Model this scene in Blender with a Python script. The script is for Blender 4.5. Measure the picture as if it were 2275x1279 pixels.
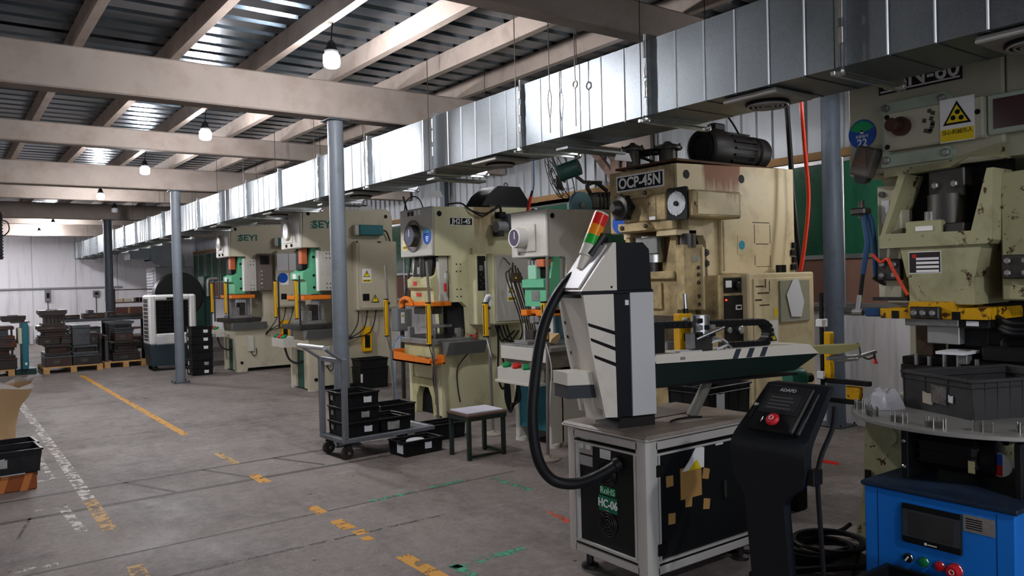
import bpy, math, random
from mathutils import Matrix, Vector
for _o in list(bpy.data.objects): bpy.data.objects.remove(_o)
SC = bpy.context.scene
COL = SC.collection
PI = math.pi
rnd = random.Random(7)

# ------------------------------------------------------------------ camera
cam_d = bpy.data.cameras.new('camera'); cam = bpy.data.objects.new('camera', cam_d); COL.objects.link(cam)
cam_d.sensor_fit = 'HORIZONTAL'; cam_d.sensor_width = 36.0
cam_d.lens = 36.0 * 1750.0 / 2275.0
cam_d.clip_start = 0.05; cam_d.clip_end = 200
_f = Vector((0.58952, 0.80768, -0.01137)).normalized(); _r = Vector((0.80732, -0.58960, -0.02457)); _r = (_r - _f * _r.dot(_f)).normalized(); _u = _r.cross(_f)
cam.matrix_world = Matrix(((_r.x, _u.x, -_f.x, 0), (_r.y, _u.y, -_f.y, 0), (_r.z, _u.z, -_f.z, 1.5), (0, 0, 0, 1)))
SC.camera = cam
# ------------------------------------------------------------------ world, exposure
w = bpy.data.worlds.new('world'); SC.world = w; w.use_nodes = True
w.node_tree.nodes['Background'].inputs[0].default_value = (0.55, 0.6, 0.68, 1)
w.node_tree.nodes['Background'].inputs[1].default_value = 3.0
SC.view_settings.view_transform = 'Standard'; SC.view_settings.look = 'None'
SC.view_settings.gamma = 1.0; SC.view_settings.use_curve_mapping = False
SC.view_settings.exposure = 0.18
LAMP_POWER = 900.0       # emission strength of the pendant bulbs
SC.cycles.max_bounces = 8; SC.cycles.diffuse_bounces = 4; SC.cycles.glossy_bounces = 3
SC.cycles.sample_clamp_indirect = 4.0

# daylight reaches in through a gate opening added behind the viewer: a portal guides the sampling of the sky there
pl_d = bpy.data.lights.new('gate_portal', 'AREA'); pl_d.shape = 'RECTANGLE'; pl_d.size = 8.8; pl_d.size_y = 3.2; pl_d.cycles.is_portal = True
pl_o = bpy.data.objects.new('gate_portal', pl_d); COL.objects.link(pl_o); pl_o.location = (-.8, -5.1, 1.6); pl_o.rotation_euler = (PI / 2, 0, 0)
# ------------------------------------------------------------------ materials
def lin(c):
    if isinstance(c, str): c = tuple(int(c[i:i + 2], 16) / 255 for i in (0, 2, 4))
    return tuple(x / 12.92 if x <= .04045 else ((x + .055) / 1.055) ** 2.4 for x in c) + (1,)
MATS = {}
def mat(name, col, rough=.5, metal=0., var=.12, scale=5., dirt=0., dirtcol='2a2119', stretch=(1, 1, 1), bump=0., rust=0., rustcol='5a2c10', rscale=9., spec=.22):
    """painted or bare surface: tone variation, grime and rust flecks, fine relief"""
    if name in MATS: return MATS[name]
    m = bpy.data.materials.new(name); m.use_nodes = True; nt = m.node_tree; N = nt.nodes; L = nt.links
    b = N['Principled BSDF']; b.inputs['Metallic'].default_value = metal; b.inputs['Roughness'].default_value = rough
    b.inputs['Specular IOR Level'].default_value = spec
    tc = N.new('ShaderNodeTexCoord'); mp = N.new('ShaderNodeMapping'); mp.inputs['Scale'].default_value = stretch
    L.new(tc.outputs['Object'], mp.inputs[0]); vec = mp.outputs[0]
    def noise(s, d=4., r=.55):
        n = N.new('ShaderNodeTexNoise'); n.inputs['Scale'].default_value = s; n.inputs['Detail'].default_value = d; n.inputs['Roughness'].default_value = r
        L.new(vec, n.inputs['Vector']); return n.outputs['Fac']
    def rampf(src, a, c):
        r = N.new('ShaderNodeMapRange'); r.inputs[1].default_value = a; r.inputs[2].default_value = c; L.new(src, r.inputs[0]); return r.outputs[0]
    def mix(f, a, c, mode='MIX'):
        x = N.new('ShaderNodeMix'); x.data_type = 'RGBA'; x.blend_type = mode
        for s, v in ((x.inputs[0], f), (x.inputs[6], a), (x.inputs[7], c)):
            if isinstance(v, (int, float)): s.default_value = v
            elif isinstance(v, tuple): s.default_value = v
            else: L.new(v, s)
        return x.outputs[2]
    c = lin(col); out = c; n1 = noise(scale)
    if var: out = mix(n1, tuple(x * (1 - var) for x in c[:3]) + (1,), tuple(min(1, x * (1 + var)) for x in c[:3]) + (1,))
    if dirt:
        f = rampf(noise(scale * .7 + 1.3, 6, .65), .62 - dirt * .35, .85 - dirt * .2)
        mm = N.new('ShaderNodeMath'); mm.operation = 'MULTIPLY'; mm.inputs[1].default_value = min(.85, .35 + dirt); L.new(f, mm.inputs[0])
        out = mix(mm.outputs[0], out, lin(dirtcol))
    if rust:
        out = mix(rampf(noise(rscale, 7, .7), .70 - rust * .22, .74 - rust * .2), out, lin(rustcol))
    if out is not c: L.new(out, b.inputs['Base Color'])
    else: b.inputs['Base Color'].default_value = c
    rr = N.new('ShaderNodeMapRange'); rr.inputs[3].default_value = max(.03, rough - .1); rr.inputs[4].default_value = min(1, rough + .1); L.new(n1, rr.inputs[0]); L.new(rr.outputs[0], b.inputs['Roughness'])
    if bump:
        bp = N.new('ShaderNodeBump'); bp.inputs['Strength'].default_value = bump; bp.inputs['Distance'].default_value = .01
        L.new(noise(scale * 6, 5, .6), bp.inputs['Height']); L.new(bp.outputs[0], b.inputs['Normal'])
    MATS[name] = m; m['b'] = 0
    return m
def emit(name, col, s):
    m = bpy.data.materials.new(name); m.use_nodes = True; nt = m.node_tree
    b = nt.nodes['Principled BSDF']; b.inputs['Base Color'].default_value = lin(col); b.inputs['Emission Color'].default_value = lin(col); b.inputs['Emission Strength'].default_value = s
    return m

# ------------------------------------------------------------------ mesh builder
def frame(face, o):
    """matrix taking (u across, v up, n outwards) on a face at world point o to world; f faces -X, s faces -Y, t faces +Z"""
    o = Vector(o)
    ax = {'f': ((0, -1, 0), (0, 0, 1), (-1, 0, 0)), 's': ((1, 0, 0), (0, 0, 1), (0, -1, 0)), 't': ((1, 0, 0), (0, 1, 0), (0, 0, 1)), 'b': ((0, 1, 0), (0, 0, 1), (1, 0, 0))}[face]
    return Matrix(((ax[0][0], ax[1][0], ax[2][0], o.x), (ax[0][1], ax[1][1], ax[2][1], o.y), (ax[0][2], ax[1][2], ax[2][2], o.z), (0, 0, 0, 1)))
INV = {}
class MB:
    def __init__(s, T=None): s.v = []; s.f = []; s.T = T
    def add(s, vs, fs):
        k = len(s.v)
        s.v += [tuple(s.T @ Vector(p)) for p in vs] if s.T is not None else [tuple(p) for p in vs]
        s.f += [tuple(i + k for i in f) for f in fs]; return s
    def box(s, x0, y0, z0, x1, y1, z1, c=0.):
        x0, x1 = min(x0, x1), max(x0, x1); y0, y1 = min(y0, y1), max(y0, y1); z0, z1 = min(z0, z1), max(z0, z1)
        c = min(c, .49 * (x1 - x0), .49 * (y1 - y0), .49 * (z1 - z0))
        if c <= 0:
            vs = [(x, y, z) for x in (x0, x1) for y in (y0, y1) for z in (z0, z1)]
            return s.add(vs, [(0, 1, 3, 2), (4, 6, 7, 5), (0, 4, 5, 1), (2, 3, 7, 6), (0, 2, 6, 4), (1, 5, 7, 3)])
        X = ((x0, x0 + c), (x1, x1 - c)); Y = ((y0, y0 + c), (y1, y1 - c)); Z = ((z0, z0 + c), (z1, z1 - c))
        vs = []; idx = {}
        for i in (0, 1):
            for j in (0, 1):
                for k in (0, 1):
                    for a in range(3):
                        idx[i, j, k, a] = len(vs); vs.append((X[i][0 if a == 0 else 1], Y[j][0 if a == 1 else 1], Z[k][0 if a == 2 else 1]))
        fs = []
        sq = ((0, 0), (1, 0), (1, 1), (0, 1))
        for t in (0, 1):
            fs.append([idx[t, p, q, 0] for p, q in sq]); fs.append([idx[p, t, q, 1] for p, q in sq]); fs.append([idx[p, q, t, 2] for p, q in sq])
        for p in (0, 1):
            for q in (0, 1):
                fs.append([idx[p, q, 0, 0], idx[p, q, 1, 0], idx[p, q, 1, 1], idx[p, q, 0, 1]])
                fs.append([idx[p, 0, q, 0], idx[p, 1, q, 0], idx[p, 1, q, 2], idx[p, 0, q, 2]])
                fs.append([idx[0, p, q, 1], idx[1, p, q, 1], idx[1, p, q, 2], idx[0, p, q, 2]])
                for r in (0, 1): fs.append([idx[p, q, r, 0], idx[p, q, r, 1], idx[p, q, r, 2]])
        return s.add(vs, fs)
    def prism(s, poly, axis, a, b):
        """polygon in the other two axes, extruded along axis from a to b; axis y: poly is (x, z)"""
        n = len(poly)
        def P(p, t): return {'y': (p[0], t, p[1]), 'x': (t, p[0], p[1]), 'z': (p[0], p[1], t)}[axis]
        vs = [P(p, a) for p in poly] + [P(p, b) for p in poly]
        return s.add(vs, [tuple(range(n)), tuple(range(2 * n - 1, n - 1, -1))] + [(i, (i + 1) % n, n + (i + 1) % n, n + i) for i in range(n)])
    def cyl(s, p0, p1, r0, r1=None, n=16, cap=True):
        r1 = r0 if r1 is None else r1
        p0 = Vector(p0); p1 = Vector(p1); d = (p1 - p0).normalized(); a = Vector((0, 0, 1)) if abs(d.z) < .9 else Vector((1, 0, 0))
        u = d.cross(a).normalized(); v = d.cross(u)
        cs = [(math.cos(2 * PI * i / n), math.sin(2 * PI * i / n)) for i in range(n)]
        vs = [p0 + (u * c + v * t) * r0 for c, t in cs] + [p1 + (u * c + v * t) * r1 for c, t in cs]
        fs = [(i, (i + 1) % n, n + (i + 1) % n, n + i) for i in range(n)]
        if cap: fs += [tuple(range(n)), tuple(range(n, 2 * n))]
        return s.add([tuple(x) for x in vs], fs)
    def lathe(s, p0, d, prof, n=20):
        """profile of (distance along d, radius) points swept about the axis through p0"""
        p0 = Vector(p0); d = Vector(d).normalized(); a = Vector((0, 0, 1)) if abs(d.z) < .9 else Vector((1, 0, 0))
        u = d.cross(a).normalized(); v = d.cross(u); vs = []; fs = []; m = len(prof)
        for h, r in prof:
            for i in range(n):
                t = 2 * PI * i / n; vs.append(tuple(p0 + d * h + (u * math.cos(t) + v * math.sin(t)) * max(r, 1e-4)))
        for j in range(m - 1):
            for i in range(n): fs.append((j * n + i, j * n + (i + 1) % n, (j + 1) * n + (i + 1) % n, (j + 1) * n + i))
        fs += [tuple(range(n)), tuple(range((m - 1) * n, m * n))]
        return s.add(vs, fs)
    def tube(s, pts, r, n=8, smooth=0):
        pts = [Vector(p) for p in pts]
        if smooth:
            q = []
            for i in range(len(pts) - 1):
                a = pts[max(i - 1, 0)]; b = pts[i]; c = pts[i + 1]; e = pts[min(i + 2, len(pts) - 1)]
                for k in range(smooth):
                    t = k / smooth; q.append(.5 * ((2 * b) + (c - a) * t + (2 * a - 5 * b + 4 * c - e) * t * t + (3 * b - a - 3 * c + e) * t ** 3))
            q.append(pts[-1]); pts = q
        vs = []; fs = []; up = None
        for i, p in enumerate(pts):
            d = (pts[min(i + 1, len(pts) - 1)] - pts[max(i - 1, 0)]).normalized()
            if up is None:
                a = Vector((0, 0, 1)) if abs(d.z) < .9 else Vector((1, 0, 0)); up = d.cross(a).normalized()
            up = (up - d * up.dot(d)).normalized(); v = d.cross(up)
            rr = r(i / (len(pts) - 1)) if callable(r) else r
            for k in range(n):
                t = 2 * PI * k / n; vs.append(tuple(p + (up * math.cos(t) + v * math.sin(t)) * rr))
        for i in range(len(pts) - 1):
            for k in range(n): fs.append((i * n + k, i * n + (k + 1) % n, (i + 1) * n + (k + 1) % n, (i + 1) * n + k))
        fs += [tuple(range(n)), tuple(range((len(pts) - 1) * n, len(pts) * n))]
        return s.add(vs, fs)
    def torus(s, c, d, R, r, n=28, m=8):
        d = Vector(d).normalized(); a = Vector((0, 0, 1)) if abs(d.z) < .9 else Vector((1, 0, 0)); u = d.cross(a).normalized(); v = d.cross(u); c = Vector(c)
        vs = []; fs = []
        for i in range(n):
            t = 2 * PI * i / n; e = u * math.cos(t) + v * math.sin(t)
            for k in range(m):
                q = 2 * PI * k / m; vs.append(tuple(c + e * (R + r * math.cos(q)) + d * r * math.sin(q)))
        for i in range(n):
            for k in range(m): fs.append((i * m + k, i * m + (k + 1) % m, ((i + 1) % n) * m + (k + 1) % m, ((i + 1) % n) * m + k))
        return s.add(vs, fs)
    def mesh(s, name, inv=None):
        me = bpy.data.meshes.new(name)
        vs = [tuple(inv @ Vector(p)) for p in s.v] if inv is not None else s.v
        me.from_pydata(vs, [], s.f); me.update()
        import bmesh
        bm = bmesh.new(); bm.from_mesh(me); bmesh.ops.recalc_face_normals(bm, faces=bm.faces); bm.to_mesh(me); bm.free()
        me.polygons.foreach_set('use_smooth', [True] * len(me.polygons)); me.set_sharp_from_angle(angle=math.radians(32))
        return me
    def build(s, name, m, parent=None, label=None, local=False):
        root = parent
        while root is not None and root.parent is not None: root = root.parent
        inv = INV.get(root.name) if root is not None and not local else None
        o = bpy.data.objects.new(name, s.mesh(name, inv)); COL.objects.link(o); o.data.materials.append(m)
        if parent is not None: o.parent = parent
        if label: o['label'] = label
        return o
def tag(o, label, cat, group=None):
    o['label'] = label; o['category'] = cat
    if group: o['group'] = group
    return o
def thing(name, label, cat, loc=(0, 0, 0), rz=0., group=None):
    o = bpy.data.objects.new(name, None); COL.objects.link(o); o.location = loc; o.rotation_euler = (0, 0, rz); o.empty_display_size = .1
    INV[o.name] = (Matrix.Translation(loc) @ Matrix.Rotation(rz, 4, 'Z')).inverted()
    return tag(o, label, cat, group)
def single(name, mb, m, label, cat, loc=(0, 0, 0), rz=0., group=None, local=False):
    """a thing that is one mesh, its origin at loc"""
    inv = None if local else (Matrix.Translation(loc) @ Matrix.Rotation(rz, 4, 'Z')).inverted()
    o = bpy.data.objects.new(name, mb.mesh(name, inv)); COL.objects.link(o); o.data.materials.append(m); o.location = loc; o.rotation_euler = (0, 0, rz)
    INV[o.name] = (Matrix.Translation(loc) @ Matrix.Rotation(rz, 4, 'Z')).inverted()
    return tag(o, label, cat, group)
def structure(name, mb, m):
    o = mb.build(name, m); o['kind'] = 'structure'; INV[o.name] = Matrix.Identity(4); return o
def copy_tree(o, loc, rz=None, label=None):
    r = o.copy(); COL.objects.link(r); r.location = loc
    if rz is not None: r.rotation_euler = (0, 0, rz)
    if label: r['label'] = label
    INV[r.name] = (Matrix.Translation(loc) @ Matrix.Rotation(r.rotation_euler.z, 4, 'Z')).inverted()
    for ch in list(o.children):
        c = ch.copy(); COL.objects.link(c); c.parent = r
        for g in list(ch.children):
            d = g.copy(); COL.objects.link(d); d.parent = c
    return r
def text(s, size, T, m, parent, name='lettering', depth=.0012, bold=0., align='CENTER', sx=1.):
    cu = bpy.data.curves.new(name, 'FONT'); cu.body = s; cu.size = size; cu.align_x = align; cu.align_y = 'CENTER'; cu.extrude = depth; cu.offset = bold; cu.resolution_u = 3
    o = bpy.data.objects.new(name, cu); COL.objects.link(o)
    me = bpy.data.meshes.new_from_object(o); bpy.data.objects.remove(o); bpy.data.curves.remove(cu)
    root = parent
    while root.parent is not None: root = root.parent
    me.transform(INV[root.name] @ T @ Matrix.Scale(sx, 4, (1, 0, 0))); me.name = name
    q = bpy.data.objects.new(name, me); COL.objects.link(q); me.materials.append(m); q.parent = parent
    return q
# ------------------------------------------------------------------ material palette
def concrete():
    m = bpy.data.materials.new('concrete_floor'); m.use_nodes = True; nt = m.node_tree; N = nt.nodes; L = nt.links; b = N['Principled BSDF']
    tc = N.new('ShaderNodeTexCoord')
    def noise(s, d, r, st=(1, 1, 1)):
        mp = N.new('ShaderNodeMapping'); mp.inputs['Scale'].default_value = st; L.new(tc.outputs['Object'], mp.inputs[0])
        n = N.new('ShaderNodeTexNoise'); n.inputs['Scale'].default_value = s; n.inputs['Detail'].default_value = d; n.inputs['Roughness'].default_value = r; L.new(mp.outputs[0], n.inputs['Vector']); return n.outputs['Fac']
    def mr(x, a, c, lo=0., hi=1.):
        r = N.new('ShaderNodeMapRange'); r.inputs[1].default_value = a; r.inputs[2].default_value = c; r.inputs[3].default_value = lo; r.inputs[4].default_value = hi; L.new(x, r.inputs[0]); return r.outputs[0]
    def mix(f, a, c):
        x = N.new('ShaderNodeMix'); x.data_type = 'RGBA'; L.new(f, x.inputs[0])
        for s, v in ((x.inputs[6], a), (x.inputs[7], c)):
            if isinstance(v, tuple): s.default_value = v
            else: L.new(v, s)
        return x.outputs[2]
    base = mix(mr(noise(.55, 6, .6), .3, .7), lin('655c57'), lin('857a74'))
    base = mix(mr(noise(1.7, 7, .65, (1, .45, 1)), .56, .8), base, lin('4b423e'))
    base = mix(mr(noise(.33, 5, .6), .58, .75), base, lin('5d5748'))
    base = mix(mr(noise(2.6, 8, .7, (.5, 1.6, 1)), .57, .78), base, lin('9a9291'))
    base = mix(mr(noise(.9, 9, .75, (1.3, .6, 1)), .5, .68), base, lin('463d38'))
    base = mix(mr(noise(9., 10, .8), .45, .75), base, lin('8a8380'))
    base = mix(mr(noise(26., 8, .8), .5, .8), base, lin('4a4340'))
    sp = N.new('ShaderNodeTexVoronoi'); sp.inputs['Scale'].default_value = 70; L.new(tc.outputs['Object'], sp.inputs['Vector'])
    mm = N.new('ShaderNodeMath'); mm.operation = 'MULTIPLY'; L.new(mr(sp.outputs['Distance'], .25, .1), mm.inputs[0]); L.new(mr(noise(.8, 4, .6), .48, .62, 0, .55), mm.inputs[1])
    base = mix(mm.outputs[0], base, lin('b5aeac'))
    sp2 = N.new('ShaderNodeTexVoronoi'); sp2.inputs['Scale'].default_value = 3.1; L.new(tc.outputs['Object'], sp2.inputs['Vector'])
    base = mix(mr(sp2.outputs['Distance'], .045, .03), base, lin('332e2b'))
    L.new(base, b.inputs['Base Color']); L.new(mr(noise(1.3, 6, .6), .3, .7, .58, .85), b.inputs['Roughness'])
    bp = N.new('ShaderNodeBump'); bp.inputs['Strength'].default_value = .4; bp.inputs['Distance'].default_value = .004; L.new(noise(38, 6, .7), bp.inputs['Height']); L.new(bp.outputs[0], b.inputs['Normal'])
    return m
def worn_paint(name, col, keep):
    """road paint rubbed away in patches"""
    m = bpy.data.materials.new(name); m.use_nodes = True; nt = m.node_tree; N = nt.nodes; L = nt.links; b = N['Principled BSDF']
    tc = N.new('ShaderNodeTexCoord'); n = N.new('ShaderNodeTexNoise'); n.inputs['Scale'].default_value = 14; n.inputs['Detail'].default_value = 7; n.inputs['Roughness'].default_value = .68; L.new(tc.outputs['Object'], n.inputs['Vector'])
    r = N.new('ShaderNodeMapRange'); r.inputs[1].default_value = .62 - keep * .35; r.inputs[2].default_value = .68 - keep * .35; L.new(n.outputs['Fac'], r.inputs[0]); L.new(r.outputs[0], b.inputs['Alpha'])
    b.inputs['Base Color'].default_value = lin(col); b.inputs['Roughness'].default_value = .7
    return m
def galvanised(name, col, rough, scale=22., metal=1.):
    """zinc sheet with spangle"""
    m = bpy.data.materials.new(name); m.use_nodes = True; nt = m.node_tree; N = nt.nodes; L = nt.links; b = N['Principled BSDF']; b.inputs['Metallic'].default_value = metal
    tc = N.new('ShaderNodeTexCoord'); v = N.new('ShaderNodeTexVoronoi'); v.inputs['Scale'].default_value = scale; L.new(tc.outputs['Object'], v.inputs['Vector'])
    n = N.new('ShaderNodeTexNoise'); n.inputs['Scale'].default_value = 3; n.inputs['Detail'].default_value = 6; L.new(tc.outputs['Object'], n.inputs['Vector'])
    a = N.new('ShaderNodeMath'); a.operation = 'ADD'; L.new(n.outputs['Fac'], a.inputs[0])
    s = N.new('ShaderNodeSeparateColor'); L.new(v.outputs['Color'], s.inputs[0]); k = N.new('ShaderNodeMath'); k.operation = 'MULTIPLY'; k.inputs[1].default_value = .22; L.new(s.outputs[0], k.inputs[0]); L.new(k.outputs[0], a.inputs[1])
    x = N.new('ShaderNodeMix'); x.data_type = 'RGBA'; c = lin(col); x.inputs[6].default_value = tuple(q * .84 for q in c[:3]) + (1,); x.inputs[7].default_value = tuple(min(1, q * 1.15) for q in c[:3]) + (1,)
    h = N.new('ShaderNodeMapRange'); h.inputs[1].default_value = .35; h.inputs[2].default_value = .9; L.new(a.outputs[0], h.inputs[0]); L.new(h.outputs[0], x.inputs[0]); L.new(x.outputs[2], b.inputs['Base Color'])
    r = N.new('ShaderNodeMapRange'); r.inputs[1].default_value = .3; r.inputs[2].default_value = 1.0; r.inputs[3].default_value = rough - .015; r.inputs[4].default_value = rough + .06; L.new(a.outputs[0], r.inputs[0]); L.new(r.outputs[0], b.inputs['Roughness'])
    return m
def stained(name, col, stain, x0, x1, z0, z1, strength=1., **k):
    """paint with runs of rust from a band (object coordinates x0..x1) trickling down from z1 to z0"""
    m = mat(name, col, **k); nt = m.node_tree; N = nt.nodes; L = nt.links; b = N['Principled BSDF']
    src = b.inputs['Base Color'].links[0].from_socket
    tc = N.new('ShaderNodeTexCoord'); sp = N.new('ShaderNodeSeparateXYZ'); L.new(tc.outputs['Object'], sp.inputs[0])
    mp = N.new('ShaderNodeMapping'); mp.inputs['Scale'].default_value = (16, 16, 1.1); L.new(tc.outputs['Object'], mp.inputs[0])
    n = N.new('ShaderNodeTexNoise'); n.inputs['Scale'].default_value = 1.6; n.inputs['Detail'].default_value = 6; n.inputs['Roughness'].default_value = .65; L.new(mp.outputs[0], n.inputs['Vector'])
    def mr(s, a, c, lo, hi):
        r = N.new('ShaderNodeMapRange'); r.inputs[1].default_value = a; r.inputs[2].default_value = c; r.inputs[3].default_value = lo; r.inputs[4].default_value = hi; L.new(s, r.inputs[0]); return r.outputs[0]
    def mul(p, q):
        t = N.new('ShaderNodeMath'); t.operation = 'MULTIPLY'; L.new(p, t.inputs[0]); L.new(q, t.inputs[1]); return t.outputs[0]
    e = .1 * (x1 - x0) + .02
    f = mul(mul(mr(sp.outputs[0], x0, x0 + e, 0, 1), mr(sp.outputs[0], x1 - e, x1, 1, 0)), mr(sp.outputs[2], z0, z1, 0, 1))
    g = N.new('ShaderNodeMath'); g.operation = 'ADD'; L.new(f, g.inputs[0]); L.new(n.outputs['Fac'], g.inputs[1])
    f2 = mul(mr(g.outputs[0], .82, 1.28, 0, strength), mr(f, .02, .12, 0, 1))
    x = N.new('ShaderNodeMix'); x.data_type = 'RGBA'; L.new(f2, x.inputs[0]); L.new(src, x.inputs[6]); x.inputs[7].default_value = lin(stain); L.new(x.outputs[2], b.inputs['Base Color'])
    return m
FLOOR = concrete()
GALV = galvanised('galvanised_duct', '73797d', .42, 75.)
DECK = galvanised('galvanised_deck', '5f6d78', .22, 2.)
BEAM = mat('beam_paint', '938880', .7, 0, .16, 3.5, .4, '7d6d62', bump=.2)
PURLIN = mat('purlin_paint', 'a3968c', .65, 0, .14, 4, .35, '6e6058')
COLGREY = mat('column_grey', '6d747b', .42, 0, .12, 5, .3, '4a4f54')
COLDARK = mat('column_dark', '454c52', .45, 0, .12, 5, .3, '2a2e31')
WHITEWALL = mat('white_wall', 'e2e0e4', .8, 0, .05, 1.2, .3, 'a9a7ab', (3, 3, .25))
CLAD = mat('cladding', '94989b', .5, .3, .1, 2, .3, '73767a', (6, 6, .3))
ALU = mat('aluminium', 'b4b6b6', .38, .85, .08)
STEEL = mat('bare_steel', '8f8f8d', .38, .55, .2, 8, .25, '3c3833')
STEELD = mat('oily_steel', '4c4a47', .42, .8, .25, 9, .4, '1d1b19')
DIE = mat('die_iron', '332e2c', .5, .45, .3, 5, .45, '1b1715', rust=.35, rustcol='3d2417', rscale=4)
DIE2 = mat('die_iron_rusty', '40342f', .55, .35, .3, 5, .45, '1b1715', rust=.6, rustcol='54301d', rscale=4)
DIE3 = mat('die_iron_grey', '45484a', .45, .5, .25, 5, .4, '1e1e1e')
BLACK = mat('black_plastic', '141516', .42, 0, .15)
BLACKM = mat('black_matt', '0c0c0d', .65, 0, .1)
CRATE = mat('crate_plastic', '17181a', .38, 0, .2, 6, .2, '35322f')
CRATEG = mat('crate_grey', '3a3a3b', .45, 0, .15, 6, .35, '282625')
RUBBER = mat('rubber', '17181b', .45, 0, .1)
ORANGE = mat('orange_paint', 'd8741d', .45, 0, .12, 6, .3, '7a3c10')
YELLOW = mat('yellow_paint', 'dfa90f', .42, 0, .06)
YELLOWCHIP = mat('chipped_yellow', 'c99712', .5, 0, .15, 6, .2, '3a2a12', rust=.75, rustcol='43280f', rscale=16)
RED = mat('red_paint', 'b3251c', .4, 0, .08)
GREENB = mat('green_button', '0f7a45', .35, 0, .05)
BLUES = mat('sign_blue', '1d4fa8', .35, 0, .05)
WHITE = mat('white_label', 'e4e4e2', .55, 0, .04)
PAPER = mat('paper', 'd8d8dc', .8, 0, .05)
YSIGN = mat('sign_yellow', 'e3c81c', .45, 0, .04)
GREENP = mat('green_ram', '5fae86', .4, 0, .1, 5, .2, '3a6b52')
GREEND = mat('dark_green_paint', '1f4a3a', .42, 0, .15, 5, .3, '12251d')
TEAL = mat('teal_paint', '1f5f6b', .42, 0, .12, 5, .25, '143740')
WOOD = mat('pallet_wood', 'b08a5a', .75, 0, .2, 4, .3, '6d4f30', (1, 6, 6))
BROWN = mat('brown_board', '8c6a5c', .7, 0, .1, 2)
GLASSG = mat('green_glass', '235c43', .28, 0, .12, 1.5, spec=.35)
CREAM = mat('press_cream', 'b5ae98', .42, 0, .06, 2.5, .22, '7d7564')
CREAM3 = stained('press_cream_green', 'c4c19c', '7a5626', .48, .82, 1.55, 2.45, .75, rough=.42, var=.07, scale=2.5, dirt=.25, dirtcol='7a7456')
CREAM3D = mat('press_cream_base', 'b4b084', .45, 0, .08, 3, .5, '6e6244')
CREAM4 = mat('press_white', 'b9b6ac', .42, 0, .06, 2.5, .25, '7f7a6c')
CREAM5 = stained('press_beige_rust', 'd0c09a', '7a4500', .24, .76, 1.9, 2.3, 1., rough=.45, var=.08, scale=2.6, dirt=.32, dirtcol='7a6542')
CREAM5D = mat('press_beige_grimy', 'c0ab7e', .5, 0, .12, 5, .75, '41331d', rust=.25, rustcol='3a2712')
OLIVE = mat('press_olive', 'b2b099', .42, 0, .08, 2.6, .3, '716d52')
OLIVED = mat('press_olive_chipped', '9d9b78', .42, 0, .1, 4, .3, '5a5638', rust=.5, rustcol='3d2412', rscale=14)
ROBW = mat('robot_white', 'd8d2c6', .35, 0, .05, 3, .15, 'a59d8f')
ROBG = mat('robot_grey_white', 'c3c3c4', .35, 0, .05)
ROBB = mat('robot_black', '1a1d22', .35, 0, .1)
CABTOP = mat('cabinet_top', '8d837a', .38, 0, .18, 3, .5, '54463c')
BLUEP = mat('blue_paint', '1a74d2', .36, 0, .06, 3, .15, '0f3f74')
DARKGREEN = mat('boom_dark', '10201c', .4, 0, .15)
CARD = mat('cardboard', 'a9814b', .8, 0, .12)
SCREEN = mat('screen_glass', '3a3838', .12, 0, .1, 2)
MAROON = mat('maroon_glass', '3d1c20', .15, 0, .15)
PANELBLK = mat('panel_black', '1b1a1a', .4, 0, .15)
SILVER = mat('silver', 'c7c7c5', .25, .95, .1)
# ------------------------------------------------------------------ setting
X0, X1, Y0, Y1, ZC = -6.0, 7.2, -5.0, 28.5, 3.5
fl_o = structure('floor', MB().box(X0 - .2, Y0 - .2, -.12, X1 + .3, Y1 + .3, 0), FLOOR)
PAINTY = worn_paint('yellow_floor_paint', 'c98f2c', .62); PAINTY2 = worn_paint('faded_yellow_paint', 'b8935a', .5)
PAINTW = worn_paint('white_floor_paint', 'c4beb6', .42); PAINTG = worn_paint('green_floor_paint', '3f9a78', .42); PAINTR = worn_paint('red_floor_paint', 'c2502c', .4)
SEAM = worn_paint('dark_floor_seam', '4a4340', .75); SEAM2 = worn_paint('faint_floor_seam', '544d49', .45)
def strip(name, a, b, wd, m, z=.0012):
    a = Vector(a); b = Vector(b); d = (b - a).normalized(); n = Vector((-d.y, d.x)) * wd / 2
    q = [(a + n), (b + n), (b - n), (a - n)]
    o = MB().prism([(p.x, p.y) for p in q], 'z', .0002, z).build(name, m, fl_o); return o
for a, b, wd, m in [((2., 8.42), (2., 15.6), .075, PAINTY), ((.85, 7.9), (.86, 14.), .085, PAINTW), ((.838, 6.35), (.85, 7.9), .085, PAINTW), ((.83, 5.45), (.838, 6.33), .085, PAINTY2), ((.815, 4.42), (.825, 4.66), .085, PAINTY2), ((2.0, 6.75), (2.0, 7.32), .07, PAINTY2), ((1.985, 5.95), (1.985, 6.28), .085, PAINTY),
                    ((2.0, 4.9), (2.0, 5.1), .075, PAINTY), ((2., 4.48), (2., 4.7), .085, PAINTY), ((2.02, 4.33), (2.02, 4.42), .08, PAINTY), ((2., 4.2), (2., 4.28), .06, PAINTY), ((2.03, 2.2), (2.02, 3.85), .085, PAINTY)]:
    strip('yellow_marking' if m is not PAINTW else 'white_marking', a, b, wd, m)
for a, b, wd in [((2.36, 4.945), (2.72, 4.957), .05), ((2.85, 4.975), (3.2, 5.0), .045), ((2.12, 3.52), (2.6, 3.505), .06), ((2.16, 3.54), (2.15, 3.1), .06), ((3.35, 4.9), (3.37, 4.45), .05)]: strip('green_marking', a, b, wd, PAINTG, .0016)
for a, b, wd in [((.70, 8.3), (.70, 7.15), .045), ((.56, 7.22), (.71, 7.19), .04), ((.5, 6.26), (.67, 6.245), .03), ((.66, 6.25), (.69, 5.5), .06), ((.3, 4.98), (.5, 4.96), .05)]: strip('white_marking', a, b, wd, PAINTW, .0016)
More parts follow.
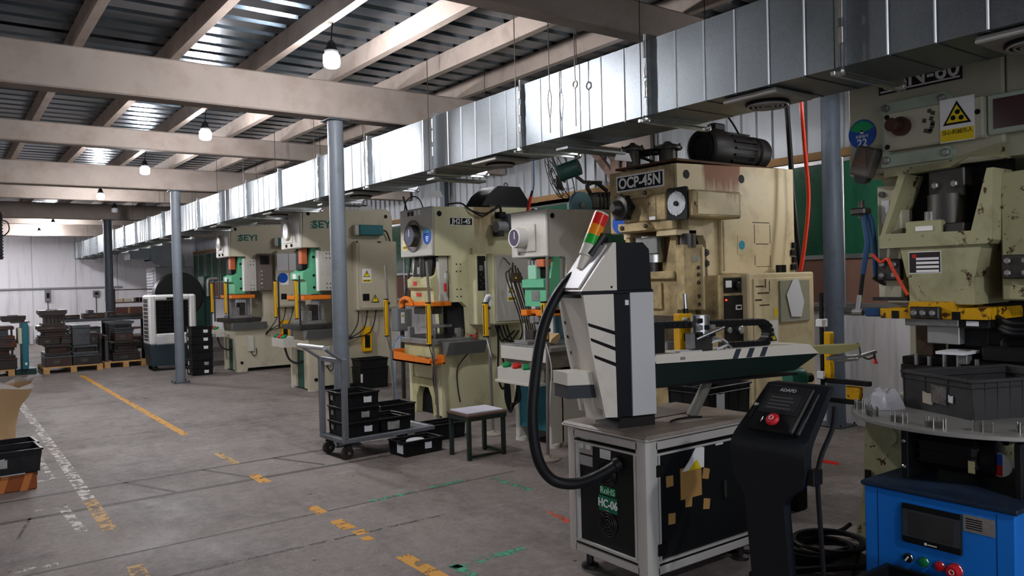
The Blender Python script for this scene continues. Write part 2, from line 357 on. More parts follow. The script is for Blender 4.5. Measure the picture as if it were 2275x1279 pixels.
strip('red_marking', (3.15, 3.96), (3.09, 3.7), .05, PAINTR)
for a, b, wd, m in [((.3, 6.66), (3.4, 6.79), .045, SEAM), ((.2, 6.06), (3.2, 6.15), .06, SEAM), ((1.134, 6.70), (1.374, 6.135), .035, SEAM), ((1.716, 6.716), (1.964, 6.15), .035, SEAM), ((2.314, 6.744), (2.56, 6.2), .035, SEAM), ((-2, 4.8), (3.6, 4.97), .018, SEAM), ((-1, 4.36), (2.6, 4.345), .03, SEAM2), ((-2, 8.93), (4., 8.86), .015, SEAM2), ((-2, 11.6), (4, 11.55), .015, SEAM2), ((.35, 5.6), (.46, 6.1), .02, SEAM2)]:
    strip('floor_joint', a, b, wd, m, .0008)
# ceiling: corrugated steel deck on channel purlins and painted beams
ce = structure('ceiling', MB().box(X0, Y0, ZC + .06, X1, Y1, ZC + .16), mat('slab', '55504c', .9))
SH = 1.0
n_sh = int((Y1 - Y0) / SH) + 1
def deck_mesh():
    prof = []; p = .2
    p = .25
    for k in range(4):
        y = k * p; prof += [(y, 0), (y + .165, 0), (y + .19, .038), (y + .225, .038)]
    prof.append((1.0, 0))
    vs = []; fs = []
    for i, (y, z) in enumerate(prof):
        vs += [(X0, y, z), (X1, y, z), (X0, y, z + .003), (X1, y, z + .003)]
        if i: fs += [(4 * i - 4, 4 * i - 3, 4 * i + 1, 4 * i), (4 * i - 2, 4 * i + 2, 4 * i + 3, 4 * i - 1)]
    return MB().add(vs, fs).mesh('deck_sheet')
dm = deck_mesh(); dm.materials.append(DECK)
for k in range(n_sh - 1):
    o = bpy.data.objects.new('deck_sheet', dm); COL.objects.link(o); o.parent = ce; o.location = (0, Y0 + k * SH, ZC)
pm = MB().prism([(0, 3.345), (.065, 3.345), (.065, 3.36), (.012, 3.36), (.012, 3.485), (.065, 3.485), (.065, 3.5), (0, 3.5)], 'y', Y0, Y1).mesh('purlin'); pm.materials.append(PURLIN)
for k in range(-8, 11):
    o = bpy.data.objects.new('purlin', pm); COL.objects.link(o); o.parent = ce; o.location = (.19 + .69 * k, 0, 0)
for i, y in enumerate((-2.4, .65, 3.75, 6.75, 9.95, 13.0, 16.08, 19.1, 22.2, 25.3)):
    prim = i % 2 == 1; z0 = 3.015 if prim else 3.12; wd = .2 if prim else .16
    mb = MB().box(X0, y, z0, X1, y + wd, 3.345, .012)
    mb.build('beam', BEAM, ce)
# walls
wf = structure('wall_far', MB().box(X0, Y1, 0, X1 + .2, Y1 + .2, ZC + .1), WHITEWALL)
structure('wall_left', MB().box(X0 - .2, Y0, 0, X0, Y1, ZC + .1), WHITEWALL)
wb = structure('wall_back', MB().box(X0, Y0 - .2, 3.2, X1 + .2, Y0, ZC + .1).box(X0, Y0 - .2, 0, -5.2, Y0, 3.2).box(3.6, Y0 - .2, 0, X1 + .2, Y0, 3.2), WHITEWALL)   # wide gate opening, added unseen behind the viewer to let daylight in
structure('ground_outside', MB().box(-16, Y0 - 14, -.14, 16, Y0 - .2, -.02), mat('yard', '8a8782', .9))
wr = structure('wall_right', MB().box(X1 + .06, Y0, 0, X1 + .2, Y1, ZC + .1), mat('wall_core', '8d8f90', .8))
MB().box(X1 - .03, Y0, 0, X1 + .06, Y1, 1.1).build('lower_wall', mat('lower_wall_white', 'dedce0', .8, 0, .06, 1.5, .35, '8f8d92', (4, 4, .4)), wr)
MB().box(X1 - .05, Y0, 1.1, X1 + .06, Y1, 1.14).build('sill', mat('sill_grey', '6d6763', .7), wr)
MB().box(X1 - .02, Y0, 2.62, X1 + .06, Y1, 2.70).build('lintel_strip', mat('timber_strip', '8a6a44', .7, 0, .2), wr)
# upper cladding sheets with vertical ribs
def clad_mesh():
    prof = []
    for k in range(5):
        y = k * .2; prof += [(0, y), (0, y + .13), (-.022, y + .145), (-.022, y + .185)]
    prof.append((0, 1.0))
    vs = []; fs = []
    for i, (x, y) in enumerate(prof):
        vs += [(x, y, 2.70), (x, y, 3.52)]
        if i: fs.append((2 * i - 2, 2 * i, 2 * i + 1, 2 * i - 1))
    return MB().add(vs, fs).mesh('cladding_sheet')
cm = clad_mesh(); cm.materials.append(CLAD)
for k in range(int(Y1 - Y0)):
    o = bpy.data.objects.new('cladding_sheet', cm); COL.objects.link(o); o.parent = wr; o.location = (X1 + .05, Y0 + k, 0)
# band of windows along the machine wall
wn = 0
yw = -2.0
while yw < 27.5:
    wn += 1
    r = structure('window_%d' % wn, MB().box(X1 + .03, yw, 1.14, X1 + .058, yw + 1.5, 2.62), BROWN)
    for a, b in ((yw, yw + .05), (yw + .73, yw + .77), (yw + 1.45, yw + 1.5)): MB().box(X1 - .01, a, 1.14, X1 + .05, b, 2.62, .004).build('window_frame', ALU, r)
    for z in (1.14, 1.62, 2.57): MB().box(X1 - .008, yw + .05, z, X1 + .045, yw + 1.45, z + .045, .004).build('window_rail', ALU, r)
    for a in (yw + .05, yw + .77): MB().box(X1 + .005, a, 1.665, X1 + .025, a + .68, 2.57).build('pane', GLASSG, r)
    for a in (yw + .05, yw + .77): MB().box(X1 + .01, a, 1.185, X1 + .028, a + .68, 1.62).build('lower_board', BROWN, r)
    yw += 1.62
# far wall: pipe, panels, boxes
for k in range(11):
    MB().box(X0 + 1.2 * k + .01, Y1 - .03, 0, X0 + 1.2 * k + 1.19, Y1 + .001, 3.5, .006).build('wall_panel', WHITEWALL, wf)
single('wall_conduit', MB().cyl((X0, Y1 - .07, 1.55), (4.9, Y1 - .07, 1.56), .03, n=10), mat('conduit_grey', '8f8e90', .5), 'thin grey conduit running level across the white far wall', 'conduit', (0, Y1 - .07, 1.5))
def ebox(x, z, wd, h, lab, g):
    r = thing('switch_box', lab, 'electrical box', (x, Y1 - .03, z))
    MB().box(x - wd / 2, Y1 - .15, z - h / 2, x + wd / 2, Y1 - .03, z + h / 2, .01).build('housing', g, r)
    MB().box(x - wd * .25, Y1 - .165, z - h * .2, x + wd * .25, Y1 - .15, z + h * .25).build('cover', BLACKM, r)
    MB().cyl((x, Y1 - .07, z - h / 2), (x, Y1 - .07, .7), .012, n=6).build('cable', BLACKM, r)
GREYBOX = mat('box_grey', '77787c', .5)
ebox(2.79, 1.33, .16, .36, 'small grey switch box under the conduit, left on far wall', GREYBOX)
ebox(4.14, 1.36, .18, .2, 'little grey switch box beside dark column on far wall', GREYBOX)
ebox(4.5, 1.28, .22, .42, 'pale switch box on far wall half hidden by dark column', mat('box_pale', 'a9abad', .5))
# columns
def column(name, x, y, z1, r, m, lab):
    t = thing(name, lab, 'column', (x, y, 0), group='steel columns')
    MB().cyl((x, y, .012), (x, y, z1), r, n=28).build('shaft', m, t)
    MB().box(x - r - .05, y - r - .05, 0, x + r + .05, y + r + .05, .014, .003).build('base_plate', COLDARK, t)
    MB().box(x - r - .03, y - r - .03, z1 - .012, x + r + .03, y + r + .03, z1, .002).build('cap_plate', COLDARK, t)
    for sx in (-1, 1):
        for sy in (-1, 1): MB().cyl((x + sx * (r + .03), y + sy * (r + .03), .012), (x + sx * (r + .03), y + sy * (r + .03), .035), .01, n=6).build('anchor_bolt', STEELD, t)
column('steel_column', 3.03, 6.88, 3.015, .072, COLGREY, 'light grey round steel column behind the crate trolley')
column('steel_column', 3.06, 13.1, 3.015, .072, COLGREY, 'grey round steel column in front of the white air cooler')
column('steel_column', 3.06, 19.2, 3.015, .085, COLDARK, 'dark green-grey round column against the white far wall')
column('steel_column', 7.02, 4.33, 3.5, .088, mat('column_blue', '59626e', .45, 0, .1, 5, .3, '3d444c'), 'dark blue-grey column by the green window beside rusty press')
# pendant lamps
BULB = emit('bulb_glow', 'fdfbff', LAMP_POWER)
BULB_FILL = emit('fill_bulb_glow', 'fdfbff', LAMP_POWER * .2)  # dimmer glow for the bulbs added out of view
BULBOFF = mat('bulb_off', '9a9a9c', .4)
def lamp(x, y, z, lab, on=True, bm=None):
    t = thing('pendant_lamp', lab, 'lamp', (x, y, z), group='pendant bulbs in a row under the deck')
    MB().lathe((x, y, z), (0, 0, 1), [(-.05, .0), (-.048, .038), (-.036, .055), (-.01, .060), (.035, .058), (.05, .046)], 14).build('bulb', (bm or BULB) if on else BULBOFF, t)
    MB().lathe((x, y, z + .05), (0, 0, 1), [(0, .046), (.02, .05), (.05, .034), (.075, .03), (.095, .012)], 14).build('lamp_holder', BLACKM, t)
    MB().tube([(x, y, z + .14), (x + .01, y, z + .25), (x + .03, y, 3.42)], .005, 6).build('cord', BLACKM, t)
for y, lab in ((5.25, 'lit bulb nearest, hanging over the aisle before the first beam'), (8.5, 'lit bulb hanging second from the front in the lamp row'), (11.45, 'lit bulb hanging third from the front in the lamp row'), (15.0, 'lit bulb hanging fourth from the front in the lamp row'), (21.8, 'lit bulb hanging near the far wall, right of the last one'), (25.0, 'lit bulb hanging farthest away in the lamp row'), (-1.2, 'added bulb hanging unseen behind the viewer to brighten the hall')):
    lamp(2.3, y, 3.075, lab)  # the bulb behind the viewer is added, unseen, for more light
lamp(2.87, 17.15, 3.04, 'unlit bulb with dark holder before the far dark beam', False)
for y in (-1.2, 5.2, 11.5, 18., 24.): lamp(-3.6, y, 3.075, 'added fill bulb out of view in a left row, %s' % {-1.2: 'rearmost', 5.2: 'second', 11.5: 'third', 18.: 'fourth', 24.: 'farthest'}[y], True, BULB_FILL)  # row added out of view on the left to lift the fill light
for y, q in ((2.7, 'beside the olive press'), (6.0, 'behind the rusty press'), (9.0, 'behind the cream-green press'), (12.3, 'behind the near green-ram press'), (15.6, 'behind the far green-ram press')): lamp(5.95, y, 3.1, 'dim bulb added out of sight behind the duct to light the machine wall, ' + q, True, BULB_FILL)  # added behind the duct, hidden from view, to brighten the machine wall
lamp(6.45, 2.95, 2.3, 'low bulb on a long cord, added unseen to light the wall by the olive press', True, BULB_FILL)  # unseen extra bulb, added to brighten the lower wall
for y, q in ((24.6, 'nearer'), (27.2, 'farther')): lamp(-.5, y, 3.075, 'added bulb out of view to brighten the far wall, %s one' % q)  # extra bulbs added left of the view to brighten the far wall
# ------------------------------------------------------------------ ventilation duct
DX0, DX1, DZ0, DZ1 = 3.5, 4.0, 2.47, 2.92
du = thing('air_duct', 'long galvanised rectangular air duct hung under the beams above the presses', 'duct', (3.75, 2.08, 2.47))
SEC = 1.262
def duct_section(y0, y1):
    mb = MB().box(DX0, y0, DZ0, DX1, y1, DZ1)
    n = 5
    for k in range(1, n + 1):           # pressed stiffening beads around the sheet
        y = y0 + (y1 - y0) * k / (n + 1)
        mb.box(DX0 + .005, y - .006, DZ0 - .004, DX1 - .005, y + .006, DZ0)
    return mb
y = 2.08 - 3 * SEC; k = 0
BEAD = mat('bead_bright', 'b4babd', .4, .35, .1)  # lighter than the duct sheet: light catching the beads is put into the colour
FL = galvanised('galvanised_flange', 'cdd3d6', .22, 30.)
while y < 27.5:
    y2 = min(y + SEC, 27.9)
    sec = duct_section(y + .012, y2 - .012).build('duct_section', GALV, du)
    for q in range(1, 6):
        yb = y + (y2 - y) * q / 6; MB().prism([(DX0, yb - .006), (DX0 - .005, yb - .002), (DX0 - .005, yb + .002), (DX0, yb + .006)], 'z', DZ0 + .002, DZ1 - .002).build('stiffening_bead', BEAD, sec)
    e = .03
    mb = MB()
    for a in (y - .011, y + .002):
        mb.box(DX0 - e, a, DZ0 - e, DX0, a + .009, DZ1 + e); mb.box(DX1, a, DZ0 - e, DX1 + e, a + .009, DZ1 + e)
        mb.box(DX0, a, DZ0 - e, DX1, a + .009, DZ0); mb.box(DX0, a, DZ1, DX1, a + .009, DZ1 + e)
    mb.box(DX0 - .004, y - .012, DZ0 - .004, DX1 + .004, y + .012, DZ1 + .004)
    fo = mb.build('flange', FL, du)
    for zc in (DZ0 + .1, DZ0 + .22, DZ0 + .34):
        MB().box(DX0 - e - .006, y - .014, zc, DX0 - e + .014, y + .014, zc + .06 + .02 * ((k * 7 + int(zc * 10)) % 3), .002).build('flange_clip', SILVER, fo)
    for xx in (DX0 - e, DX1 + e):
        MB().prism([(-.025, 0), (.02, -.02), (.035, .015), (.005, .035), (-.03, .025)], 'z', -.02, .02).v
        mb = MB(Matrix.Translation((xx, y, DZ0 - e)) @ Matrix.Rotation(.4 * k, 4, 'Y')); mb.lathe((0, -.02, 0), (0, 1, 0), [(0, .008), (.008, .022), (.03, .026), (.04, .01)], 7); mb.build('corner_bolt', SILVER, fo)
    if y > -1:
        for xx in (DX0 - .05, DX1 + .045):
            MB().cyl((xx, y + .02, DZ0 - .02), (xx, y + .02, 3.42), .0035, n=5).build('hanger_rod', STEELD, du)
        MB().box(DX0 - .07, y + .008, DZ0 - .05, DX1 + .055, y + .032, DZ0 - .03, .002).build('hanger_rail', FL, du)
    y = y2; k += 1
MB().box(DX0 - .01, 27.9, DZ0 - .01, DX1 + .01, 27.92, DZ1 + .01).build('end_cap', GALV, du)
def vent(yc, xc):
    MB().box(xc - .17, yc - .17, DZ0 - .035, xc + .17, yc + .17, DZ0 - .0045, .006).build('vent_frame', mat('vent_grey', '8d8b86', .5), du)
    v = MB().lathe((xc, yc, DZ0 - .035), (0, 0, -1), [(0, .115), (.012, .12), (.018, .1)], 24).build('vent_throat', BLACKM, du)
    for r in (.03, .055, .08, .105): MB().torus((xc, yc, DZ0 - .056), (0, 0, 1), r, .006, 24, 6).build('vent_ring', mat('vent_grey', '8d8b86', .5), v)
for yc in (1.35, 2.66, 5.2, 7.8, 10.3, 12.8, 15.4): vent(yc, 3.71)
# small sheet flaps hooked under the duct
for yc in (4.28, 6.1, 8.6): MB().box(DX0 + .06, yc - .1, DZ0 - .075, DX1 + .12, yc + .03, DZ0 - .055, .003).build('damper_flap', mat('flap_grey', '6d7273', .45, .6), du)
for yc in (4.2, 6.9, 8.5): MB().prism([(DX1 + .02, DZ0 - .12), (DX1 + .2, DZ0 - .12), (DX1 + .17, DZ0 - .06), (DX1 + .05, DZ0 - .06)], 'y', yc, yc + .006).build('paper_tag', WHITE, du)
# loose wires with eyelets in front of the duct
def hook_wire(yc, z0, ring):
    x = DX0 - .06
    r = thing('hook_wire', 'thin steel wire with %s hanging down in front of the duct' % ring, 'wire', (x, yc, z0))
    MB().tube([(x, yc, 3.42), (x, yc, 2.86), (x + .002, yc, 2.8)], .0035, 6).build('strand', STEELD, r)
    if ring == 'a round eyelet':
        MB().torus((x, yc, 2.775), (1, 0, 0), .022, .006, 18, 6).build('eyelet', STEELD, r); MB().tube([(x, yc, 2.75), (x, yc, z0)], .004, 6).build('tail', STEELD, r)
    else:
        MB().tube([(x, yc, 2.8), (x, yc - .02, 2.74), (x, yc - .012, 2.66), (x, yc, 2.6), (x, yc + .012, 2.66), (x, yc + .02, 2.74), (x, yc, 2.8)], .0035, 6, 3).build('loop', STEELD, r)
        MB().tube([(x, yc, 2.6), (x, yc, z0)], .0035, 6).build('tail', STEELD, r)
hook_wire(4.22, 2.5, 'a long loop'); hook_wire(3.95, 2.5, 'a round eyelet'); hook_wire(7.12, 2.5, 'a twisted end')
# far cooler feeding the duct
ac = thing('evaporative_cooler', 'large grey louvred cooler box with a silver duct elbow, far end', 'air cooler', (5.0, 22.3, 0))
ACM = mat('cooler_grey', 'a4a5a8', .5)
MB().box(4.62, 22.2, .9, 5.6, 23.2, 2.05, .03).build('cabinet', ACM, ac)
for i in range(13):
    z = 1.0 + i * .078
    MB().prism([(4.615, z), (4.59, z), (4.61, z + .05), (4.615, z + .05)], 'y', 22.3, 23.1).build('louvre', ACM, ac)
    MB().box(4.75, 22.185, z, 5.5, 22.21, z + .035).build('louvre', ACM, ac)
for x in (4.7, 5.5):
    for yy in (22.3, 23.1): MB().box(x - .03, yy - .03, 0, x + .03, yy + .03, .9).build('leg', STEELD, ac)
mb = MB(); 
ring = []
for i in range(9):
    t = i / 8 * PI / 2; ring.append((4.75 - 1.0 + 1.0 * math.cos(t) if False else 5.1 - .55 * (1 - math.cos(t)), 2.05 + .5 * math.sin(t), t))
vs = []; fs = []
for i, (cx, cz, t) in enumerate(ring):
    h = .33
    dx, dz = math.cos(t) * h, math.sin(t) * h
    vs += [(cx - dx, 22.3, cz - dz), (cx + dx, 22.3, cz + dz), (cx + dx, 23.1, cz + dz), (cx - dx, 23.1, cz - dz)]
    if i:
        for q in range(4): fs.append((4 * i - 4 + q, 4 * i - 4 + (q + 1) % 4, 4 * i + (q + 1) % 4, 4 * i + q))
mb.add(vs, fs); mb.build('duct_elbow', GALV, ac)
MB().box(4.06, 22.3, 2.25, 4.56, 23.1, 2.88).build('branch_duct', GALV, ac)
# ------------------------------------------------------------------ press helpers
BLKTEXT = mat('ink_black', '101010', .6); WHTTEXT = mat('ink_white', 'e9e9e6', .5); REDTEXT = mat('ink_red', 'b02418', .5); TEALTEXT = mat('ink_teal', '1f6358', .5)
def plate(face, o, w_, h, m, parent, name, t=.004, c=.0):
    return MB(frame(face, o)).box(-w_ / 2, -h / 2, 0, w_ / 2, h / 2, t, c).build(name, m, parent)
def tri(face, o, s, parent, n0=.004, sym=True):
    """yellow warning triangle with black border and symbol"""
    h = s * .87
    b = MB(frame(face, o)).prism([(-s / 2, -h / 2), (s / 2, -h / 2), (0, h / 2)], 'z', n0, n0 + .001).build('warning_triangle', BLKTEXT, parent)
    k = .76
    MB(frame(face, o)).prism([(-s / 2 * k, -h / 2 + .075 * s), (s / 2 * k, -h / 2 + .075 * s), (0, h / 2 - .15 * s)], 'z', n0 + .001, n0 + .002).build('triangle_fill', YSIGN, b if b.parent.parent is None else parent)
    if sym:
        q = s * .2
        MB(frame(face, o)).prism([(-.15 * q, .9 * q), (.35 * q, .9 * q), (.1 * q, .15 * q), (.45 * q, .15 * q), (-.2 * q, -1.2 * q), (0, -.2 * q), (-.4 * q, -.2 * q)], 'z', n0 + .002, n0 + .003).build('warning_symbol', BLKTEXT, b if b.parent.parent is None else parent)
def warn(face, o, w_, h, parent, m=None):
    p = plate(face, o, w_, h, m or WHITE, parent, 'warning_sign')
    T = frame(face, o)
    tri(face, T @ Vector((0, h * .14, 0)), w_ * .8, p)
    MB(T).box(-w_ * .45, -h * .45, .004, w_ * .45, -h * .27, .005).build('caption_bar', YSIGN, p)
    for q in range(5): MB(T).box(-w_ * .36 + q * w_ * .15, -h * .42, .005, -w_ * .36 + q * w_ * .15 + w_ * .1, -h * .31, .0058).build('caption_mark', BLKTEXT, p)
    return p
def gauge(face, o, r, d, parent, rim, glass, name='dial_gauge'):
    T = frame(face, o)
    g = MB(T).lathe((0, 0, 0), (0, 0, 1), [(0, r * 1.02), (d * .85, r * 1.02), (d, r * .95), (d, r * .84), (d * .93, r * .82)], 28).build(name, rim, parent)
    MB(T).cyl((0, 0, d * .88), (0, 0, d * .94), r * .83, n=28).build('dial_face', glass, g)
    MB(T).box(-.004, -.01, d * .94, .004, r * .6, d * .95).build('needle', WHTTEXT, g)
    return g
def light_curtain(x, y, z0, z1, parent, face='f'):
    b = MB().box(x - .018, y - .022, z0, x + .018, y + .022, z1, .004).build('light_curtain', YELLOW, parent)
    MB().box(x - .0195, y - .008, z0 + .015, x - .017, y + .008, z1 - .015).build('sensor_strip', BLACKM, b)
    MB().box(x - .02, y - .024, z1, x + .02, y + .024, z1 + .012).build('end_cap', BLACKM, b)
    MB().box(x - .02, y - .024, z0 - .012, x + .02, y + .024, z0).build('end_cap', BLACKM, b)
    return b
def bolt(face, o, r, parent, m=None, name='bolt', n=6):
    return MB(frame(face, o)).lathe((0, 0, 0), (0, 0, 1), [(0, r), (r * .7, r), (r * .9, r * .7)], n).build(name, m or STEELD, parent)
def button_box(xf, y0, y1, z0, z1, d, parent, m, cols):
    """two-hand control box facing the aisle with mushroom buttons on its sloping top"""
    b = MB().prism([(xf, z0), (xf + d, z0), (xf + d, z1 + .03), (xf, z1)], 'y', y0, y1).build('control_box', m, parent)
    n = len(cols)
    for i, c in enumerate(cols):
        yy = y1 - (y1 - y0) * (i + .5 + (.15 if n == 3 else 0)) / (n + (.3 if n == 3 else 0)); xx = xf + d * .34; zz = z1 + .006
        MB().lathe((xx, yy, zz), (-.45, 0, 1), [(0, .03), (.012, .03), (.012, .046), (.03, .048), (.04, .04), (.043, .0)], 16).build('push_button', c, b)
    return b
def ptray(x0, x1, y0, y1, z0, z1, m, parent, name='tray'):
    mb = MB().prism([(y0 + .06, z0), (y1, z0), (y1, z1), (y0, z1)], 'x', x0, x1)
    return mb.build(name, m, parent)
def frame_pair(prof, y0, y1, th, m, parent, name='side_plate', c=0):
    for a, b in ((y0, y0 + th), (y1 - th, y1)): MB().prism(prof, 'y', a, b).build(name, m, parent)

# ------------------------------------------------------------------ two matching presses with green rams
def press_green(X, Y, label):
    t = thing('power_press', label, 'press', (X, Y, 0), group='stamping presses along the wall')
    W = .72; x = lambda a: X + a - 4.11; y1 = Y + W
    prof = [(x(4.11), 2.01), (x(4.37), 2.01), (x(4.37), 1.41), (x(4.60), 1.41), (x(4.66), 1.33), (x(4.66), .95), (x(4.6), .86), (x(4.16), .84), (x(4.16), .0), (x(4.34), .0), (x(4.36), .06), (x(5.2), .06), (x(5.22), 0), (x(5.5), .0), (x(5.5), 2.47), (x(5.47), 2.54), (x(5.4), 2.58), (x(4.13), 2.55)]
    frame_pair(prof, Y, y1, .07, CREAM, t)
    MB().box(x(4.125), Y + .07, 2.02, x(5.45), y1 - .07, 2.54).build('head', CREAM, t)
    MB().box(x(4.9), Y + .07, .05, x(5.45), y1 - .07, 2.02).build('rear_frame', CREAM, t)
    MB().box(x(4.17), Y + .07, .56, x(4.9), y1 - .07, .84).build('bed', CREAM, t)
    # front head cover with round gauge window
    cv = MB().box(x(4.07), Y - .01, 2.0, x(4.115), y1 + .01, 2.56, .015).build('head_cover', CREAM4, t)
    gauge('f', (x(4.07), Y + .42, 2.26), .13, .05, t, CREAM4, mat('dial_glass', '55504a', .15))
    MB(frame('f', (x(4.07), Y + .42, 2.26))).prism([(-.2, -.17), (.16, -.17), (.16, .16), (-.2, .16)], 'z', 0, .012).build('gauge_plate', CREAM4, cv)
    for dy in (.3, .5): bolt('f', (x(4.07), Y + dy, 2.05), .022, cv, BLACKM, 'cover_hole', 14)
    for a, b in ((4.2, 2.48), (5.4, 2.47)): MB(frame('s', (x(a), Y, b))).cyl((0, 0, -.005), (0, 0, .002), .028, n=14).build('lifting_hole', BLACKM, t)
    text('SEYI', .145, frame('s', (x(4.42), Y - .001, 2.33)), TEALTEXT, t, bold=.004, sx=1.25)
    for i in range(3): MB().box(x(4.23), Y - .003, 2.275 + .04 * i, x(4.23) + .09, Y, 2.288 + .04 * i).build('logo_stripe', TEALTEXT, t)
    # teal junction box and panel on the side
    jb = MB().box(x(4.93), Y - .1, 2.185, x(5.31), Y, 2.335, .012).build('junction_box', mat('junction_teal', '2f6a70', .4), t)
    MB().box(x(4.86), Y - .085, 2.185, x(4.93), Y, 2.335, .01).build('box_end', CREAM4, jb)
    MB().tube([(x(5.31), Y - .05, 2.26), (x(5.38), Y - .05, 2.24), (x(5.44), Y - .04, 2.1), (x(5.46), Y - .02, 2.03)], .012, 8, 4).build('cable', RUBBER, jb)
    dr = MB().box(x(4.85), Y - .13, 1.1, x(5.5), Y, 2.1, .015).build('electrical_cabinet', CREAM, t)
    MB().box(x(4.89), Y - .142, 1.13, x(5.47), Y - .13, 2.07, .006).build('cabinet_door', CREAM, dr)
    for xx in (4.87, 5.2, 5.23): bolt('s', (x(xx), Y - .13, 2.085), .012, dr, BLACKM, 'screw', 8)
    warn('s', (x(5.0), Y - .142, 1.6), .14, .2, dr)
    tri('s', (x(5.12), Y - .146, 1.27), .13, dr)
    MB().box(x(4.93), Y - .15, 1.24, x(5.03), Y - .14, 1.34).build('socket', BLACKM, dr)
    # guide housing with bolts
    gh = MB().box(x(4.33), Y - .03, 1.4, x(4.60), Y, 1.96, .008).build('guide_housing', CREAM4, t)
    for zz in (1.44, 1.5, 1.86, 1.92):
        for xx in (4.44, 4.49): bolt('s', (x(xx), Y - .03, zz), .009, gh, BLACKM)
    MB().box(x(4.315), Y - .02, 1.4, x(4.335), Y + .05, 1.97).build('gib_strip', WHITE, gh)
    # ram: tapered slide with flared shoulders
    yc = Y + W / 2
    rm = MB().prism([(x(4.2), 1.36), (x(4.42), 1.36), (x(4.42), 2.02), (x(4.28), 2.02), (x(4.25), 1.72), (x(4.15), 1.66), (x(4.15), 1.57), (x(4.2), 1.54)], 'y', Y + .12, y1 - .12).build('ram', GREENP, t)
    MB().box(x(4.17), yc - .16, 1.70, x(4.3), yc + .08, 2.0, .01).build('ram_recess', BLACKM, rm)
    MB().box(x(4.15), yc - .2, 1.78, x(4.24), yc - .08, 2.02, .01).build('ram_lever', mat('ram_orange', 'b4603c', .5), rm)
    MB().box(x(4.145), yc + .02, 1.58, x(4.155), yc + .14, 1.65).build('ram_badge', WHITE, rm)
    for zz in (1.45, 1.62, 1.88): MB(frame('s', (x(4.31), Y + .12, zz))).cyl((0, 0, -.004), (0, 0, .003), .02, n=12).build('ram_hole', BLACKM, rm)
    MB().box(x(4.12), Y + .02, 1.28, x(4.52), y1 - .02, 1.34, .006).build('clamp_plate', ORANGE, t)
    # bolster, tray and die set
    MB().box(x(4.04), Y + .0, .86, x(4.62), y1, .93, .006).build('bolster', STEELD, t)
    tr = MB().prism([(Y - .16, .86), (Y - .02, .86), (Y - .02, .74), (Y - .1, .74)], 'x', x(4.08), x(4.66)).build('scrap_tray', mat('tray_grey', '6a6c6b', .45, .3), t)
    dz = MB().box(x(4.12), yc - .2, .93, x(4.5), yc + .16, .98, .004).build('die_set', STEEL, t)
    for a, b, c, d, e, f in ((4.16, -.16, .98, 4.3, -.02, 1.12), (4.32, -.1, .98, 4.42, .1, 1.2), (4.2, .02, .98, 4.28, .12, 1.26), (4.43, -.18, .98, 4.48, -.1, 1.28)):
        MB().box(x(a), yc + b, c, x(d), yc + e, f, .004).build('die_block', STEEL if a != 4.32 else STEELD, dz)
    # front legs with green recess
    MB().box(x(4.19), Y + .2, .02, x(4.3), y1 - .2, .56).build('recess_panel', GREEND, t)
    for a, b in ((Y + .07, Y + .2), (y1 - .2, y1 - .07)): MB().box(x(4.16), a, .03, x(4.34), b, .56).build('leg', CREAM, t)
    for xx, yy in ((4.22, Y + .05), (4.22, y1 - .05), (5.4, Y + .05)): MB().cyl((x(xx), yy, 0), (x(xx), yy, .03), .07, n=16).build('foot_pad', CREAM4, t)
    bolt('s', (x(4.25), Y, .16), .025, t, BLACKM, 'frame_hole', 12)
    MB().box(x(4.36), Y - .04, .35, x(4.46), Y, .62, .005).build('wiring_box', CREAM4, t)
    MB().tube([(x(4.41), Y - .02, .35), (x(4.45), Y - .03, .27), (x(4.5), Y - .03, .3), (x(4.5), Y - .02, .4)], .008, 6, 4).build('cable', RUBBER, t)
    # two-hand control box on an arm
    button_box(x(3.88), Y + .22, Y + .7, .62, .74, .15, t, CREAM4, (GREENB, RED, GREENB))
    MB().box(x(4.0), y1 - .3, .64, x(4.17), y1 - .22, .69).build('control_arm', CREAM4, t)
    MB().tube([(x(3.96), Y + .4, .62), (x(4.0), Y + .35, .45), (x(4.1), Y + .3, .38), (x(4.2), Y + .25, .42)], .016, 8, 4).build('conduit', RUBBER, t)
    # yellow light curtains on posts
    for yy in (Y + .05, y1 + .16):
        MB().box(x(4.045), yy - .04, .86, x(4.065), yy - .018, 1.62).build('curtain_post', STEELD, t)
        light_curtain(x(4.02), yy + .01, 1.03, 1.55, t)
    yb = MB().box(x(4.95), Y - .09, .5, x(5.09), Y, .86, .012).build('pedal_holder', YELLOW, t)
    MB().box(x(4.97), Y - .094, .56, x(5.05), Y - .088, .74).build('holder_slot', BLACKM, yb)
    for k in range(3): MB().tube([(x(4.9 + .14 * k), Y - .05, 1.1), (x(4.85 + .1 * k), Y - .1, .9 - .06 * k), (x(4.72), Y - .07, .7), (x(4.68), Y - .02, .62)], .009, 6, 4).build('cable', RUBBER, t)
    return t
P2 = press_green(4.11, 10.53, 'cream press with green ram and teal lettering, behind the light grey column')
P1 = copy_tree(P2, (4.11, 13.85, 0), None, 'cream press with green ram farthest down the row, beside the crate stack')
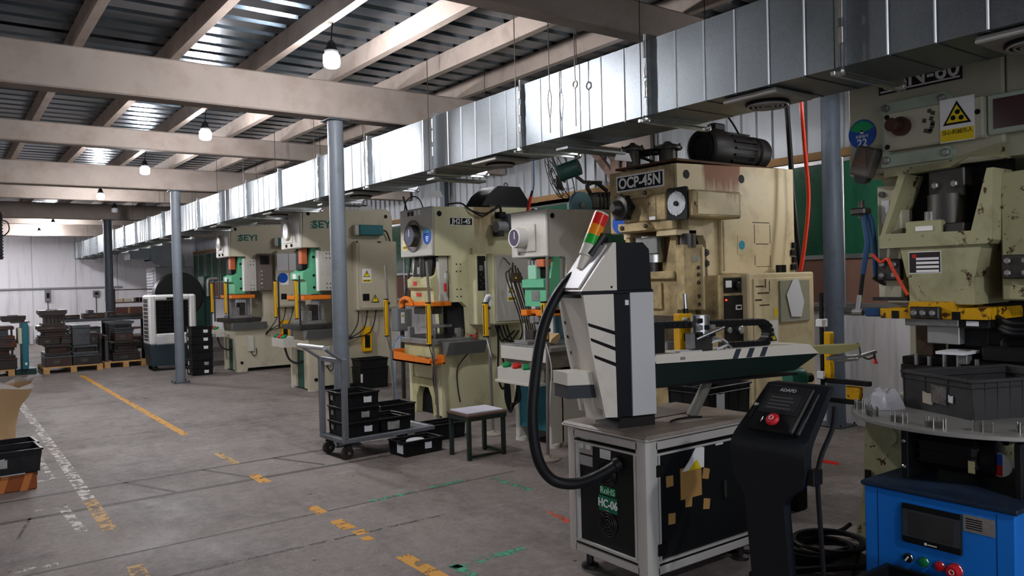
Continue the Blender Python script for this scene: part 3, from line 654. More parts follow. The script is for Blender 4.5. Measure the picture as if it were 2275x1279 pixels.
def far_extra(t, X, Y):
    """what only the far one carries: operator panel, papers and signs on its cabinet"""
    p = MB().box(X + .42, Y - .2, 1.4, X + .66, Y - .03, 2.05, .012).build('operator_panel', mat('panel_brown', '5f564e', .5), t)
    MB().box(X + .44, Y - .205, 1.86, X + .6, Y - .195, 2.02).build('panel_screen', PANELBLK, p)
    for k in range(5): bolt('s', (X + .47, Y - .2, 1.46 + .07 * k), .016, p, SILVER, 'panel_button', 12)
    for k in (0, 1): plate('s', (X + .86 + .22 * k, Y - .146, 1.9), .2, .3, PAPER, t, 'paper_sheet', .002)
    s = MB(frame('s', (X + .86, Y - .145, 1.62))).cyl((0, 0, 0), (0, 0, .003), .09, n=24).build('round_sign', BLUES, t)
far_extra(P1, 4.11, 13.85)
# ------------------------------------------------------------------ cream-green press (third in the row)
def press_jh():
    Y, W = 7.42, .72; y1 = Y + W; yc = Y + W / 2
    t = thing('power_press', 'pale green-cream press with orange ram clamps and rust-streaked side, behind the stool', 'press', (4.39, Y, 0), group='stamping presses along the wall')
    prof = [(4.39, 1.775), (4.60, 1.775), (4.60, 1.26), (4.72, 1.26), (4.79, 1.2), (4.805, .9), (4.78, .80), (4.43, .80), (4.43, 0), (5.72, 0), (5.72, 2.34), (4.39, 2.31)]
    frame_pair(prof, Y, y1, .08, CREAM3, t)
    MB().box(4.40, Y + .08, 1.79, 5.7, y1 - .08, 2.30).build('head', CREAM3, t)
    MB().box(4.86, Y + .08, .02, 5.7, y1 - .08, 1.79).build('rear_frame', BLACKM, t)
    MB().box(4.44, Y + .08, .36, 4.86, y1 - .08, .80).build('bed', CREAM3D, t)
    # front head cover
    cv = MB().box(4.355, Y + .0, 1.775, 4.395, y1, 2.315, .01).build('head_cover', mat('cover_grey', 'a3a29a', .4, .25, .08), t)
    g = gauge('f', (4.355, Y + .36, 2.01), .12, .09, t, STEELD, mat('dial_blue', '4b5163', .12))
    MB(frame('f', (4.355, Y + .36, 2.01))).lathe((-.06, .0, 0), (0, 0, 1), [(0, .18), (.012, .18), (.014, .17), (.014, .16), (.003, .155)], 32).build('ring_plate', mat('ring_grey', '6d6a66', .45, .3), cv)
    warn('f', (4.355, Y + .6, 1.98), .11, .25, cv, mat('old_label', 'c9bb95', .6))
    s = MB(frame('f', (4.355, Y + .1, 1.99))).cyl((0, 0, 0), (0, 0, .004), .085, n=26).build('round_sign', BLUES, cv)
    for k in range(3): MB(frame('f', (4.351, Y + .1, 1.985 - .022 * k))).box(-.03 + .006 * k, -.006, 0, .03 - .006 * k, .006, .0015).build('sign_text_row', WHTTEXT, cv)
    MB(frame('f', (4.35, Y + .1, 2.03))).prism([(-.06, 0), (-.05, .035), (0, .055), (.05, .035), (.06, 0)], 'z', .0, .002).build('sign_crest', mat('crest_cyan', '3f9fc8', .4), cv)
    for k in range(4): MB(frame('f', (4.355, Y + .5 - .08 * k, 2.27))).box(-.03, -.03, 0, .02, .02, .004).build('stencil_mark', WHITE if k > 1 else BLKTEXT, cv)
    MB(frame('s', (4.455, Y, 2.235))).cyl((0, 0, -.005), (0, 0, .003), .03, n=16).build('lifting_hole', BLACKM, t)
    pl = plate('s', (4.735, Y, 2.155), .29, .075, BLACKM, t, 'name_plate', .004)
    MB(frame('s', (4.735, Y, 2.155))).box(-.15, -.042, 0, .15, .042, .0025).build('plate_border', WHITE, pl)
    text('JH21-45', .082, frame('s', (4.735, Y - .005, 2.154)), WHTTEXT, pl, bold=.0015, sx=.9)
    # grey motor valve on the side
    mv = MB().box(5.28, Y - .16, 2.06, 5.56, Y, 2.25, .025).build('side_motor', mat('motor_grey', '5a5e63', .45), t)
    MB().cyl((5.15, Y - .08, 2.1), (5.3, Y - .08, 2.1), .065, n=20).build('motor_cap', mat('cap_grey', '84868a', .45), mv)
    MB().box(5.16, Y - .13, 1.99, 5.24, Y, 2.06, .01).build('motor_foot', STEELD, mv)
    MB().box(5.19, Y - .1, 2.2, 5.29, Y, 2.27, .01).build('terminal_box', BLACKM, mv)
    for d in (0, .025): MB().tube([(5.24, Y - .05 - d, 2.26), (5.22, Y - .06, 2.32 + d), (5.12, Y - .05, 2.28), (5.0, Y - .04 - d, 2.22 + d), (4.85, Y - .03, 2.28), (4.75, Y + .02, 2.36), (4.62, Y + .1, 2.35)], .009, 6, 5).build('cable', RUBBER, mv)
    # ram
    rm = MB().prism([(4.42, 1.27), (4.60, 1.27), (4.60, 1.78), (4.50, 1.78), (4.46, 1.57), (4.38, 1.52), (4.38, 1.43), (4.42, 1.39)], 'y', Y + .1, y1 - .1).build('ram', CREAM3D, t)
    MB().prism([(yc - .2, 1.54), (yc + .22, 1.54), (yc + .16, 1.78), (yc - .24, 1.78)], 'x', 4.43, 4.52).build('ram_recess', BLACKM, rm)
    MB().box(4.42, yc - .02, 1.58, 4.44, yc + .1, 1.66).build('connecting_screw', STEEL, rm)
    MB().cyl((4.45, yc, 1.55), (4.45, yc, 1.8), .05, n=14).build('screw_shaft', STEELD, rm)
    for yy in (Y + .06, y1 - .13): MB().box(4.47, yy, 1.27, 4.585, yy + .07, 1.76, .006).build('gib', CREAM4, t)
    MB().box(4.376, yc + .04, 1.45, 4.382, yc + .12, 1.5).build('red_label', RED, rm)
    MB().box(4.416, yc + .02, 1.33, 4.422, yc + .12, 1.37).build('red_label', RED, rm)
    for zz in (1.32, 1.4, 1.6, 1.68):
        for xx in (4.66, 4.71): bolt('s', (xx, Y, zz), .008, t, BLACKM, 'bolt', 8)
    MB().cyl((4.5, Y - .015, 1.38), (4.5, Y - .015, 1.47), .016, n=10).build('spray_tip', RED, t)
    MB().tube([(4.5, Y - .015, 1.47), (4.5, Y - .02, 1.56), (4.53, Y - .015, 1.6), (4.56, Y + .01, 1.5)], .006, 6, 4).build('spray_tube', SILVER, t)
    # orange clamps
    MB().box(4.36, Y + .05, 1.22, 4.62, y1 - .05, 1.27, .008).build('clamp_plate', ORANGE, t)
    MB().tube([(4.35, y1 - .02, 1.20), (4.34, y1 + .0, 1.26), (4.34, y1 - .1, 1.31), (4.34, y1 - .22, 1.29), (4.35, y1 - .26, 1.22)], .026, 8, 4).build('clamp_arm', ORANGE, t)
    MB().box(4.4, Y + .2, 1.13, 4.58, y1 - .2, 1.21, .005).build('upper_die', STEELD, t)
    # bolster, die and tray
    MB().box(4.33, Y - .02, .80, 4.84, y1 + .02, .86, .006).build('bolster', STEEL, t)
    MB().prism([(Y - .2, .83), (Y - .02, .83), (Y - .02, .69), (Y - .13, .69)], 'x', 4.42, 4.92).build('scrap_tray', mat('tray_grey', '6a6c6b', .45, .3), t)
    d = MB().box(4.38, yc - .2, .86, 4.68, yc + .16, .9, .004).build('die_set', STEELD, t)
    MB().box(4.36, yc - .24, .98, 4.66, yc - .02, 1.01, .004).build('die_plate', STEEL, d)
    MB().cyl((4.5, yc - .12, .86), (4.5, yc - .12, .98), .03, n=12).build('die_post', SILVER, d)
    for k, (a, b, h) in enumerate(((4.36, .2, .12), (4.4, .26, .09), (4.36, -.28, .1), (4.68, -.3, .11), (4.74, -.25, .09))): MB().box(a, yc + b, .86, a + .06, yc + b + .05, .86 + h, .004).build('parallel_block', SILVER if k % 2 else STEEL, d)
    # front apron, orange parts tray with scrap
    MB().box(4.36, Y + .02, .64, 4.43, y1 - .02, .80, .008).build('apron', CREAM3D, t)
    tr = MB().prism([(Y - .12, .60), (y1 - .01, .60), (y1 - .01, .71), (Y - .12, .66)], 'x', 4.21, 4.235).prism([(4.21, .60), (4.41, .60), (4.41, .62), (4.21, .62)], 'y', Y - .12, y1 - .01).box(4.21, y1 - .03, .6, 4.41, y1 - .01, .73).box(4.39, Y - .12, .6, 4.41, y1 - .01, .70).build('parts_tray', ORANGE, t)
    for k in range(9): MB(Matrix.Translation((4.26 + .1 * rnd.random(), Y - .05 + .05 * k, .65)) @ Matrix.Rotation(k, 4, 'Z')).box(-.03, -.02, -.015, .03, .02, .02, .004).build('pressed_offcut', STEELD if k % 3 else ORANGE, tr)
    # base front with black arch
    MB().prism([(Y + .08, 0), (Y + .17, 0), (Y + .2, .2), (Y + .27, .31), (y1 - .25, .31), (y1 - .18, .2), (y1 - .16, 0), (y1 - .08, 0), (y1 - .08, .40), (Y + .08, .40)], 'x', 4.42, 4.5).build('base_front', CREAM3D, t)
    MB().box(4.5, Y + .08, .0, 4.86, y1 - .08, .36).build('arch_void', BLACKM, t)
    MB().box(4.42, Y + .16, .42, 4.43, y1 - .16, .58).build('front_panel', CREAM3, t)
    MB().tube([(4.41, Y + .13, .55), (4.39, Y + .1, .4), (4.4, Y + .08, .25), (4.38, Y + .04, .15)], .01, 6, 4).build('cable', RUBBER, t)
    # operator panel and cabinet on the near side
    op = MB().box(4.81, Y - .16, 1.0, 4.96, Y, 1.785, .008).build('operator_panel', CREAM3, t)
    MB().box(4.83, Y - .166, 1.38, 4.94, Y - .158, 1.765, .004).build('panel_face', PANELBLK, op)
    MB().box(4.85, Y - .17, 1.6, 4.9, Y - .164, 1.66).build('panel_display', SILVER, op)
    for k in range(5): bolt('s', (4.87 + .03 * (k % 2), Y - .166, 1.42 + .035 * k), .012, op, STEELD, 'panel_knob', 10)
    MB().box(4.86, Y - .03, 1.785, 4.92, Y, 1.86).build('bracket', CREAM3, op)
    cb = MB().box(4.97, Y - .26, 1.0, 5.54, Y, 1.79, .012).build('electrical_cabinet', CREAM3, t)
    MB().box(5.0, Y - .272, 1.03, 5.52, Y - .258, 1.77, .006).build('cabinet_door', CREAM4, cb)
    warn('s', (5.21, Y - .272, 1.36), .12, .22, cb)
    for k in range(4): MB().tube([(5.1 + .05 * k, Y - .1, .98), (5.12 + .07 * k, Y - .14, .85 - .03 * k), (5.2 + .12 * k, Y - .1, .8), (5.4 + .06 * k, Y - .05, .9)], .01, 6, 4).build('cable', RUBBER, t)
    MB().tube([(5.15, Y - .08, .98), (5.13, Y - .1, .7), (5.12, Y - .1, .4), (5.18, Y - .1, .25), (5.25, Y - .1, .4), (5.2, Y - .08, .6)], .012, 6, 5).build('hanging_cable', RUBBER, t)
    MB().tube([(4.72, Y - .1, .69), (4.66, Y - .05, .6), (4.62, Y - .02, .5), (4.63, Y - .015, .3), (4.66, Y - .01, .15)], .007, 6, 4).build('cable', RUBBER, t)
    # black motor on the roof and whip cable
    mo = MB().box(5.2, Y + .1, 2.335, 5.75, y1 - .1, 2.36).build('motor_plate', STEELD, t)
    MB().prism([(5.12, 2.36), (5.8, 2.36), (5.8, 2.44), (5.68, 2.60), (5.36, 2.60), (5.22, 2.50)], 'y', Y + .15, y1 - .2).build('belt_guard', BLACK, mo)
    MB().torus((5.55, yc - .1, 2.63), (0, 1, 0), .025, .007, 14, 6).build('eye_bolt', STEELD, mo)
    MB().tube([(4.5, Y + .4, 2.3), (4.45, Y + .42, 2.43), (4.38, Y + .45, 2.46), (4.3, Y + .46, 2.4), (4.28, Y + .46, 2.3)], .007, 6, 4).build('whip_cable', RUBBER, t)
    MB().tube([(4.36, y1 + .0, .87), (4.3, y1 + .04, .84), (4.24, y1 + .05, .7), (4.25, y1 + .03, .4), (4.28, y1 + .02, .15), (4.34, y1 + .04, .01)], .007, 7, 5).build('blue_hose', mat('line_blue', '5a7fae', .4), t)
    for k in range(3): MB().tube([(4.9, Y - .02, .95 - .04 * k), (4.86, Y - .06, .9 - .03 * k), (4.83, Y - .03, .88), (4.8, Y + .03, .9 - .02 * k)], .006, 6, 4).build('red_wire', RED, t)
    for xx in (4.44, 5.6):
        for yy in (Y + .06, y1 - .06): MB().box(xx - .03, yy - .05, 0, xx + .07, yy + .05, .02).build('foot_pad', STEELD, t)
press_jh()
# ------------------------------------------------------------------ small white press with teal cabinet (fourth)
def press_four():
    Y, W = 5.4, .53; y1 = Y + W; yc = Y + W / 2; X = 4.36
    t = thing('power_press', 'small off-white press with green ram and teal pedestal, behind the black robot hose', 'press', (X, Y, 0), group='stamping presses along the wall')
    prof = [(X, 1.69), (X + .17, 1.69), (X + .19, 1.66), (X + .19, 1.2), (X + .4, 1.2), (X + .4, .9), (X + .1, .88), (X + .1, 0), (5.6, 0), (5.6, 2.14), (X, 2.105)]
    frame_pair(prof, Y, y1, .06, CREAM4, t)
    MB().box(X + .01, Y + .06, 1.7, 5.58, y1 - .06, 2.10).build('head', CREAM4, t)
    MB().box(X + .42, Y + .06, .02, 5.58, y1 - .06, 1.7).build('rear_frame', mat('press_inner_teal', '26505a', .5), t)
    cv = MB().box(X - .03, Y, 1.69, X + .005, y1, 2.115, .01).build('head_cover', CREAM4, t)
    MB().box(X - .045, Y + .15, 1.74, X - .03, Y + .40, 1.99, .008).build('gauge_plate', CREAM4, cv)
    gauge('f', (X - .045, Y + .33, 1.87), .09, .1, t, mat('gauge_white', 'd0cec8', .4), mat('dial_violet', '514c5e', .12))
    bolt('f', (X - .03, Y + .41, 1.73), .014, cv, STEEL)
    MB(frame('s', (X + .04, Y, 2.05))).cyl((0, 0, -.005), (0, 0, .003), .024, n=16).build('lifting_hole', BLACKM, t)
    MB(frame('s', (X + .48, Y, 1.87))).cyl((0, 0, 0), (0, 0, .05), .075, n=22).build('side_cap', CREAM4, t)
    MB().box(X + .6, Y - .01, 1.76, X + 1.1, Y, 1.9).build('side_plate_green', mat('plate_green', '3d6f5c', .5), t)
    rm = MB().prism([(X - .03, 1.25), (X + .13, 1.25), (X + .13, 1.69), (X + .06, 1.69), (X + .02, 1.50), (X - .06, 1.49), (X - .06, 1.42), (X - .03, 1.40)], 'y', Y + .02, Y + .335).build('ram', GREENP, t)
    MB().box(X - .05, Y + .14, 1.49, X + .03, Y + .26, 1.62, .006).build('ram_socket', mat('ram_pale', '8cc0a4', .4), rm)
    MB().box(X - .0, Y + .06, 1.5, X + .1, Y + .28, 1.68, .01).build('ram_recess', BLACKM, rm)
    MB().box(X - .04, Y + .04, 1.60, X + .08, Y + .15, 1.67, .006).build('ram_lever', mat('ram_orange', 'b4603c', .5), rm)
    for k in range(3): MB().cyl((X - .035, Y + .15 + .05 * k, 1.6), (X - .035, Y + .15 + .05 * k, 1.66), .014, n=10).build('clamp_bolt', SILVER, rm)
    MB().box(X - .035, Y + .12, 1.3, X - .029, Y + .23, 1.39).build('ram_plate', STEEL, rm)
    MB().box(X + .13, Y + .05, 1.2, X + .19, Y + .1, 1.68, .004).build('gib', CREAM4, t)
    cp = MB().box(X - .08, Y + .02, 1.165, X + .3, Y + .12, 1.22, .006).box(X - .08, Y + .25, 1.165, X + .3, Y + .34, 1.22, .006).box(X - .03, Y + .02, 1.18, X + .3, Y + .34, 1.22, .006).build('clamp_plate', ORANGE, t)
    for k, (a, b, c) in enumerate(((-.08, -.08, .07), (-.06, -.03, .05), (-.07, -.14, .06), (.0, -.08, .08))): MB().box(X + a, yc + b - .03, 1.165 - c, X + a + .08, yc + b + .03, 1.165, .008).build('punch_holder', STEELD if k % 2 else STEEL, t)
    # bed with apron
    MB().box(X - .26, Y - .3, .88, X + .42, y1 - .1, .92, .006).build('bolster', STEEL, t)
    MB().box(X - .27, Y - .25, .79, X - .24, y1 - .13, .905, .004).build('apron', CREAM4, t)
    MB().box(X - .24, Y, .6, X + .4, y1 - .15, .88, .006).build('bed', mat('bed_grime', '8a8474', .5, 0, .15, 5, .6, '3d3830'), t)
    MB().box(X - .26, Y - .12, .72, X + .4, Y, .88, .006).build('bed_flange', mat('bed_grime', '8a8474'), t)
    d = MB().box(X - .18, yc - .15, .92, X + .12, yc + .05, .95, .004).build('die_set', STEEL, t)
    MB().cyl((X - .1, yc + .0, .95), (X - .1, yc + .0, 1.1), .012, n=8).build('die_post', SILVER, d)
    MB().box(X - .05, yc - .06, .95, X + .08, yc + .06, 1.03, .005).build('die_block', STEELD, d)
    MB(Matrix.Translation((X - .05, Y - .04, .945)) @ Matrix.Rotation(.4, 4, 'Z')).prism([(-.09, 0), (.02, -.02), (.1, .03), (.08, .07), (-.06, .03)], 'y', -.05, .05).build('paper_scrap', mat('kraft', 'b39a72', .8), t)
    # control box on bracket, cables below
    button_box(X - .29, Y - .06, y1 - .1, .60, .71, .15, t, CREAM4, (GREENB, RED, GREENB))
    MB().box(X - .3, Y - .1, .575, X - .1, y1 - .07, .60, .003).build('control_bracket', CREAM4, t)
    for k in range(5): MB().tube([(X - .2, y1 - .09 - .015 * k, .58), (X - .18, y1 - .06 - .02 * k, .4), (X - .14, y1 - .08, .28 + .02 * k), (X - .1, y1 - .1 - .02 * k, .4), (X - .08, y1 - .12, .58)], .008, 6, 5).build('hanging_cable', RUBBER, t)
    # teal pedestal front between legs
    MB().prism([(Y + .08, .14), (y1 - .06, .14), (y1 - .06, .56), (Y + .08, .56), (Y + .03, .45), (Y + .03, .2)], 'x', X - .02, X + .05).build('pedestal_panel', TEAL, t)
    for a in (Y - .0, y1 - .06): MB().box(X - .03, a, .03, X + .12, a + .06, .60, .006).build('leg', CREAM4, t)
    for a in (Y + .03, y1 - .03): MB().lathe((X + .02, a, 0), (0, 0, 1), [(0, .06), (.03, .055), (.04, .03), (.07, .02)], 14).build('levelling_foot', CREAM4, t)
    op = MB().box(X + .3, Y - .12, 1.22, X + .44, Y, 1.68, .008).build('operator_panel', CREAM4, t)
    MB().box(X + .315, Y - .126, 1.36, X + .425, Y - .118, 1.65).build('panel_face', PANELBLK, op)
    for k in range(4): MB().tube([(X + .1, Y - .13, .72 - .03 * k), (X + .2, Y - .18, .56 - .02 * k), (X + .4, Y - .2, .5 + .03 * k), (X + .6, Y - .15, .56)], .009, 6, 5).build('cable', RUBBER, t)
    MB().tube([(X + .2, Y - .2, .52), (X + .35, Y - .2, .5)], .011, 6).build('cable_plug', RED, t)
    # blue pulley wheel and small motor on top
    pw = MB().lathe((4.86, Y + .12, 2.17), (0, 1, 0), [(0, .07), (.0, .125), (.012, .13), (.02, .118), (.03, .118), (.04, .13), (.05, .125), (.05, .09), (.035, .08)], 30).build('pulley_wheel', mat('pulley_blue', '6d93a0', .4, .3), t)
    MB().cyl((4.86, Y + .11, 2.17), (4.86, Y + .2, 2.17), .03, n=14).build('pulley_hub', STEEL, pw)
    mo = MB().box(5.0, Y + .1, 2.125, 5.4, Y + .4, 2.28, .03).build('top_motor', mat('motor_dirty', '75736c', .5, .2, .2, 6, .5), t)
    for k in range(6): MB().box(5.06 + .05 * k, Y + .09, 2.14, 5.075 + .05 * k, Y + .41, 2.3).build('motor_fin', STEELD, mo)
    MB().tube([(5.05, Y + .2, 2.28), (5.0, Y + .2, 2.36), (5.1, Y + .2, 2.4), (5.25, Y + .2, 2.33)], .02, 8, 4).build('conduit', STEELD, mo)
press_four()
# ------------------------------------------------------------------ rusty beige press (fifth)
def press_rusty():
    Y, W, X = 3.9, .68, 4.35; y1 = Y + W; yc = Y + W / 2
    t = thing('power_press', 'rust-stained beige press with black motor on its roof, behind the robot arm', 'press', (X, Y, 0), group='stamping presses along the wall')
    prof = [(X + .12, 1.79), (X + .27, 1.79), (X + .3, 1.74), (X + .33, 1.24), (X + .40, 1.2), (X + .42, .9), (X + .1, .86), (X + .1, 0), (5.76, 0), (5.76, 2.35), (X, 2.31), (X, 2.10), (X + .1, 2.10)]
    frame_pair(prof, Y, y1, .07, CREAM5, t)
    MB().box(X + .01, Y + .07, 1.83, 5.74, y1 - .07, 2.31).build('head', CREAM5D, t)
    MB().box(X + .44, Y + .07, .02, 5.74, y1 - .07, 1.83).build('rear_frame', CREAM5D, t)
    MB().box(X + .1, Y + .07, .2, X + .44, y1 - .07, .86).build('bed', CREAM5D, t)
    fr = MB().box(X - .03, Y + .02, 1.83, X + .02, y1, 2.31, .01).build('head_front', CREAM5D, t)
    pl = plate('f', (X - .03, Y + .345, 2.215), .47, .1, BLACKM, t, 'name_plate', .006)
    MB(frame('f', (X - .03, Y + .345, 2.215))).box(-.25, -.062, 0, .25, .062, .003).build('plate_border', WHITE, pl)
    text('OCP-45N', .115, frame('f', (X - .037, Y + .345, 2.213)), WHTTEXT, pl, bold=.003, sx=.93)
    for xx, zz in ((X + .1, 2.235), (X + .735, 2.235)): MB(frame('s', (xx, Y, zz))).cyl((0, 0, -.005), (0, 0, .003), .033, n=18).build('lifting_hole', BLACKM, t)
    MB().box(X - .005, Y - .004, 2.10, X + .74, Y + .02, 2.112).build('weld_seam', CREAM5D, t)
    # gear cover with gauge panel standing proud below the name plate
    gb = MB().box(X - .05, Y - .2, 1.905, X + .47, Y + .07, 2.10, .012).box(X - .05, Y + .07, 1.905, X + .0, y1 - .17, 2.10, .008).build('gear_cover', CREAM5D, t)
    MB().box(X - .02, Y - .206, 1.925, X + .44, Y - .199, 2.085, .003).build('access_lid', CREAM5, gb)
    MB(frame('f', (X - .05, Y - .055, 2.01))).prism([(-.085, -.115), (.085, -.115), (.095, -.1), (.095, .1), (.085, .115), (-.085, .115), (-.095, .1), (-.095, -.1)], 'z', 0, .02).build('gauge_frame', BLACK, gb)
    MB(frame('f', (X - .071, Y - .055, 2.01))).cyl((0, 0, 0), (0, 0, .004), .085, n=28).build('dial_face', mat('dial_silver', 'a9aeb2', .25, .5, .25, 8), gb)
    for k in range(8):
        a = k / 8 * 2 * PI; MB(frame('f', (X - .076, Y - .055 - .07 * math.cos(a), 2.01 + .08 * math.sin(a)))).box(-.003, -.012, 0, .003, .012, .002).build('dial_mark', WHTTEXT, gb)
    MB(frame('f', (X - .076, Y - .055, 2.01))).cyl((0, 0, 0), (0, 0, .012), .018, n=12).build('dial_hub', BLACKM, gb)
    for z0, z1 in ((2.09, 2.14), (1.84, 1.90)):
        sb = MB(frame('f', (X - .03, Y + .37, (z0 + z1) / 2))).prism([(-.15, -.03), (.13, -.03), (.15, -.01), (.15, .01), (.13, .03), (-.15, .03), (-.17, .01), (-.17, -.01)], 'z', 0, .05).build('slotted_bar', CREAM5D, t)
        for dy in (-.13, .12): bolt('f', (X - .08, Y + .37 + dy, (z0 + z1) / 2), .018, sb, STEELD)
    kn = MB(frame('f', (X - .05, Y + .46, 2.02))).lathe((0, 0, 0), (0, 0, 1), [(0, .07), (.03, .085), (.09, .09), (.1, .06), (.13, .055), (.16, .03)], 18).build('cam_knob', STEELD, t)
    for k in range(6):
        a = k / 6 * 2 * PI; MB(frame('f', (X - .07, Y + .46 + .085 * math.cos(a), 2.02 + .085 * math.sin(a)))).box(-.018, -.018, 0, .018, .018, .06, .004).build('knob_lug', BLACK, kn)
    MB(frame('f', (X - .051, Y + .2, 2.01))).box(-.035, -.09, 0, .035, .07, .004).build('worn_label', CREAM5D, gb)
    plate('f', (X - .053, Y + .2, 1.925), .06, .025, WHITE, gb, 'small_label', .004)
    s = MB(frame('f', (X - .035, Y + .57, 1.91))).cyl((0, 0, 0), (0, 0, .004), .075, n=26).build('round_sign', BLUES, fr)
    text('30', .06, frame('f', (X - .04, Y + .55, 1.88)), WHTTEXT, fr, bold=.001)
    MB().box(X - .02, Y + .0, 1.79, X + .2, Y + .2, 1.83, .004).build('lower_lip', CREAM5, t)
    # crank and ram
    MB().cyl((X + .12, yc + .02, 1.6), (X + .12, yc + .02, 1.8), .1, n=20).build('pitman', SILVER, t)
    MB().box(X + .02, yc - .1, 1.66, X + .08, yc + .12, 1.8, .01).build('crank_cap', STEEL, t)
    MB().cyl((X + .1, yc + .02, 1.42), (X + .1, yc + .02, 1.6), .07, n=18).build('ram_screw', STEELD, t)
    rm = MB().prism([(Y + .06, 1.2), (y1 - .06, 1.2), (y1 - .06, 1.48), (y1 - .1, 1.8), (y1 - .14, 1.8), (y1 - .2, 1.52), (Y + .24, 1.5), (Y + .17, 1.54), (Y + .11, 1.79), (Y + .06, 1.79)], 'x', X + .04, X + .24).build('ram', CREAM5D, t)
    MB().box(X + .01, Y + .07, 1.47, X + .2, y1 - .07, 1.53, .008).build('ram_rim', CREAM5D, rm)
    MB().box(X + .02, Y + .2, 1.25, X + .03, y1 - .2, 1.45).build('ram_front', CREAM5D, rm)
    MB(frame('s', (X + .06, Y + .06, 1.6))).cyl((0, 0, 0), (0, 0, .003), .025, n=14).build('ram_hole', BLACKM, rm)
    gh = MB().box(X + .02, Y - .04, 1.24, X + .23, Y + .05, 1.72, .008).build('guide_housing', CREAM5D, t)
    MB().box(X + .20, Y - .05, 1.24, X + .225, Y - .03, 1.7).build('gib_strip', CREAM5, gh)
    MB().cyl((X + .1, Y + .0, 1.7), (X + .1, Y + .0, 1.80), .06, n=16).build('guide_cylinder', STEELD, gh)
    plate('s', (X + .13, Y - .04, 1.615), .07, .05, SILVER, gh, 'guide_plate', .003)
    for zz in (1.28, 1.34, 1.44, 1.5, 1.55): bolt('s', (X + .16, Y - .04, zz), .015, gh, STEELD)
    for zz in (1.3, 1.4, 1.58, 1.66):
        b = MB(frame('s', (X + .26, Y, zz))).cyl((0, 0, 0), (0, 0, .05), .012, n=10).build('adjusting_screw', STEELD, t)
        MB(frame('s', (X + .26, Y - .03, zz))).cyl((0, 0, 0), (0, 0, .016), .026, n=6).build('lock_nut', STEELD, b)
    # recess cover and seams on the flank
    MB().box(X + .44, Y - .03, 1.5, X + .62, Y, 1.93, .006).build('flank_cover', CREAM5, t)
    MB().box(X + .46, Y - .034, 1.52, X + .475, Y - .028, 1.9).build('cover_edge', CREAM5D, t)
    lb = plate('s', (X + .72, Y, 1.72), .1, .15, mat('old_label', 'c9bb95', .6), t, 'old_label', .003)
    MB(frame('s', (X + .72, Y - .003, 1.72))).cyl((0, 0, 0), (0, 0, .002), .035, n=20).build('label_disc', mat('label_cyan', '2f8fae', .4), lb)
    for a, b, c, d_ in ((X + .86, 1.9, .22, .006), (X + .9, 1.73, .16, .006), (X + .9, 1.55, .2, .004), (X + .88, 1.81, .006, .15), (X + 1.08, 1.81, .006, .15), (X + .88, 1.6, .006, .08), (X + 1.08, 1.6, .006, .08)): plate('s', (a + c / 2, Y, b), c, d_, BLKTEXT, t, 'chalk_mark', .0012)
    # throat, bolster and upper die
    MB().box(X - .1, Y - .02, .86, X + .42, y1 + .02, .93, .006).build('bolster', STEELD, t)
    MB().box(X - .02, Y + .05, 1.14, X + .3, y1 - .05, 1.2, .006).build('clamp_plate', mat('clamp_grime', '5a5044', .5, .4, .3, 6, .5), t)
    MB().box(X + .02, Y + .15, .93, X + .28, y1 - .15, 1.0, .005).build('die_set', STEEL, t)
    # control column and cabinet
    op = MB().box(4.57, Y - .2, .75, 4.86, Y, 1.49, .008).build('operator_panel', CREAM5D, t)
    f1 = MB().box(4.595, Y - .208, 1.36, 4.790, Y - .198, 1.47).build('meter_panel', PANELBLK, op)
    MB().box(4.605, Y - .214, 1.40, 4.670, Y - .206, 1.45).build('ammeter', WHITE, op)
    bolt('s', (4.730, Y - .21, 1.41), .03, op, BLACK, 'selector_knob', 14)
    f2 = MB().box(4.595, Y - .208, 1.16, 4.800, Y - .198, 1.34).build('switch_panel', PANELBLK, op)
    MB().box(4.715, Y - .214, 1.235, 4.780, Y - .206, 1.27).build('counter', WHITE, op); MB().box(4.725, Y - .216, 1.243, 4.770, Y - .21, 1.262).build('counter_window', BLACKM, op)
    MB(frame('s', (4.605, Y - .21, 1.31))).lathe((0, 0, 0), (0, 0, 1), [(0, .007), (.008, .006), (.01, .002)], 10).build('pilot_light', emit('pilot_red', 'ff2a1a', 4.), op)
    MB().box(4.595, Y - .208, 1.0, 4.810, Y - .198, 1.15).build('button_panel', PANELBLK, op)
    for xx, zz, r, m in ((4.630, 1.09, .022, STEEL), (4.750, 1.09, .035, SILVER)): bolt('s', (xx, Y - .208, zz), r, op, m, 'push_button', 18)
    pc = MB().box(4.600, Y - .208, .78, 4.810, Y - .198, .97).build('drive_panel', PANELBLK, op)
    for k in range(9): MB().box(4.620 + .06 * (k % 3), Y - .213, .80 + .05 * (k // 3), 4.660 + .06 * (k % 3), Y - .206, .835 + .05 * (k // 3)).build('panel_key', STEELD, op)
    cb = MB().box(4.800, Y - .26, .2, 5.630, Y, 1.50, .012).build('electrical_cabinet', CREAM5, t)
    MB().box(4.850, Y - .272, .24, 5.580, Y - .258, 1.46, .006).build('cabinet_door', CREAM5, cb)
    warn('s', (5.050, Y - .272, 1.0), .15, .28, cb)
    MB(frame('s', (4.920, Y - .272, 1.12))).lathe((0, 0, 0), (0, 0, 1), [(0, .035), (.02, .035), (.03, .02), (.05, .015)], 16).build('door_lock', SILVER, cb)
    bag = MB().box(5.150, Y - .285, 1.12, 5.530, Y - .272, 1.44, .004).build('plastic_pocket', mat('clear_film', '9a9884', .15, 0, .1), cb)
    T = frame('s', (5.330, Y - .29, 1.30)) @ Matrix.Rotation(.28, 4, 'Z')
    MB(T).prism([(-.09, -.12), (.03, -.16), (.1, -.06), (.08, .13), (.02, .15), (-.1, .06)], 'z', 0, .003).build('paper_sheet', PAPER, cb)
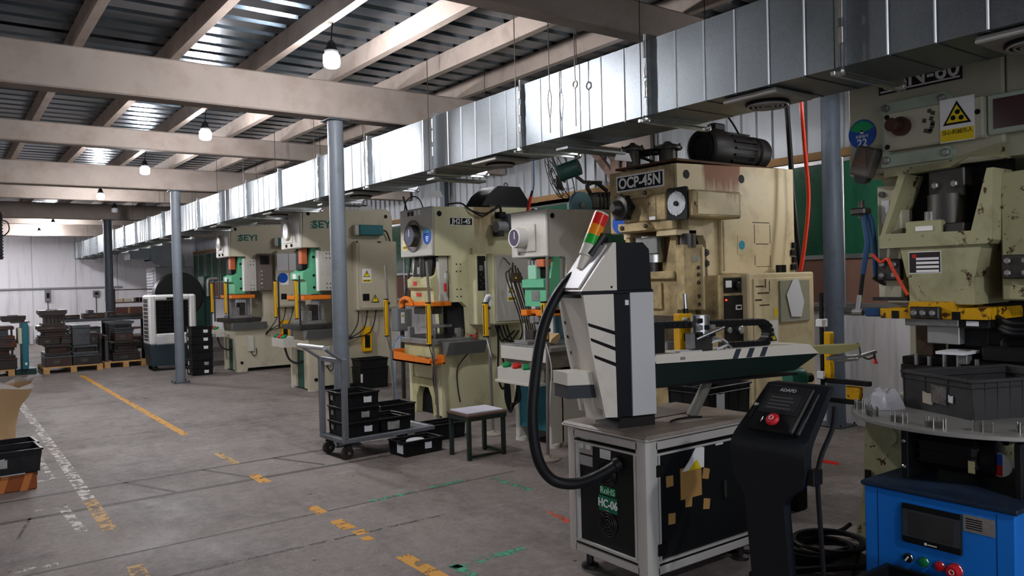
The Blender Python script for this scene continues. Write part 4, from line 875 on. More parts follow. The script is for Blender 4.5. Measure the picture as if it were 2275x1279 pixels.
    for a, b, c, d_ in ((4.870, 1.40, .1, .012), (4.890, 1.35, .14, .012), (4.860, 1.3, .08, .014), (4.980, 1.42, .012, .07), (4.910, 1.26, .12, .01), (5.030, 1.4, .01, .08)): plate('s', (a + c / 2, Y - .272, b), c, d_, mat('scratch', '4a3c26', .7), cb, 'scratch_mark', .0012)
    plate('s', (5.100, Y - .272, 1.2), .04, .06, YSIGN, cb, 'yellow_label', .002)
    # roof: rusty plate, two filler caps, hand pump and big motor
    MB().box(X + .02, Y + .02, 2.335, 5.74, y1 - .02, 2.352).build('roof_plate', mat('roof_rust', '5a3c24', .7, 0, .3, 6, .5, '2a1a10'), t)
    for xx, yy, r in ((X + .1, yc + .2, .06), (X + .3, yc + .02, .075)):
        fc = MB().lathe((xx, yy, 2.33), (0, 0, 1), [(0, r), (.15, r), (.15, r * 1.5), (.165, r * 1.55), (.18, r * 1.3), (.2, r * .5), (.215, r * .3)], 20).build('oil_cup', mat('cup_grime', '55534e', .35, .7, .25, 8, .4), t)
        for k in range(5):
            a = k * 1.256; MB().cyl((xx + r * 1.35 * math.cos(a), yy + r * 1.35 * math.sin(a), 2.475), (xx + r * 1.35 * math.cos(a), yy + r * 1.35 * math.sin(a), 2.52), .009, n=6).build('cup_stud', STEELD, fc)
    MB().tube([(X + .04, yc + .28, 2.36), (X + .04, yc + .26, 2.42), (X + .12, yc + .15, 2.43), (X + .22, yc + .08, 2.38)], .012, 8, 4).build('oil_pipe', STEELD, t)
    hp = MB().cyl((X + .22, yc + .12, 2.33), (X + .22, yc + .12, 2.46), .016, n=10).build('grease_pump', SILVER, t)
    MB().cyl((X + .2, yc + .2, 2.47), (X + .24, yc + .04, 2.47), .03, n=10).build('pump_body', STEELD, hp)
    mx = X + .55
    MOT = mat('motor_black', '2b2a2a', .5, .3, .2, 6, .4)
    mo = MB().lathe((mx + .02, yc - .1, 2.50), (1, 0, 0), [(0, .1), (.0, .15), (.06, .16), (.2, .155), (.22, .13), (.55, .13), (.58, .12), (.6, .135), (.72, .13), (.76, .09)], 28).build('main_motor', MOT, t)
    for k in range(16):
        a = k / 16 * 2 * PI; MB(Matrix.Translation((mx + .4, yc - .1, 2.50)) @ Matrix.Rotation(a, 4, 'X')).box(-.14, -.006, .125, .14, .006, .15).build('cooling_fin', MOT, mo)
    MB().box(mx + .1, yc - .16, 2.64, mx + .24, yc - .03, 2.70, .012).build('terminal_box', MOT, mo)
    MB().box(mx + .05, yc - .2, 2.33, mx + .65, yc, 2.38, .006).build('motor_feet', MOT, mo)
    MB().torus((mx + .02, yc - .1, 2.50), (1, 0, 0), .12, .03, 26, 8).build('guard_ring', MOT, mo)
    MB().tube([(mx + .35, yc - .2, 2.62), (mx + .3, yc - .1, 2.8), (mx + .15, yc + .1, 3.0), (mx + .1, yc + .3, 3.2)], .008, 6, 5).build('supply_cable', RUBBER, mo)
    for k in range(4): MB().box(5.7 + .02 * (k % 2), Y - .02, 1.52 + .06 * k, 5.76, Y, 1.565 + .06 * k).build('terminal', BLACK, t)
    for xx in (5.45, 5.52): MB().cyl((xx, Y - .06, 1.5), (xx, Y - .06, 1.56), .02, n=10).build('cable_gland', BLACK, t)
    for xx in (X + .16, 5.6):
        for yy in (Y + .07, y1 - .07): MB().box(xx - .06, yy - .07, 0, xx + .06, yy + .07, .02).build('foot_pad', STEELD, t)
press_rusty()
# ------------------------------------------------------------------ big olive press at the right edge (sixth)
def press_olive():
    X, Y0_, Y1_ = 4.4, 1.2, 2.575
    t = thing('power_press', 'large olive press with chipped yellow ram clamp, behind the steel turntable', 'press', (X, Y0_, 0), group='stamping presses along the wall')
    # side frames, head, base
    prof = [(X, 2.05), (X + .3, 2.05), (X + .34, 1.98), (X + .34, 1.3), (X + .6, 1.25), (X + .6, .74), (X + .2, .7), (X + .2, 0), (6.0, 0), (6.0, 2.95), (X, 2.9)]
    for a, b in ((1.25, 1.37), (2.42, 2.56)): MB().prism(prof, 'y', a, b).build('side_plate', OLIVE, t)
    MB().box(X, 1.37, 2.06, 5.98, 2.42, 2.9).build('head', OLIVE, t)
    MB().box(X + .8, 1.37, .02, 5.98, 2.42, 2.06).build('rear_frame', BLACKM, t)
    MB().box(X + .12, 1.37, .05, X + .8, 2.26, .9).build('bed', OLIVED, t)
    hf = MB().box(X - .04, 1.738, 2.05, X + .0, 2.575, 2.9, .012).build('head_front', OLIVE, t)
    MB().box(X - .03, 1.25, 2.30, X, 1.733, 2.9, .01).build('head_front_panel', OLIVE, t)
    F = lambda y, z, d=.04: frame('f', (X - d, y, z))
    pl = MB(F(2.157, 2.555)).box(-.225, -.065, 0, .225, .065, .006).build('name_plate', mat('plate_dark', '2b2526', .5), t)
    MB(F(2.157, 2.555, .046)).box(-.215, -.055, 0, .215, -.047, .002).build('plate_border', WHITE, pl)
    text('CSN-60', .135, F(2.157, 2.553, .047), WHTTEXT, pl, bold=.002, sx=.98)
    # pale teal slotted bars with bolts
    PT = mat('pale_teal', 'a9b8a4', .42, 0, .08, 4, .35, '6c7566')
    for z, y0, y1 in ((2.40, 1.985, 2.36), (2.11, 1.97, 2.36)):
        zz = z
        b = MB(F((y0 + y1) / 2, zz)).prism([(-(y1 - y0) / 2, -.035), ((y1 - y0) / 2 - .02, -.03), ((y1 - y0) / 2, -.01), ((y1 - y0) / 2, .015), ((y1 - y0) / 2 - .02, .035), (-(y1 - y0) / 2 + .02, .03), (-(y1 - y0) / 2, .01)], 'z', 0, .035).build('slotted_bar', PT, t)
        for yy in (y0 + .035, y1 - .035): bolt('f', (X - .075, yy, zz + .002), .022, b, STEEL)
    MB(F(2.335, 2.255)).box(-.02, -.17, 0, .02, .17, .03).build('slotted_bar', PT, t)
    # indicator box with knob
    ib = MB(F(2.065, 2.265)).box(-.255, -.105, 0, .26, .105, .075, .008).build('indicator_box', OLIVE, t)
    kb = MB(F(2.215, 2.28, .115)).lathe((0, 0, 0), (0, 0, 1), [(0, .05), (.03, .052), (.035, .035)], 22).build('knob', mat('knob_brown', '4a3029', .5, .2), t)
    MB(F(2.225, 2.283, .15)).lathe((0, 0, 0), (0, 0, 1), [(0, .034), (.07, .036), (.075, .03)], 20).build('knob_cap', mat('knob_brown', '4a3029'), kb)
    for y, z in ((2.3, 2.345), (2.3, 2.18), (1.83, 2.29)): MB(F(y, z, .115)).cyl((0, 0, 0), (0, 0, .003), .014, n=12).build('screw_hole', BLACKM, ib)
    SM = mat('smudge', '4a463a', .6)
    for k in range(9): MB(F(2.05 + .05 * rnd.random(), 2.22 + .12 * rnd.random(), .1155)).prism([(-.012, -.006), (.01, -.012), (.014, .01), (-.006, .014)], 'z', 0, .0008).build('grease_smudge', SM, ib)
    wp = MB(F(1.928, 2.268, .116)).box(-.085, -.113, 0, .085, .113, .004).build('warning_sign', WHITE, t)
    o = F(1.928, 2.305, .116) @ Vector((0, 0, 0))
    tri('f', o, .14, wp, sym=False)
    for dx, dz in ((-.018, -.008), (.004, .02), (.022, -.012)): MB(frame('f', (o.x - .006, o.y - dx, o.z + dz - .018))).cyl((0, 0, 0), (0, 0, .001), .013, n=12).build('warning_symbol', BLKTEXT, wp)
    MB(F(1.928, 2.195, .12)).box(-.082, -.035, 0, .082, .028, .001).build('caption_bar', YSIGN, wp)
    text('当心机械伤人', .028, F(1.928, 2.205, .1215), BLKTEXT, wp, sx=.92, depth=.0006)
    wd = MB(F(1.62, 2.27)).box(-.18, -.10, 0, .18, .10, .04, .006).build('window_frame', PT, t)
    MB(F(1.62, 2.27, .082)).box(-.15, -.075, 0, .15, .075, .002).build('window_glass', MAROON, wd)
    MB(F(1.62, 2.27, .085)).cyl((0, 0, 0), (0, 0, .004), .008, n=10).build('window_pin', STEEL, wd)
    MB(F(1.70, 2.6)).prism([(-.01, -.04), (.01, -.05), (.012, .03), (-.008, .04)], 'z', 0, .003).build('vent_slot', BLACKM, t)
    # blue numbered sign and grey sensor box
    sg = MB(F(2.488, 2.29)).cyl((0, 0, 0), (0, 0, .004), .084, n=32).build('round_sign', BLUES, t)
    MB(F(2.488, 2.29, .0445)).prism([(-.072, .03), (-.05, .062), (0, .078), (.05, .062), (.072, .03), (.03, .012), (-.03, .012)], 'z', 0, .0015).build('sign_crest', mat('crest_green', '1f9a5c', .4), sg)
    text('22', .062, F(2.488, 2.237, .045), WHTTEXT, sg, bold=.001)
    text('设备编号', .02, F(2.488, 2.275, .045), WHTTEXT, sg, depth=.0006)
    MB(F(2.488, 2.3, .0445)).cyl((0, 0, 0), (0, 0, .0015), .011, n=14).build('sign_emblem', WHITE, sg)
    sb = MB(F(2.445, 2.12) @ Matrix.Rotation(-.35, 4, 'Z')).box(-.06, -.085, 0, .06, .085, .09, .012).build('sensor_box', mat('sensor_grey', '57514b', .5), t)
    MB(F(2.445, 2.12, .13) @ Matrix.Rotation(-.35, 4, 'Z')).prism([(-.05, -.02), (.04, -.03), (0, .075)], 'z', 0, .006).build('sensor_badge', mat('sensor_brown', '6a5648', .5), sb)
    MB(F(2.465, 2.035, .06)).cyl((0, 0, 0), (0, 0, .05), .04, n=18).build('sensor_dial', BLACK, sb)
    # lower lip of the head: bent guard
    MB().prism([(1.734, 2.05), (1.734, 2.13), (2.0, 2.07), (2.36, 2.06), (2.36, 2.02), (2.0, 2.035), (1.9, 2.085)], 'x', X - .05, X + .02).build('head_lip', OLIVED, t)
    # ram body: V-sided slide with black well, die inside
    MB().prism([(1.792, 1.62), (2.355, 1.62), (2.355, 1.69), (2.335, 1.70), (1.87, 1.69), (1.79, 2.0), (1.76, 2.0), (1.772, 1.64)], 'x', X - .12, X + .1).build('ram_well', OLIVED, t)
    MB().prism([(2.335, 1.69), (2.36, 1.69), (2.25, 2.02), (2.21, 2.02)], 'x', X - .1, X + .1).build('ram_well_side', OLIVED, t)
    MB().box(X + .1, 1.76, 1.62, X + .14, 2.34, 2.06).build('well_back', BLACKM, t)
    cn = MB().box(X + .0, 1.95, 1.88, X + .1, 2.14, 2.04, .008).build('connecting_block', STEELD, t)
    for yy in (2.0, 2.1): bolt('f', (X, yy, 1.95), .02, cn, STEEL)
    MB().cyl((X + .05, 2.06, 1.74), (X + .05, 2.06, 1.9), .1, n=20).build('connecting_screw', STEELD, t)
    gb_ = MB().box(X - .1, 2.03, 1.68, X + .05, 2.22, 1.76, .008).build('gear_block', OLIVED, t)
    MB().box(X - .105, 2.07, 1.705, X - .1, 2.16, 1.73).build('gear_label', WHITE, gb_)
    MB().cyl((X - .02, 2.12, 1.76), (X - .02, 2.12, 1.81), .03, n=12).build('gear_nut', STEEL, gb_)
    MB().box(X - .08, 1.92, 1.68, X + .05, 2.02, 1.74, .006).build('gear_block', STEELD, t)
    rm = MB().prism([(1.83, 1.62), (2.25, 1.62), (2.215, 1.46), (2.205, 1.45), (2.2, 1.31), (1.865, 1.31), (1.87, 1.45), (1.862, 1.46)], 'x', X - .1, X + .3).build('ram', OLIVED, t)
    np_ = MB(F(2.115, 1.535, .1)).box(-.082, -.055, 0, .082, .055, .003).build('maker_plate', mat('plate_dark', '2b2526'), rm)
    MB(F(2.115, 1.535, .1)).box(-.086, -.059, 0, .086, .059, .002).build('plate_border', WHITE, rm)
    for k in range(4): MB(F(2.1, 1.555 - .022 * k, .103)).box(-.06, -.007, 0, .06, .006, .001).build('plate_text_row', WHITE if k else PAPER, rm)
    MB(F(2.17, 1.57, .103)).cyl((0, 0, 0), (0, 0, .0012), .012, n=14).build('plate_logo', RED, rm)
    # guides left and right
    for y0, y1 in ((2.28, 2.42), (1.62, 1.77)):
        gq = MB().box(X - .02, y0, 1.33, X + .3, y1, 1.98, .008).build('guide_post', OLIVE if y0 > 2 else OLIVED, t)
        gp = MB().box(X - .07, y0 - .01, 1.44, X - .02, y1 - .02, 1.56, .006).build('guide_clamp', STEELD, gq)
        for yy in (y0 + .02, y1 - .05):
            for zz in (1.47, 1.53): bolt('f', (X - .07, yy, zz), .016, gq, STEEL)
    MB().box(X - .05, 2.24, 1.325, X + .1, 2.44, 1.345).build('guide_foot', STEELD, t)
    plate('f', (X - .02, 2.37, 1.83), .045, .13, PAPER, t, 'paper_label', .002)
    MB().cyl((X - .03, 2.39, 1.93), (X, 2.39, 1.93), .018, n=10).build('bolt', STEELD, t)
    # chipped yellow clamp plate, clamp block, dies
    yp = MB().prism([(1.767, 1.237), (2.335, 1.232), (2.335, 1.287), (2.18, 1.29), (2.172, 1.325), (1.968, 1.325), (1.96, 1.292), (1.767, 1.297)], 'x', X - .16, X + .22).build('clamp_plate', YELLOWCHIP, t)
    for yy in (2.25, 1.93): MB().box(X - .163, yy - .02, 1.232, X - .155, yy + .02, 1.275).build('clamp_slot', BLACKM, yp)
    ck = MB().box(X - .2, 2.0, 1.237, X - .16, 2.152, 1.30, .006).build('clamp_block', STEELD, t)
    for yy in (2.03, 2.08, 2.125): bolt('f', (X - .2, yy, 1.268), .016, ck, STEEL)
    MB().box(X - .14, 1.93, 1.195, X + .2, 2.21, 1.235, .004).build('upper_shoe', STEEL, t)
    MB().box(X - .14, 1.78, 1.19, X + .2, 1.93, 1.235, .004).build('upper_shoe', BLACK, t)
    plate('f', (X - .142, 1.86, 1.215), .06, .025, PAPER, t, 'paper_label', .002)
    MB().box(X - .1, 1.945, 1.10, X + .15, 2.11, 1.195, .004).build('punch_block', mat('ground_steel', 'a5a5a2', .4, .7, .1, 6, .2, '5c5b58'), t)
    MB().box(X - .04, 1.83, 1.09, X + .2, 1.944, 1.19, .004).build('punch_holder', BLACK, t)
    MB().box(X + .05, 2.15, 1.0, X + .2, 2.25, 1.235, .006).build('guide_pillar', mat('rust_pillar', '5a4a3c', .6, .2, .2, 8, .4), t)
    # bolster with lower die parts
    bo = MB().box(X - .1, 1.3, .9, X + .5, 2.26, .98, .006).build('bolster', STEELD, t)
    MB().box(X - .08, 1.75, .98, X + .35, 2.26, 1.02, .004).build('lower_die', BLACK, t)
    for k, yy in enumerate((1.86, 1.95, 2.02, 2.10, 2.17)): MB().cyl((X - .1, yy, .98), (X - .1, yy, 1.03 + .012 * (k % 3)), .011, n=8).build('stop_pin', SILVER, bo)
    MB().box(X - .12, 1.9, 1.0, X - .06, 1.945, 1.075, .004).build('stop_block', STEEL, bo)
    # black feeder head reaching in from the right
    fh = MB().box(X - .1, 1.6, 1.02, X + .02, 1.84, 1.1, .01).build('feeder_head', BLACK, t)
    MB().tube([(X - .05, 1.75, 1.1), (X - .05, 1.74, 1.14), (X - .05, 1.66, 1.16), (X - .05, 1.5, 1.19)], .02, 8, 4).build('feeder_arm', BLACK, t)
    MB().tube([(X - .08, 1.62, 1.03), (X - .08, 1.62, 1.09), (X - .08, 1.7, 1.095), (X - .08, 1.7, 1.04)], .008, 6).build('handle', BLACK, fh)
    MB().box(X - .2, 1.88, 1.055, X - .02, 2.02, 1.07).build('paper_strip', PAPER, t)
    for d in (0, .02, .05): MB().tube([(X - .1, 1.76, 1.2 + d), (X - .15, 1.66, 1.17 + d), (X - .1, 1.5, 1.18 + d)], .012, 6, 4).build('cable', RUBBER, t)
    # blue linkage arm with rod end on the left
    bl = MB().box(X - .14, 2.335, 1.238, X - .04, 2.44, 1.285, .006).build('linkage_bracket', mat('linkage_blue', '22456a', .45, 0, .12, 5, .3), t)
    MB().cyl((X - .1, 2.47, 1.26), (X - .1, 2.53, 1.26), .02, n=12).build('rod_end', STEEL, bl)
    MB().tube([(X - .1, 2.50, 1.26), (X - .1, 2.485, 1.36)], .018, 10).build('rod_eye', SILVER, bl)
    MB().tube([(X - .1, 2.485, 1.36), (X - .1, 2.465, 1.5)], .012, 10).build('rod', BLACK, bl)
    MB().tube([(X - .1, 2.468, 1.48), (X - .1, 2.435, 1.66), (X - .08, 2.47, 1.82)], .015, 10).build('linkage_arm', mat('linkage_blue', '22456a'), bl)
    MB().tube([(X - .02, 2.43, 1.44), (X - .04, 2.425, 1.55), (X - .05, 2.44, 1.78), (X - .05, 2.49, 1.86)], .017, 10, 3).build('linkage_arm', mat('linkage_blue', '22456a'), bl)
    MB().box(X - .12, 2.44, 1.82, X - .04, 2.53, 1.86, .008).build('linkage_head', STEELD, bl); MB().cyl((X - .08, 2.48, 1.80), (X - .08, 2.48, 1.90), .018, n=10).build('linkage_pin', STEELD, bl)
    MB().tube([(X - .05, 2.435, 1.46), (X - .03, 2.4, 1.43), (X, 2.37, 1.41)], .012, 8).build('link_pin', STEELD, bl)
    # red air line
    MB().tube([(X - .1, 2.41, 1.59), (X - .1, 2.36, 1.545), (X - .12, 2.31, 1.56), (X - .12, 2.28, 1.50), (X - .12, 2.20, 1.36)], .009, 8, 4).build('red_hose', mat('red_hose', 'd0482e', .4), t)
    # pedestal seen under the turntable
    MB().prism([(2.0, 0), (2.40, 0), (2.35, .3), (2.32, .76), (2.07, .81), (2.0, .81)], 'x', X - .35, X + .12).build('pedestal', OLIVED, t)
    MB().cyl((X - .351, 2.2, .62), (X - .36, 2.2, .62), .05, n=18).build('pedestal_boss', OLIVED, t)
    MB().box(X - .36, 2.3, .33, X - .35, 2.33, .42).build('pedestal_slot', BLACKM, t)
    # light curtain carried on two black bars on the far flank
    for z in (.80, .68): MB().box(X + .1, 2.56, z, X + .14, 2.88, z + .03, .003).build('curtain_bar', BLACK, t)
    MB().cyl((X + .12, 2.875, .6), (X + .12, 2.875, 1.365), .014, n=10).build('curtain_post', BLACK, t)
    for z in (1.15, .82): MB().box(X + .09, 2.85, z, X + .15, 2.90, z + .05, .004).build('curtain_bracket', WHITE, t)
    MB().box(X + .105, 2.81, .82, X + .15, 2.855, 1.12, .004).build('light_curtain', YELLOW, t)
    MB().box(X + .12, 2.63, .70, X + .16, 2.72, .79, .004).build('cable_block', YELLOWCHIP, t)
    for xx in (X + .2, 5.8):
        for yy in (1.32, 2.48): MB().box(xx - .07, yy - .06, 0, xx + .07, yy + .06, .02).build('foot_pad', STEELD, t)
press_olive()
# ------------------------------------------------------------------ transfer robot on its black cabinet
def robot():
    cx0, cx1, cy0, cy1, z0, z1 = 2.62, 3.46, 2.57, 3.15, .1, .76
    t = thing('transfer_robot', 'white and black transfer robot on a black wheeled cabinet', 'robot', ((cx0 + cx1) / 2, (cy0 + cy1) / 2, 0))
    AF = mat('profile_grey', 'c2beb8', .38, .2, .06)
    # cabinet
    cb = MB().box(cx0 + .02, cy0 + .02, z0 + .02, cx1 - .02, cy1 - .02, z1 - .03).build('cabinet', mat('cabinet_black', '17191a', .38, 0, .12), t)
    top = MB().box(cx0 - .015, cy0 - .015, z1 - .03, cx1 + .015, cy1 + .015, z1, .012).build('cabinet_top', CABTOP, t)
    MB().box(cx0 - .016, cy0 - .016, z1 - .027, cx1 + .016, cy1 + .016, z1 - .012, .006).build('top_edge', AF, top)
    for x, y in ((cx0, cy0), (cx0, cy1), (cx1, cy0), (cx1, cy1)):
        sx = 1 if x == cx0 else -1; sy = 1 if y == cy0 else -1
        MB().prism([(x + sx * .035, y), (x + sx * .07, y), (x + sx * .07, y + sy * .02), (x + sx * .02, y + sy * .07), (x, y + sy * .07), (x, y + sy * .035), (x + sx * .006, y + sy * .014), (x + sx * .016, y + sy * .005)], 'z', z0, z1 - .03).build('corner_post', AF, cb)
    for z in (z0, z1 - .075):
        for y in (cy0, cy1 - .02): MB().box(cx0 + .06, y, z, cx1 - .06, y + .02, z + .04, .004).build('frame_rail', AF, cb)
        for x in (cx0, cx1 - .02): MB().box(x, cy0 + .06, z, x + .02, cy1 - .06, z + .04, .004).build('frame_rail', AF, cb)
    for z in (z0 + .045, z1 - .09):
        MB().box(cx0 - .001, cy0 + .07, z, cx0 + .018, cy1 - .07, z + .008).build('frame_groove', BLACKM, cb); MB().box(cx0 + .07, cy0 - .001, z, cx1 - .07, cy0 + .018, z + .008).build('frame_groove', BLACKM, cb)
        zz = z + (.008 if z < .4 else -.012)
        MB().box(cx0, cy0 + .07, zz, cx0 + .018, cy1 - .07, zz + .012).build('frame_bead', AF, cb); MB().box(cx0 + .07, cy0, zz, cx1 - .07, cy0 + .018, zz + .012).build('frame_bead', AF, cb)
    for a in (cy0 + .075, cy1 - .09): MB().box(cx0 - .001, a, z0 + .05, cx0 + .018, a + .012, z1 - .09).build('frame_bead', AF, cb)
    MB().box(cx0 + .075, cy0 - .001, z0 + .05, cx0 + .087, cy0 + .018, z1 - .09).build('frame_bead', AF, cb)
    for x in (cx0 + .08, cx1 - .08):
        for y in (cy0 + .08, cy1 - .08):
            ft = MB().lathe((x, y, 0), (0, 0, 1), [(0, .045), (.015, .045), (.025, .02), (.11, .018)], 14).build('levelling_foot', STEELD, t)
    # left (aisle) face: plates, fans, stickers, hose socket
    P = lambda y, z, w_, h, m, n, tt=.003: MB(frame('f', (cx0 + .02, y, z))).box(-w_ / 2, -h / 2, 0, w_ / 2, h / 2, tt).build(n, m, cb)
    p = P(3.02, .65, .125, .095, BLACK, 'rating_plate'); MB(frame('f', (cx0 + .017, 3.02, .65))).box(-.06, -.045, 0, .06, .045, .0005).build('plate_border', SILVER, cb)
    for dy in (.03, -.025): P(3.02 + dy, .645, .035, .03, WHITE, 'plate_field', .004)
    P(3.02, .68, .06, .008, WHITE, 'plate_title', .004)
    P(3.022, .57, .115, .05, mat('silver_label', 'b5b6b4', .4, .3), 'silver_label'); P(2.87, .625, .075, .045, WHITE, 'white_label')
    for zc in (.53, .285):
        for r in (.02, .035, .05, .062): MB().torus((cx0 + .014, 2.86, zc), (1, 0, 0), r, .0022, 26, 5).build('fan_guard', STEELD, cb)
        for a in (PI / 4, -PI / 4): MB(frame('f', (cx0 + .016, 2.86, zc)) @ Matrix.Rotation(a, 4, 'Z')).box(-.064, -.002, 0, .064, .002, .003).build('fan_spoke', STEELD, cb)
        MB(frame('f', (cx0 + .0195, 2.86, zc))).cyl((0, 0, 0), (0, 0, .002), .062, n=24).build('fan_opening', BLACKM, cb)
    P(2.858, .445, .11, .04, GREENB, 'green_label'); text('RoHS', .045, frame('f', (cx0 + .016, 2.858, .444)), mat('ink_mint', 'bfe8d2', .5), cb)
    P(2.858, .38, .13, .075, mat('sign_green', '17704f', .45), 'number_label'); text('HC-06', .056, frame('f', (cx0 + .016, 2.858, .38)), WHTTEXT, cb, bold=.0012, sx=.9)
    # right face: door with hinges, folded paper in a kraft pocket, tape
    Q = lambda x, z, w_, h, m, n, tt=.003: MB(frame('s', (x, cy0 + .02, z))).box(-w_ / 2, -h / 2, 0, w_ / 2, h / 2, tt).build(n, m, cb)
    MB().box(cx0 + .09, cy0 + .012, z0 + .06, cx1 - .09, cy0 + .021, z1 - .1).build('cabinet_door', BLACK, cb)
    for z in (.56, .19): MB().box(cx0 + .06, cy0 - .008, z, cx0 + .12, cy0 + .012, z + .055, .003).build('hinge', BLACKM, cb)
    MB(frame('s', (2.93, cy0 + .012, .495))).box(-.075, -.075, 0, .075, .075, .004).build('kraft_pocket', CARD, cb)
    MB(frame('s', (2.965, cy0 + .008, .60))).prism([(-.1, -.045), (.055, -.045), (.06, .05), (.03, .06), (.0, .058), (-.05, -.0)], 'z', 0, .004).build('folded_paper', WHITE, cb)
    MB(frame('s', (2.965, cy0 + .003, .575))).prism([(-.06, -.02), (.03, -.02), (.0, .025)], 'z', 0, .002).build('paper_triangle', YSIGN, cb)
    for x, z in ((2.78, .525), (3.04, .52), (2.91, .405), (2.79, .345), (3.04, .37)): MB(frame('s', (x, cy0 + .012, z)) @ Matrix.Rotation(rnd.uniform(-.2, .2), 4, 'Z')).prism([(-.025, -.025), (.022, -.03), (.028, .02), (-.02, .028)], 'z', 0, .002).build('tape_patch', CARD, cb)
    MB(frame('s', (3.145, cy0 + .012, .66))).box(-.028, -.015, 0, .028, .015, .003).build('white_label', WHITE, cb)
    MB(frame('s', (3.17, cy0 + .012, .42))).box(-.008, -.045, 0, .008, .045, .02, .003).build('door_handle', STEELD, cb)
    # tower in its own turned frame
    T = Matrix.Translation((2.95, 2.84, 0)) @ Matrix.Rotation(math.radians(-12), 4, 'Z')
    yn, yf = -.13, .13
    core = MB(T).box(-.30, yn + .02, .80, -.07, yf - .02, 1.42, .008).build('tower', ROBB, t)
    MB(T).prism([(-.28, .76), (-.065, .76), (-.065, .815), (-.09, .83), (-.26, .83)], 'y', yn + .02, yf - .02).build('tower_base', mat('base_dark', '2b2826', .5, .3), t)
    for ya, yb in ((yn, yn + .02), (yf - .02, yf)):
        sh = MB(T).prism([(-.468, 1.418), (-.30, 1.418), (-.293, .821), (-.359, .825), (-.43, 1.16)], 'y', ya, yb).build('side_shell', ROBW, core)
        pp = MB(T).prism([(-.21, 1.42), (-.077, 1.42), (-.072, .82), (-.208, .82)], 'y', ya - (.006 if ya < 0 else -.006), yb).build('side_panel', ROBG, core)
        MB(T).prism([(-.30, 1.42), (-.21, 1.42), (-.208, .82), (-.293, .82)], 'y', ya + (.003 if ya < 0 else 0), yb - (0 if ya < 0 else .003)).build('side_strip', ROBB, core)
        for a, b, c, d in ((-.446, 1.283, -.298, 1.237), (-.434, 1.212, -.297, 1.16), (-.416, 1.13, -.295, 1.084)):
            MB(T).prism([(a, b), (c, d), (c, d - .018), (a + .005, b - .016)], 'y', ya - .002, yb + .002).build('black_stripe', BLACKM, core)
    MB(T).prism([(-.46, 1.40), (-.31, 1.40), (-.30, .86), (-.36, .86)], 'y', yn + .02, yf - .02).build('shell_back', ROBW, core)
    MB(T).box(-.475, yn - .004, 1.416, -.072, yf + .004, 1.434, .004).build('seam_band', ROBB, core)
    hd = MB(T).prism([(-.28, 1.434), (-.08, 1.434), (-.09, 1.63), (-.125, 1.664), (-.28, 1.664)], 'y', yn + .003, yf - .003).build('head_rear', ROBB, core)
    MB(T).prism([(-.477, 1.434), (-.28, 1.434), (-.28, 1.664), (-.296, 1.664)], 'y', yn, yf).build('head_front', ROBW, core)
    MB(T).prism([(-.47, 1.446), (-.31, 1.65), (-.318, 1.655), (-.478, 1.45)], 'y', yn + .03, yf - .03).build('head_slope', ROBG, core)
    for a, z in ((-.31, 1.45),): MB(T).cyl((a, yn - .001, z), (a, yn + .004, z), .006, n=8).build('screw', BLACKM, core)
    MB(T).box(-.235, yn + .0005, 1.36, -.215, yn + .004, 1.385).build('logo_mark', WHITE, core)
    MB(T).box(-.05, yn + .03, 1.32, -.062, yf - .03, 1.42, .004).build('connector', WHITE, core)
    # signal tower light
    a = Vector((-.405, .0, 1.54)); d = Vector((.42, 0, .9)).normalized()
    sl = MB(T).cyl(a, a + d * .07, .022, .028, n=16).build('signal_light', ROBW, t)
    pos = .07
    for h, r, m in ((.06, .036, ROBW), (.05, .038, mat('lens_green', '2aa43a', .25)), (.055, .038, mat('lens_amber', 'e88a1a', .25)), (.06, .038, mat('lens_red', 'd42a24', .25))):
        MB(T).cyl(a + d * pos, a + d * (pos + h), r, n=20).build('light_lens' if m is not ROBW else 'light_base', m, sl); pos += h
    MB(T).cyl(a + d * pos, a + d * (pos + .008), .036, n=20).build('light_cap', ROBW, sl)
    MB(T).cyl((-.36, 0, 1.60), (-.28, 0, 1.70), .045, n=16).build('cable_hood', BLACK, core)
    # white rear box of the boom
    tb = MB(T).prism([(-.53, .985), (-.27, .975), (-.27, 1.04), (-.53, 1.045)], 'y', -.07, .08).build('boom_tail', ROBW, t)
    MB(T).prism([(-.525, .92), (-.27, .91), (-.27, .975), (-.525, .985)], 'y', -.065, .075).build('tail_underside', mat('tail_grey', '3b3f44', .45), tb)
    MB(T).prism([(-.36, .80), (-.30, .80), (-.30, .92), (-.38, .92)], 'y', -.03, .06).build('tail_bracket', ROBW, tb)
    for k in range(5): MB(T).box(-.36 + .012 * k, -.0715, 1.008, -.352 + .012 * k, -.07, 1.02).build('vent_mark', BLKTEXT, tb)
    # boom
    bm_ = MB(T).prism([(-.06, .945), (.86, .965), (1.0, 1.03), (1.03, 1.046), (-.03, 1.055), (-.06, 1.05)], 'y', -.1, .06).build('boom', DARKGREEN, t)
    MB(T).prism([(-.045, 1.06), (1.03, 1.048), (.965, 1.10), (.9, 1.105), (-.045, 1.105), (-.06, 1.085)], 'y', -.104, .06).build('boom_cover', ROBW, bm_)
    for x in (.43, .52, .61): MB(T).prism([(x, 1.055), (x + .035, 1.055), (x + .06, 1.1045), (x + .025, 1.1045)], 'y', -.1055, -.103).build('cover_stripe', mat('stripe_slate', '353a44', .5), bm_)
    MB(T).box(-.06, -.102, .938, .88, .05, .95, .003).build('boom_rail', BLACK, bm_)
    MB(T).box(.1, -.106, 1.07, .13, -.104, 1.085).build('scribble', mat('pencil', '8a8580', .7), bm_)
    MB(T).box(-.08, -.08, .96, -.05, .05, 1.1, .004).build('boom_root', BLACK, bm_)
    # cable chain: flat band folded over a bend
    ch = []
    for i in range(5): ch.append((.0 + .175 * i, 1.245 - .003 * i))
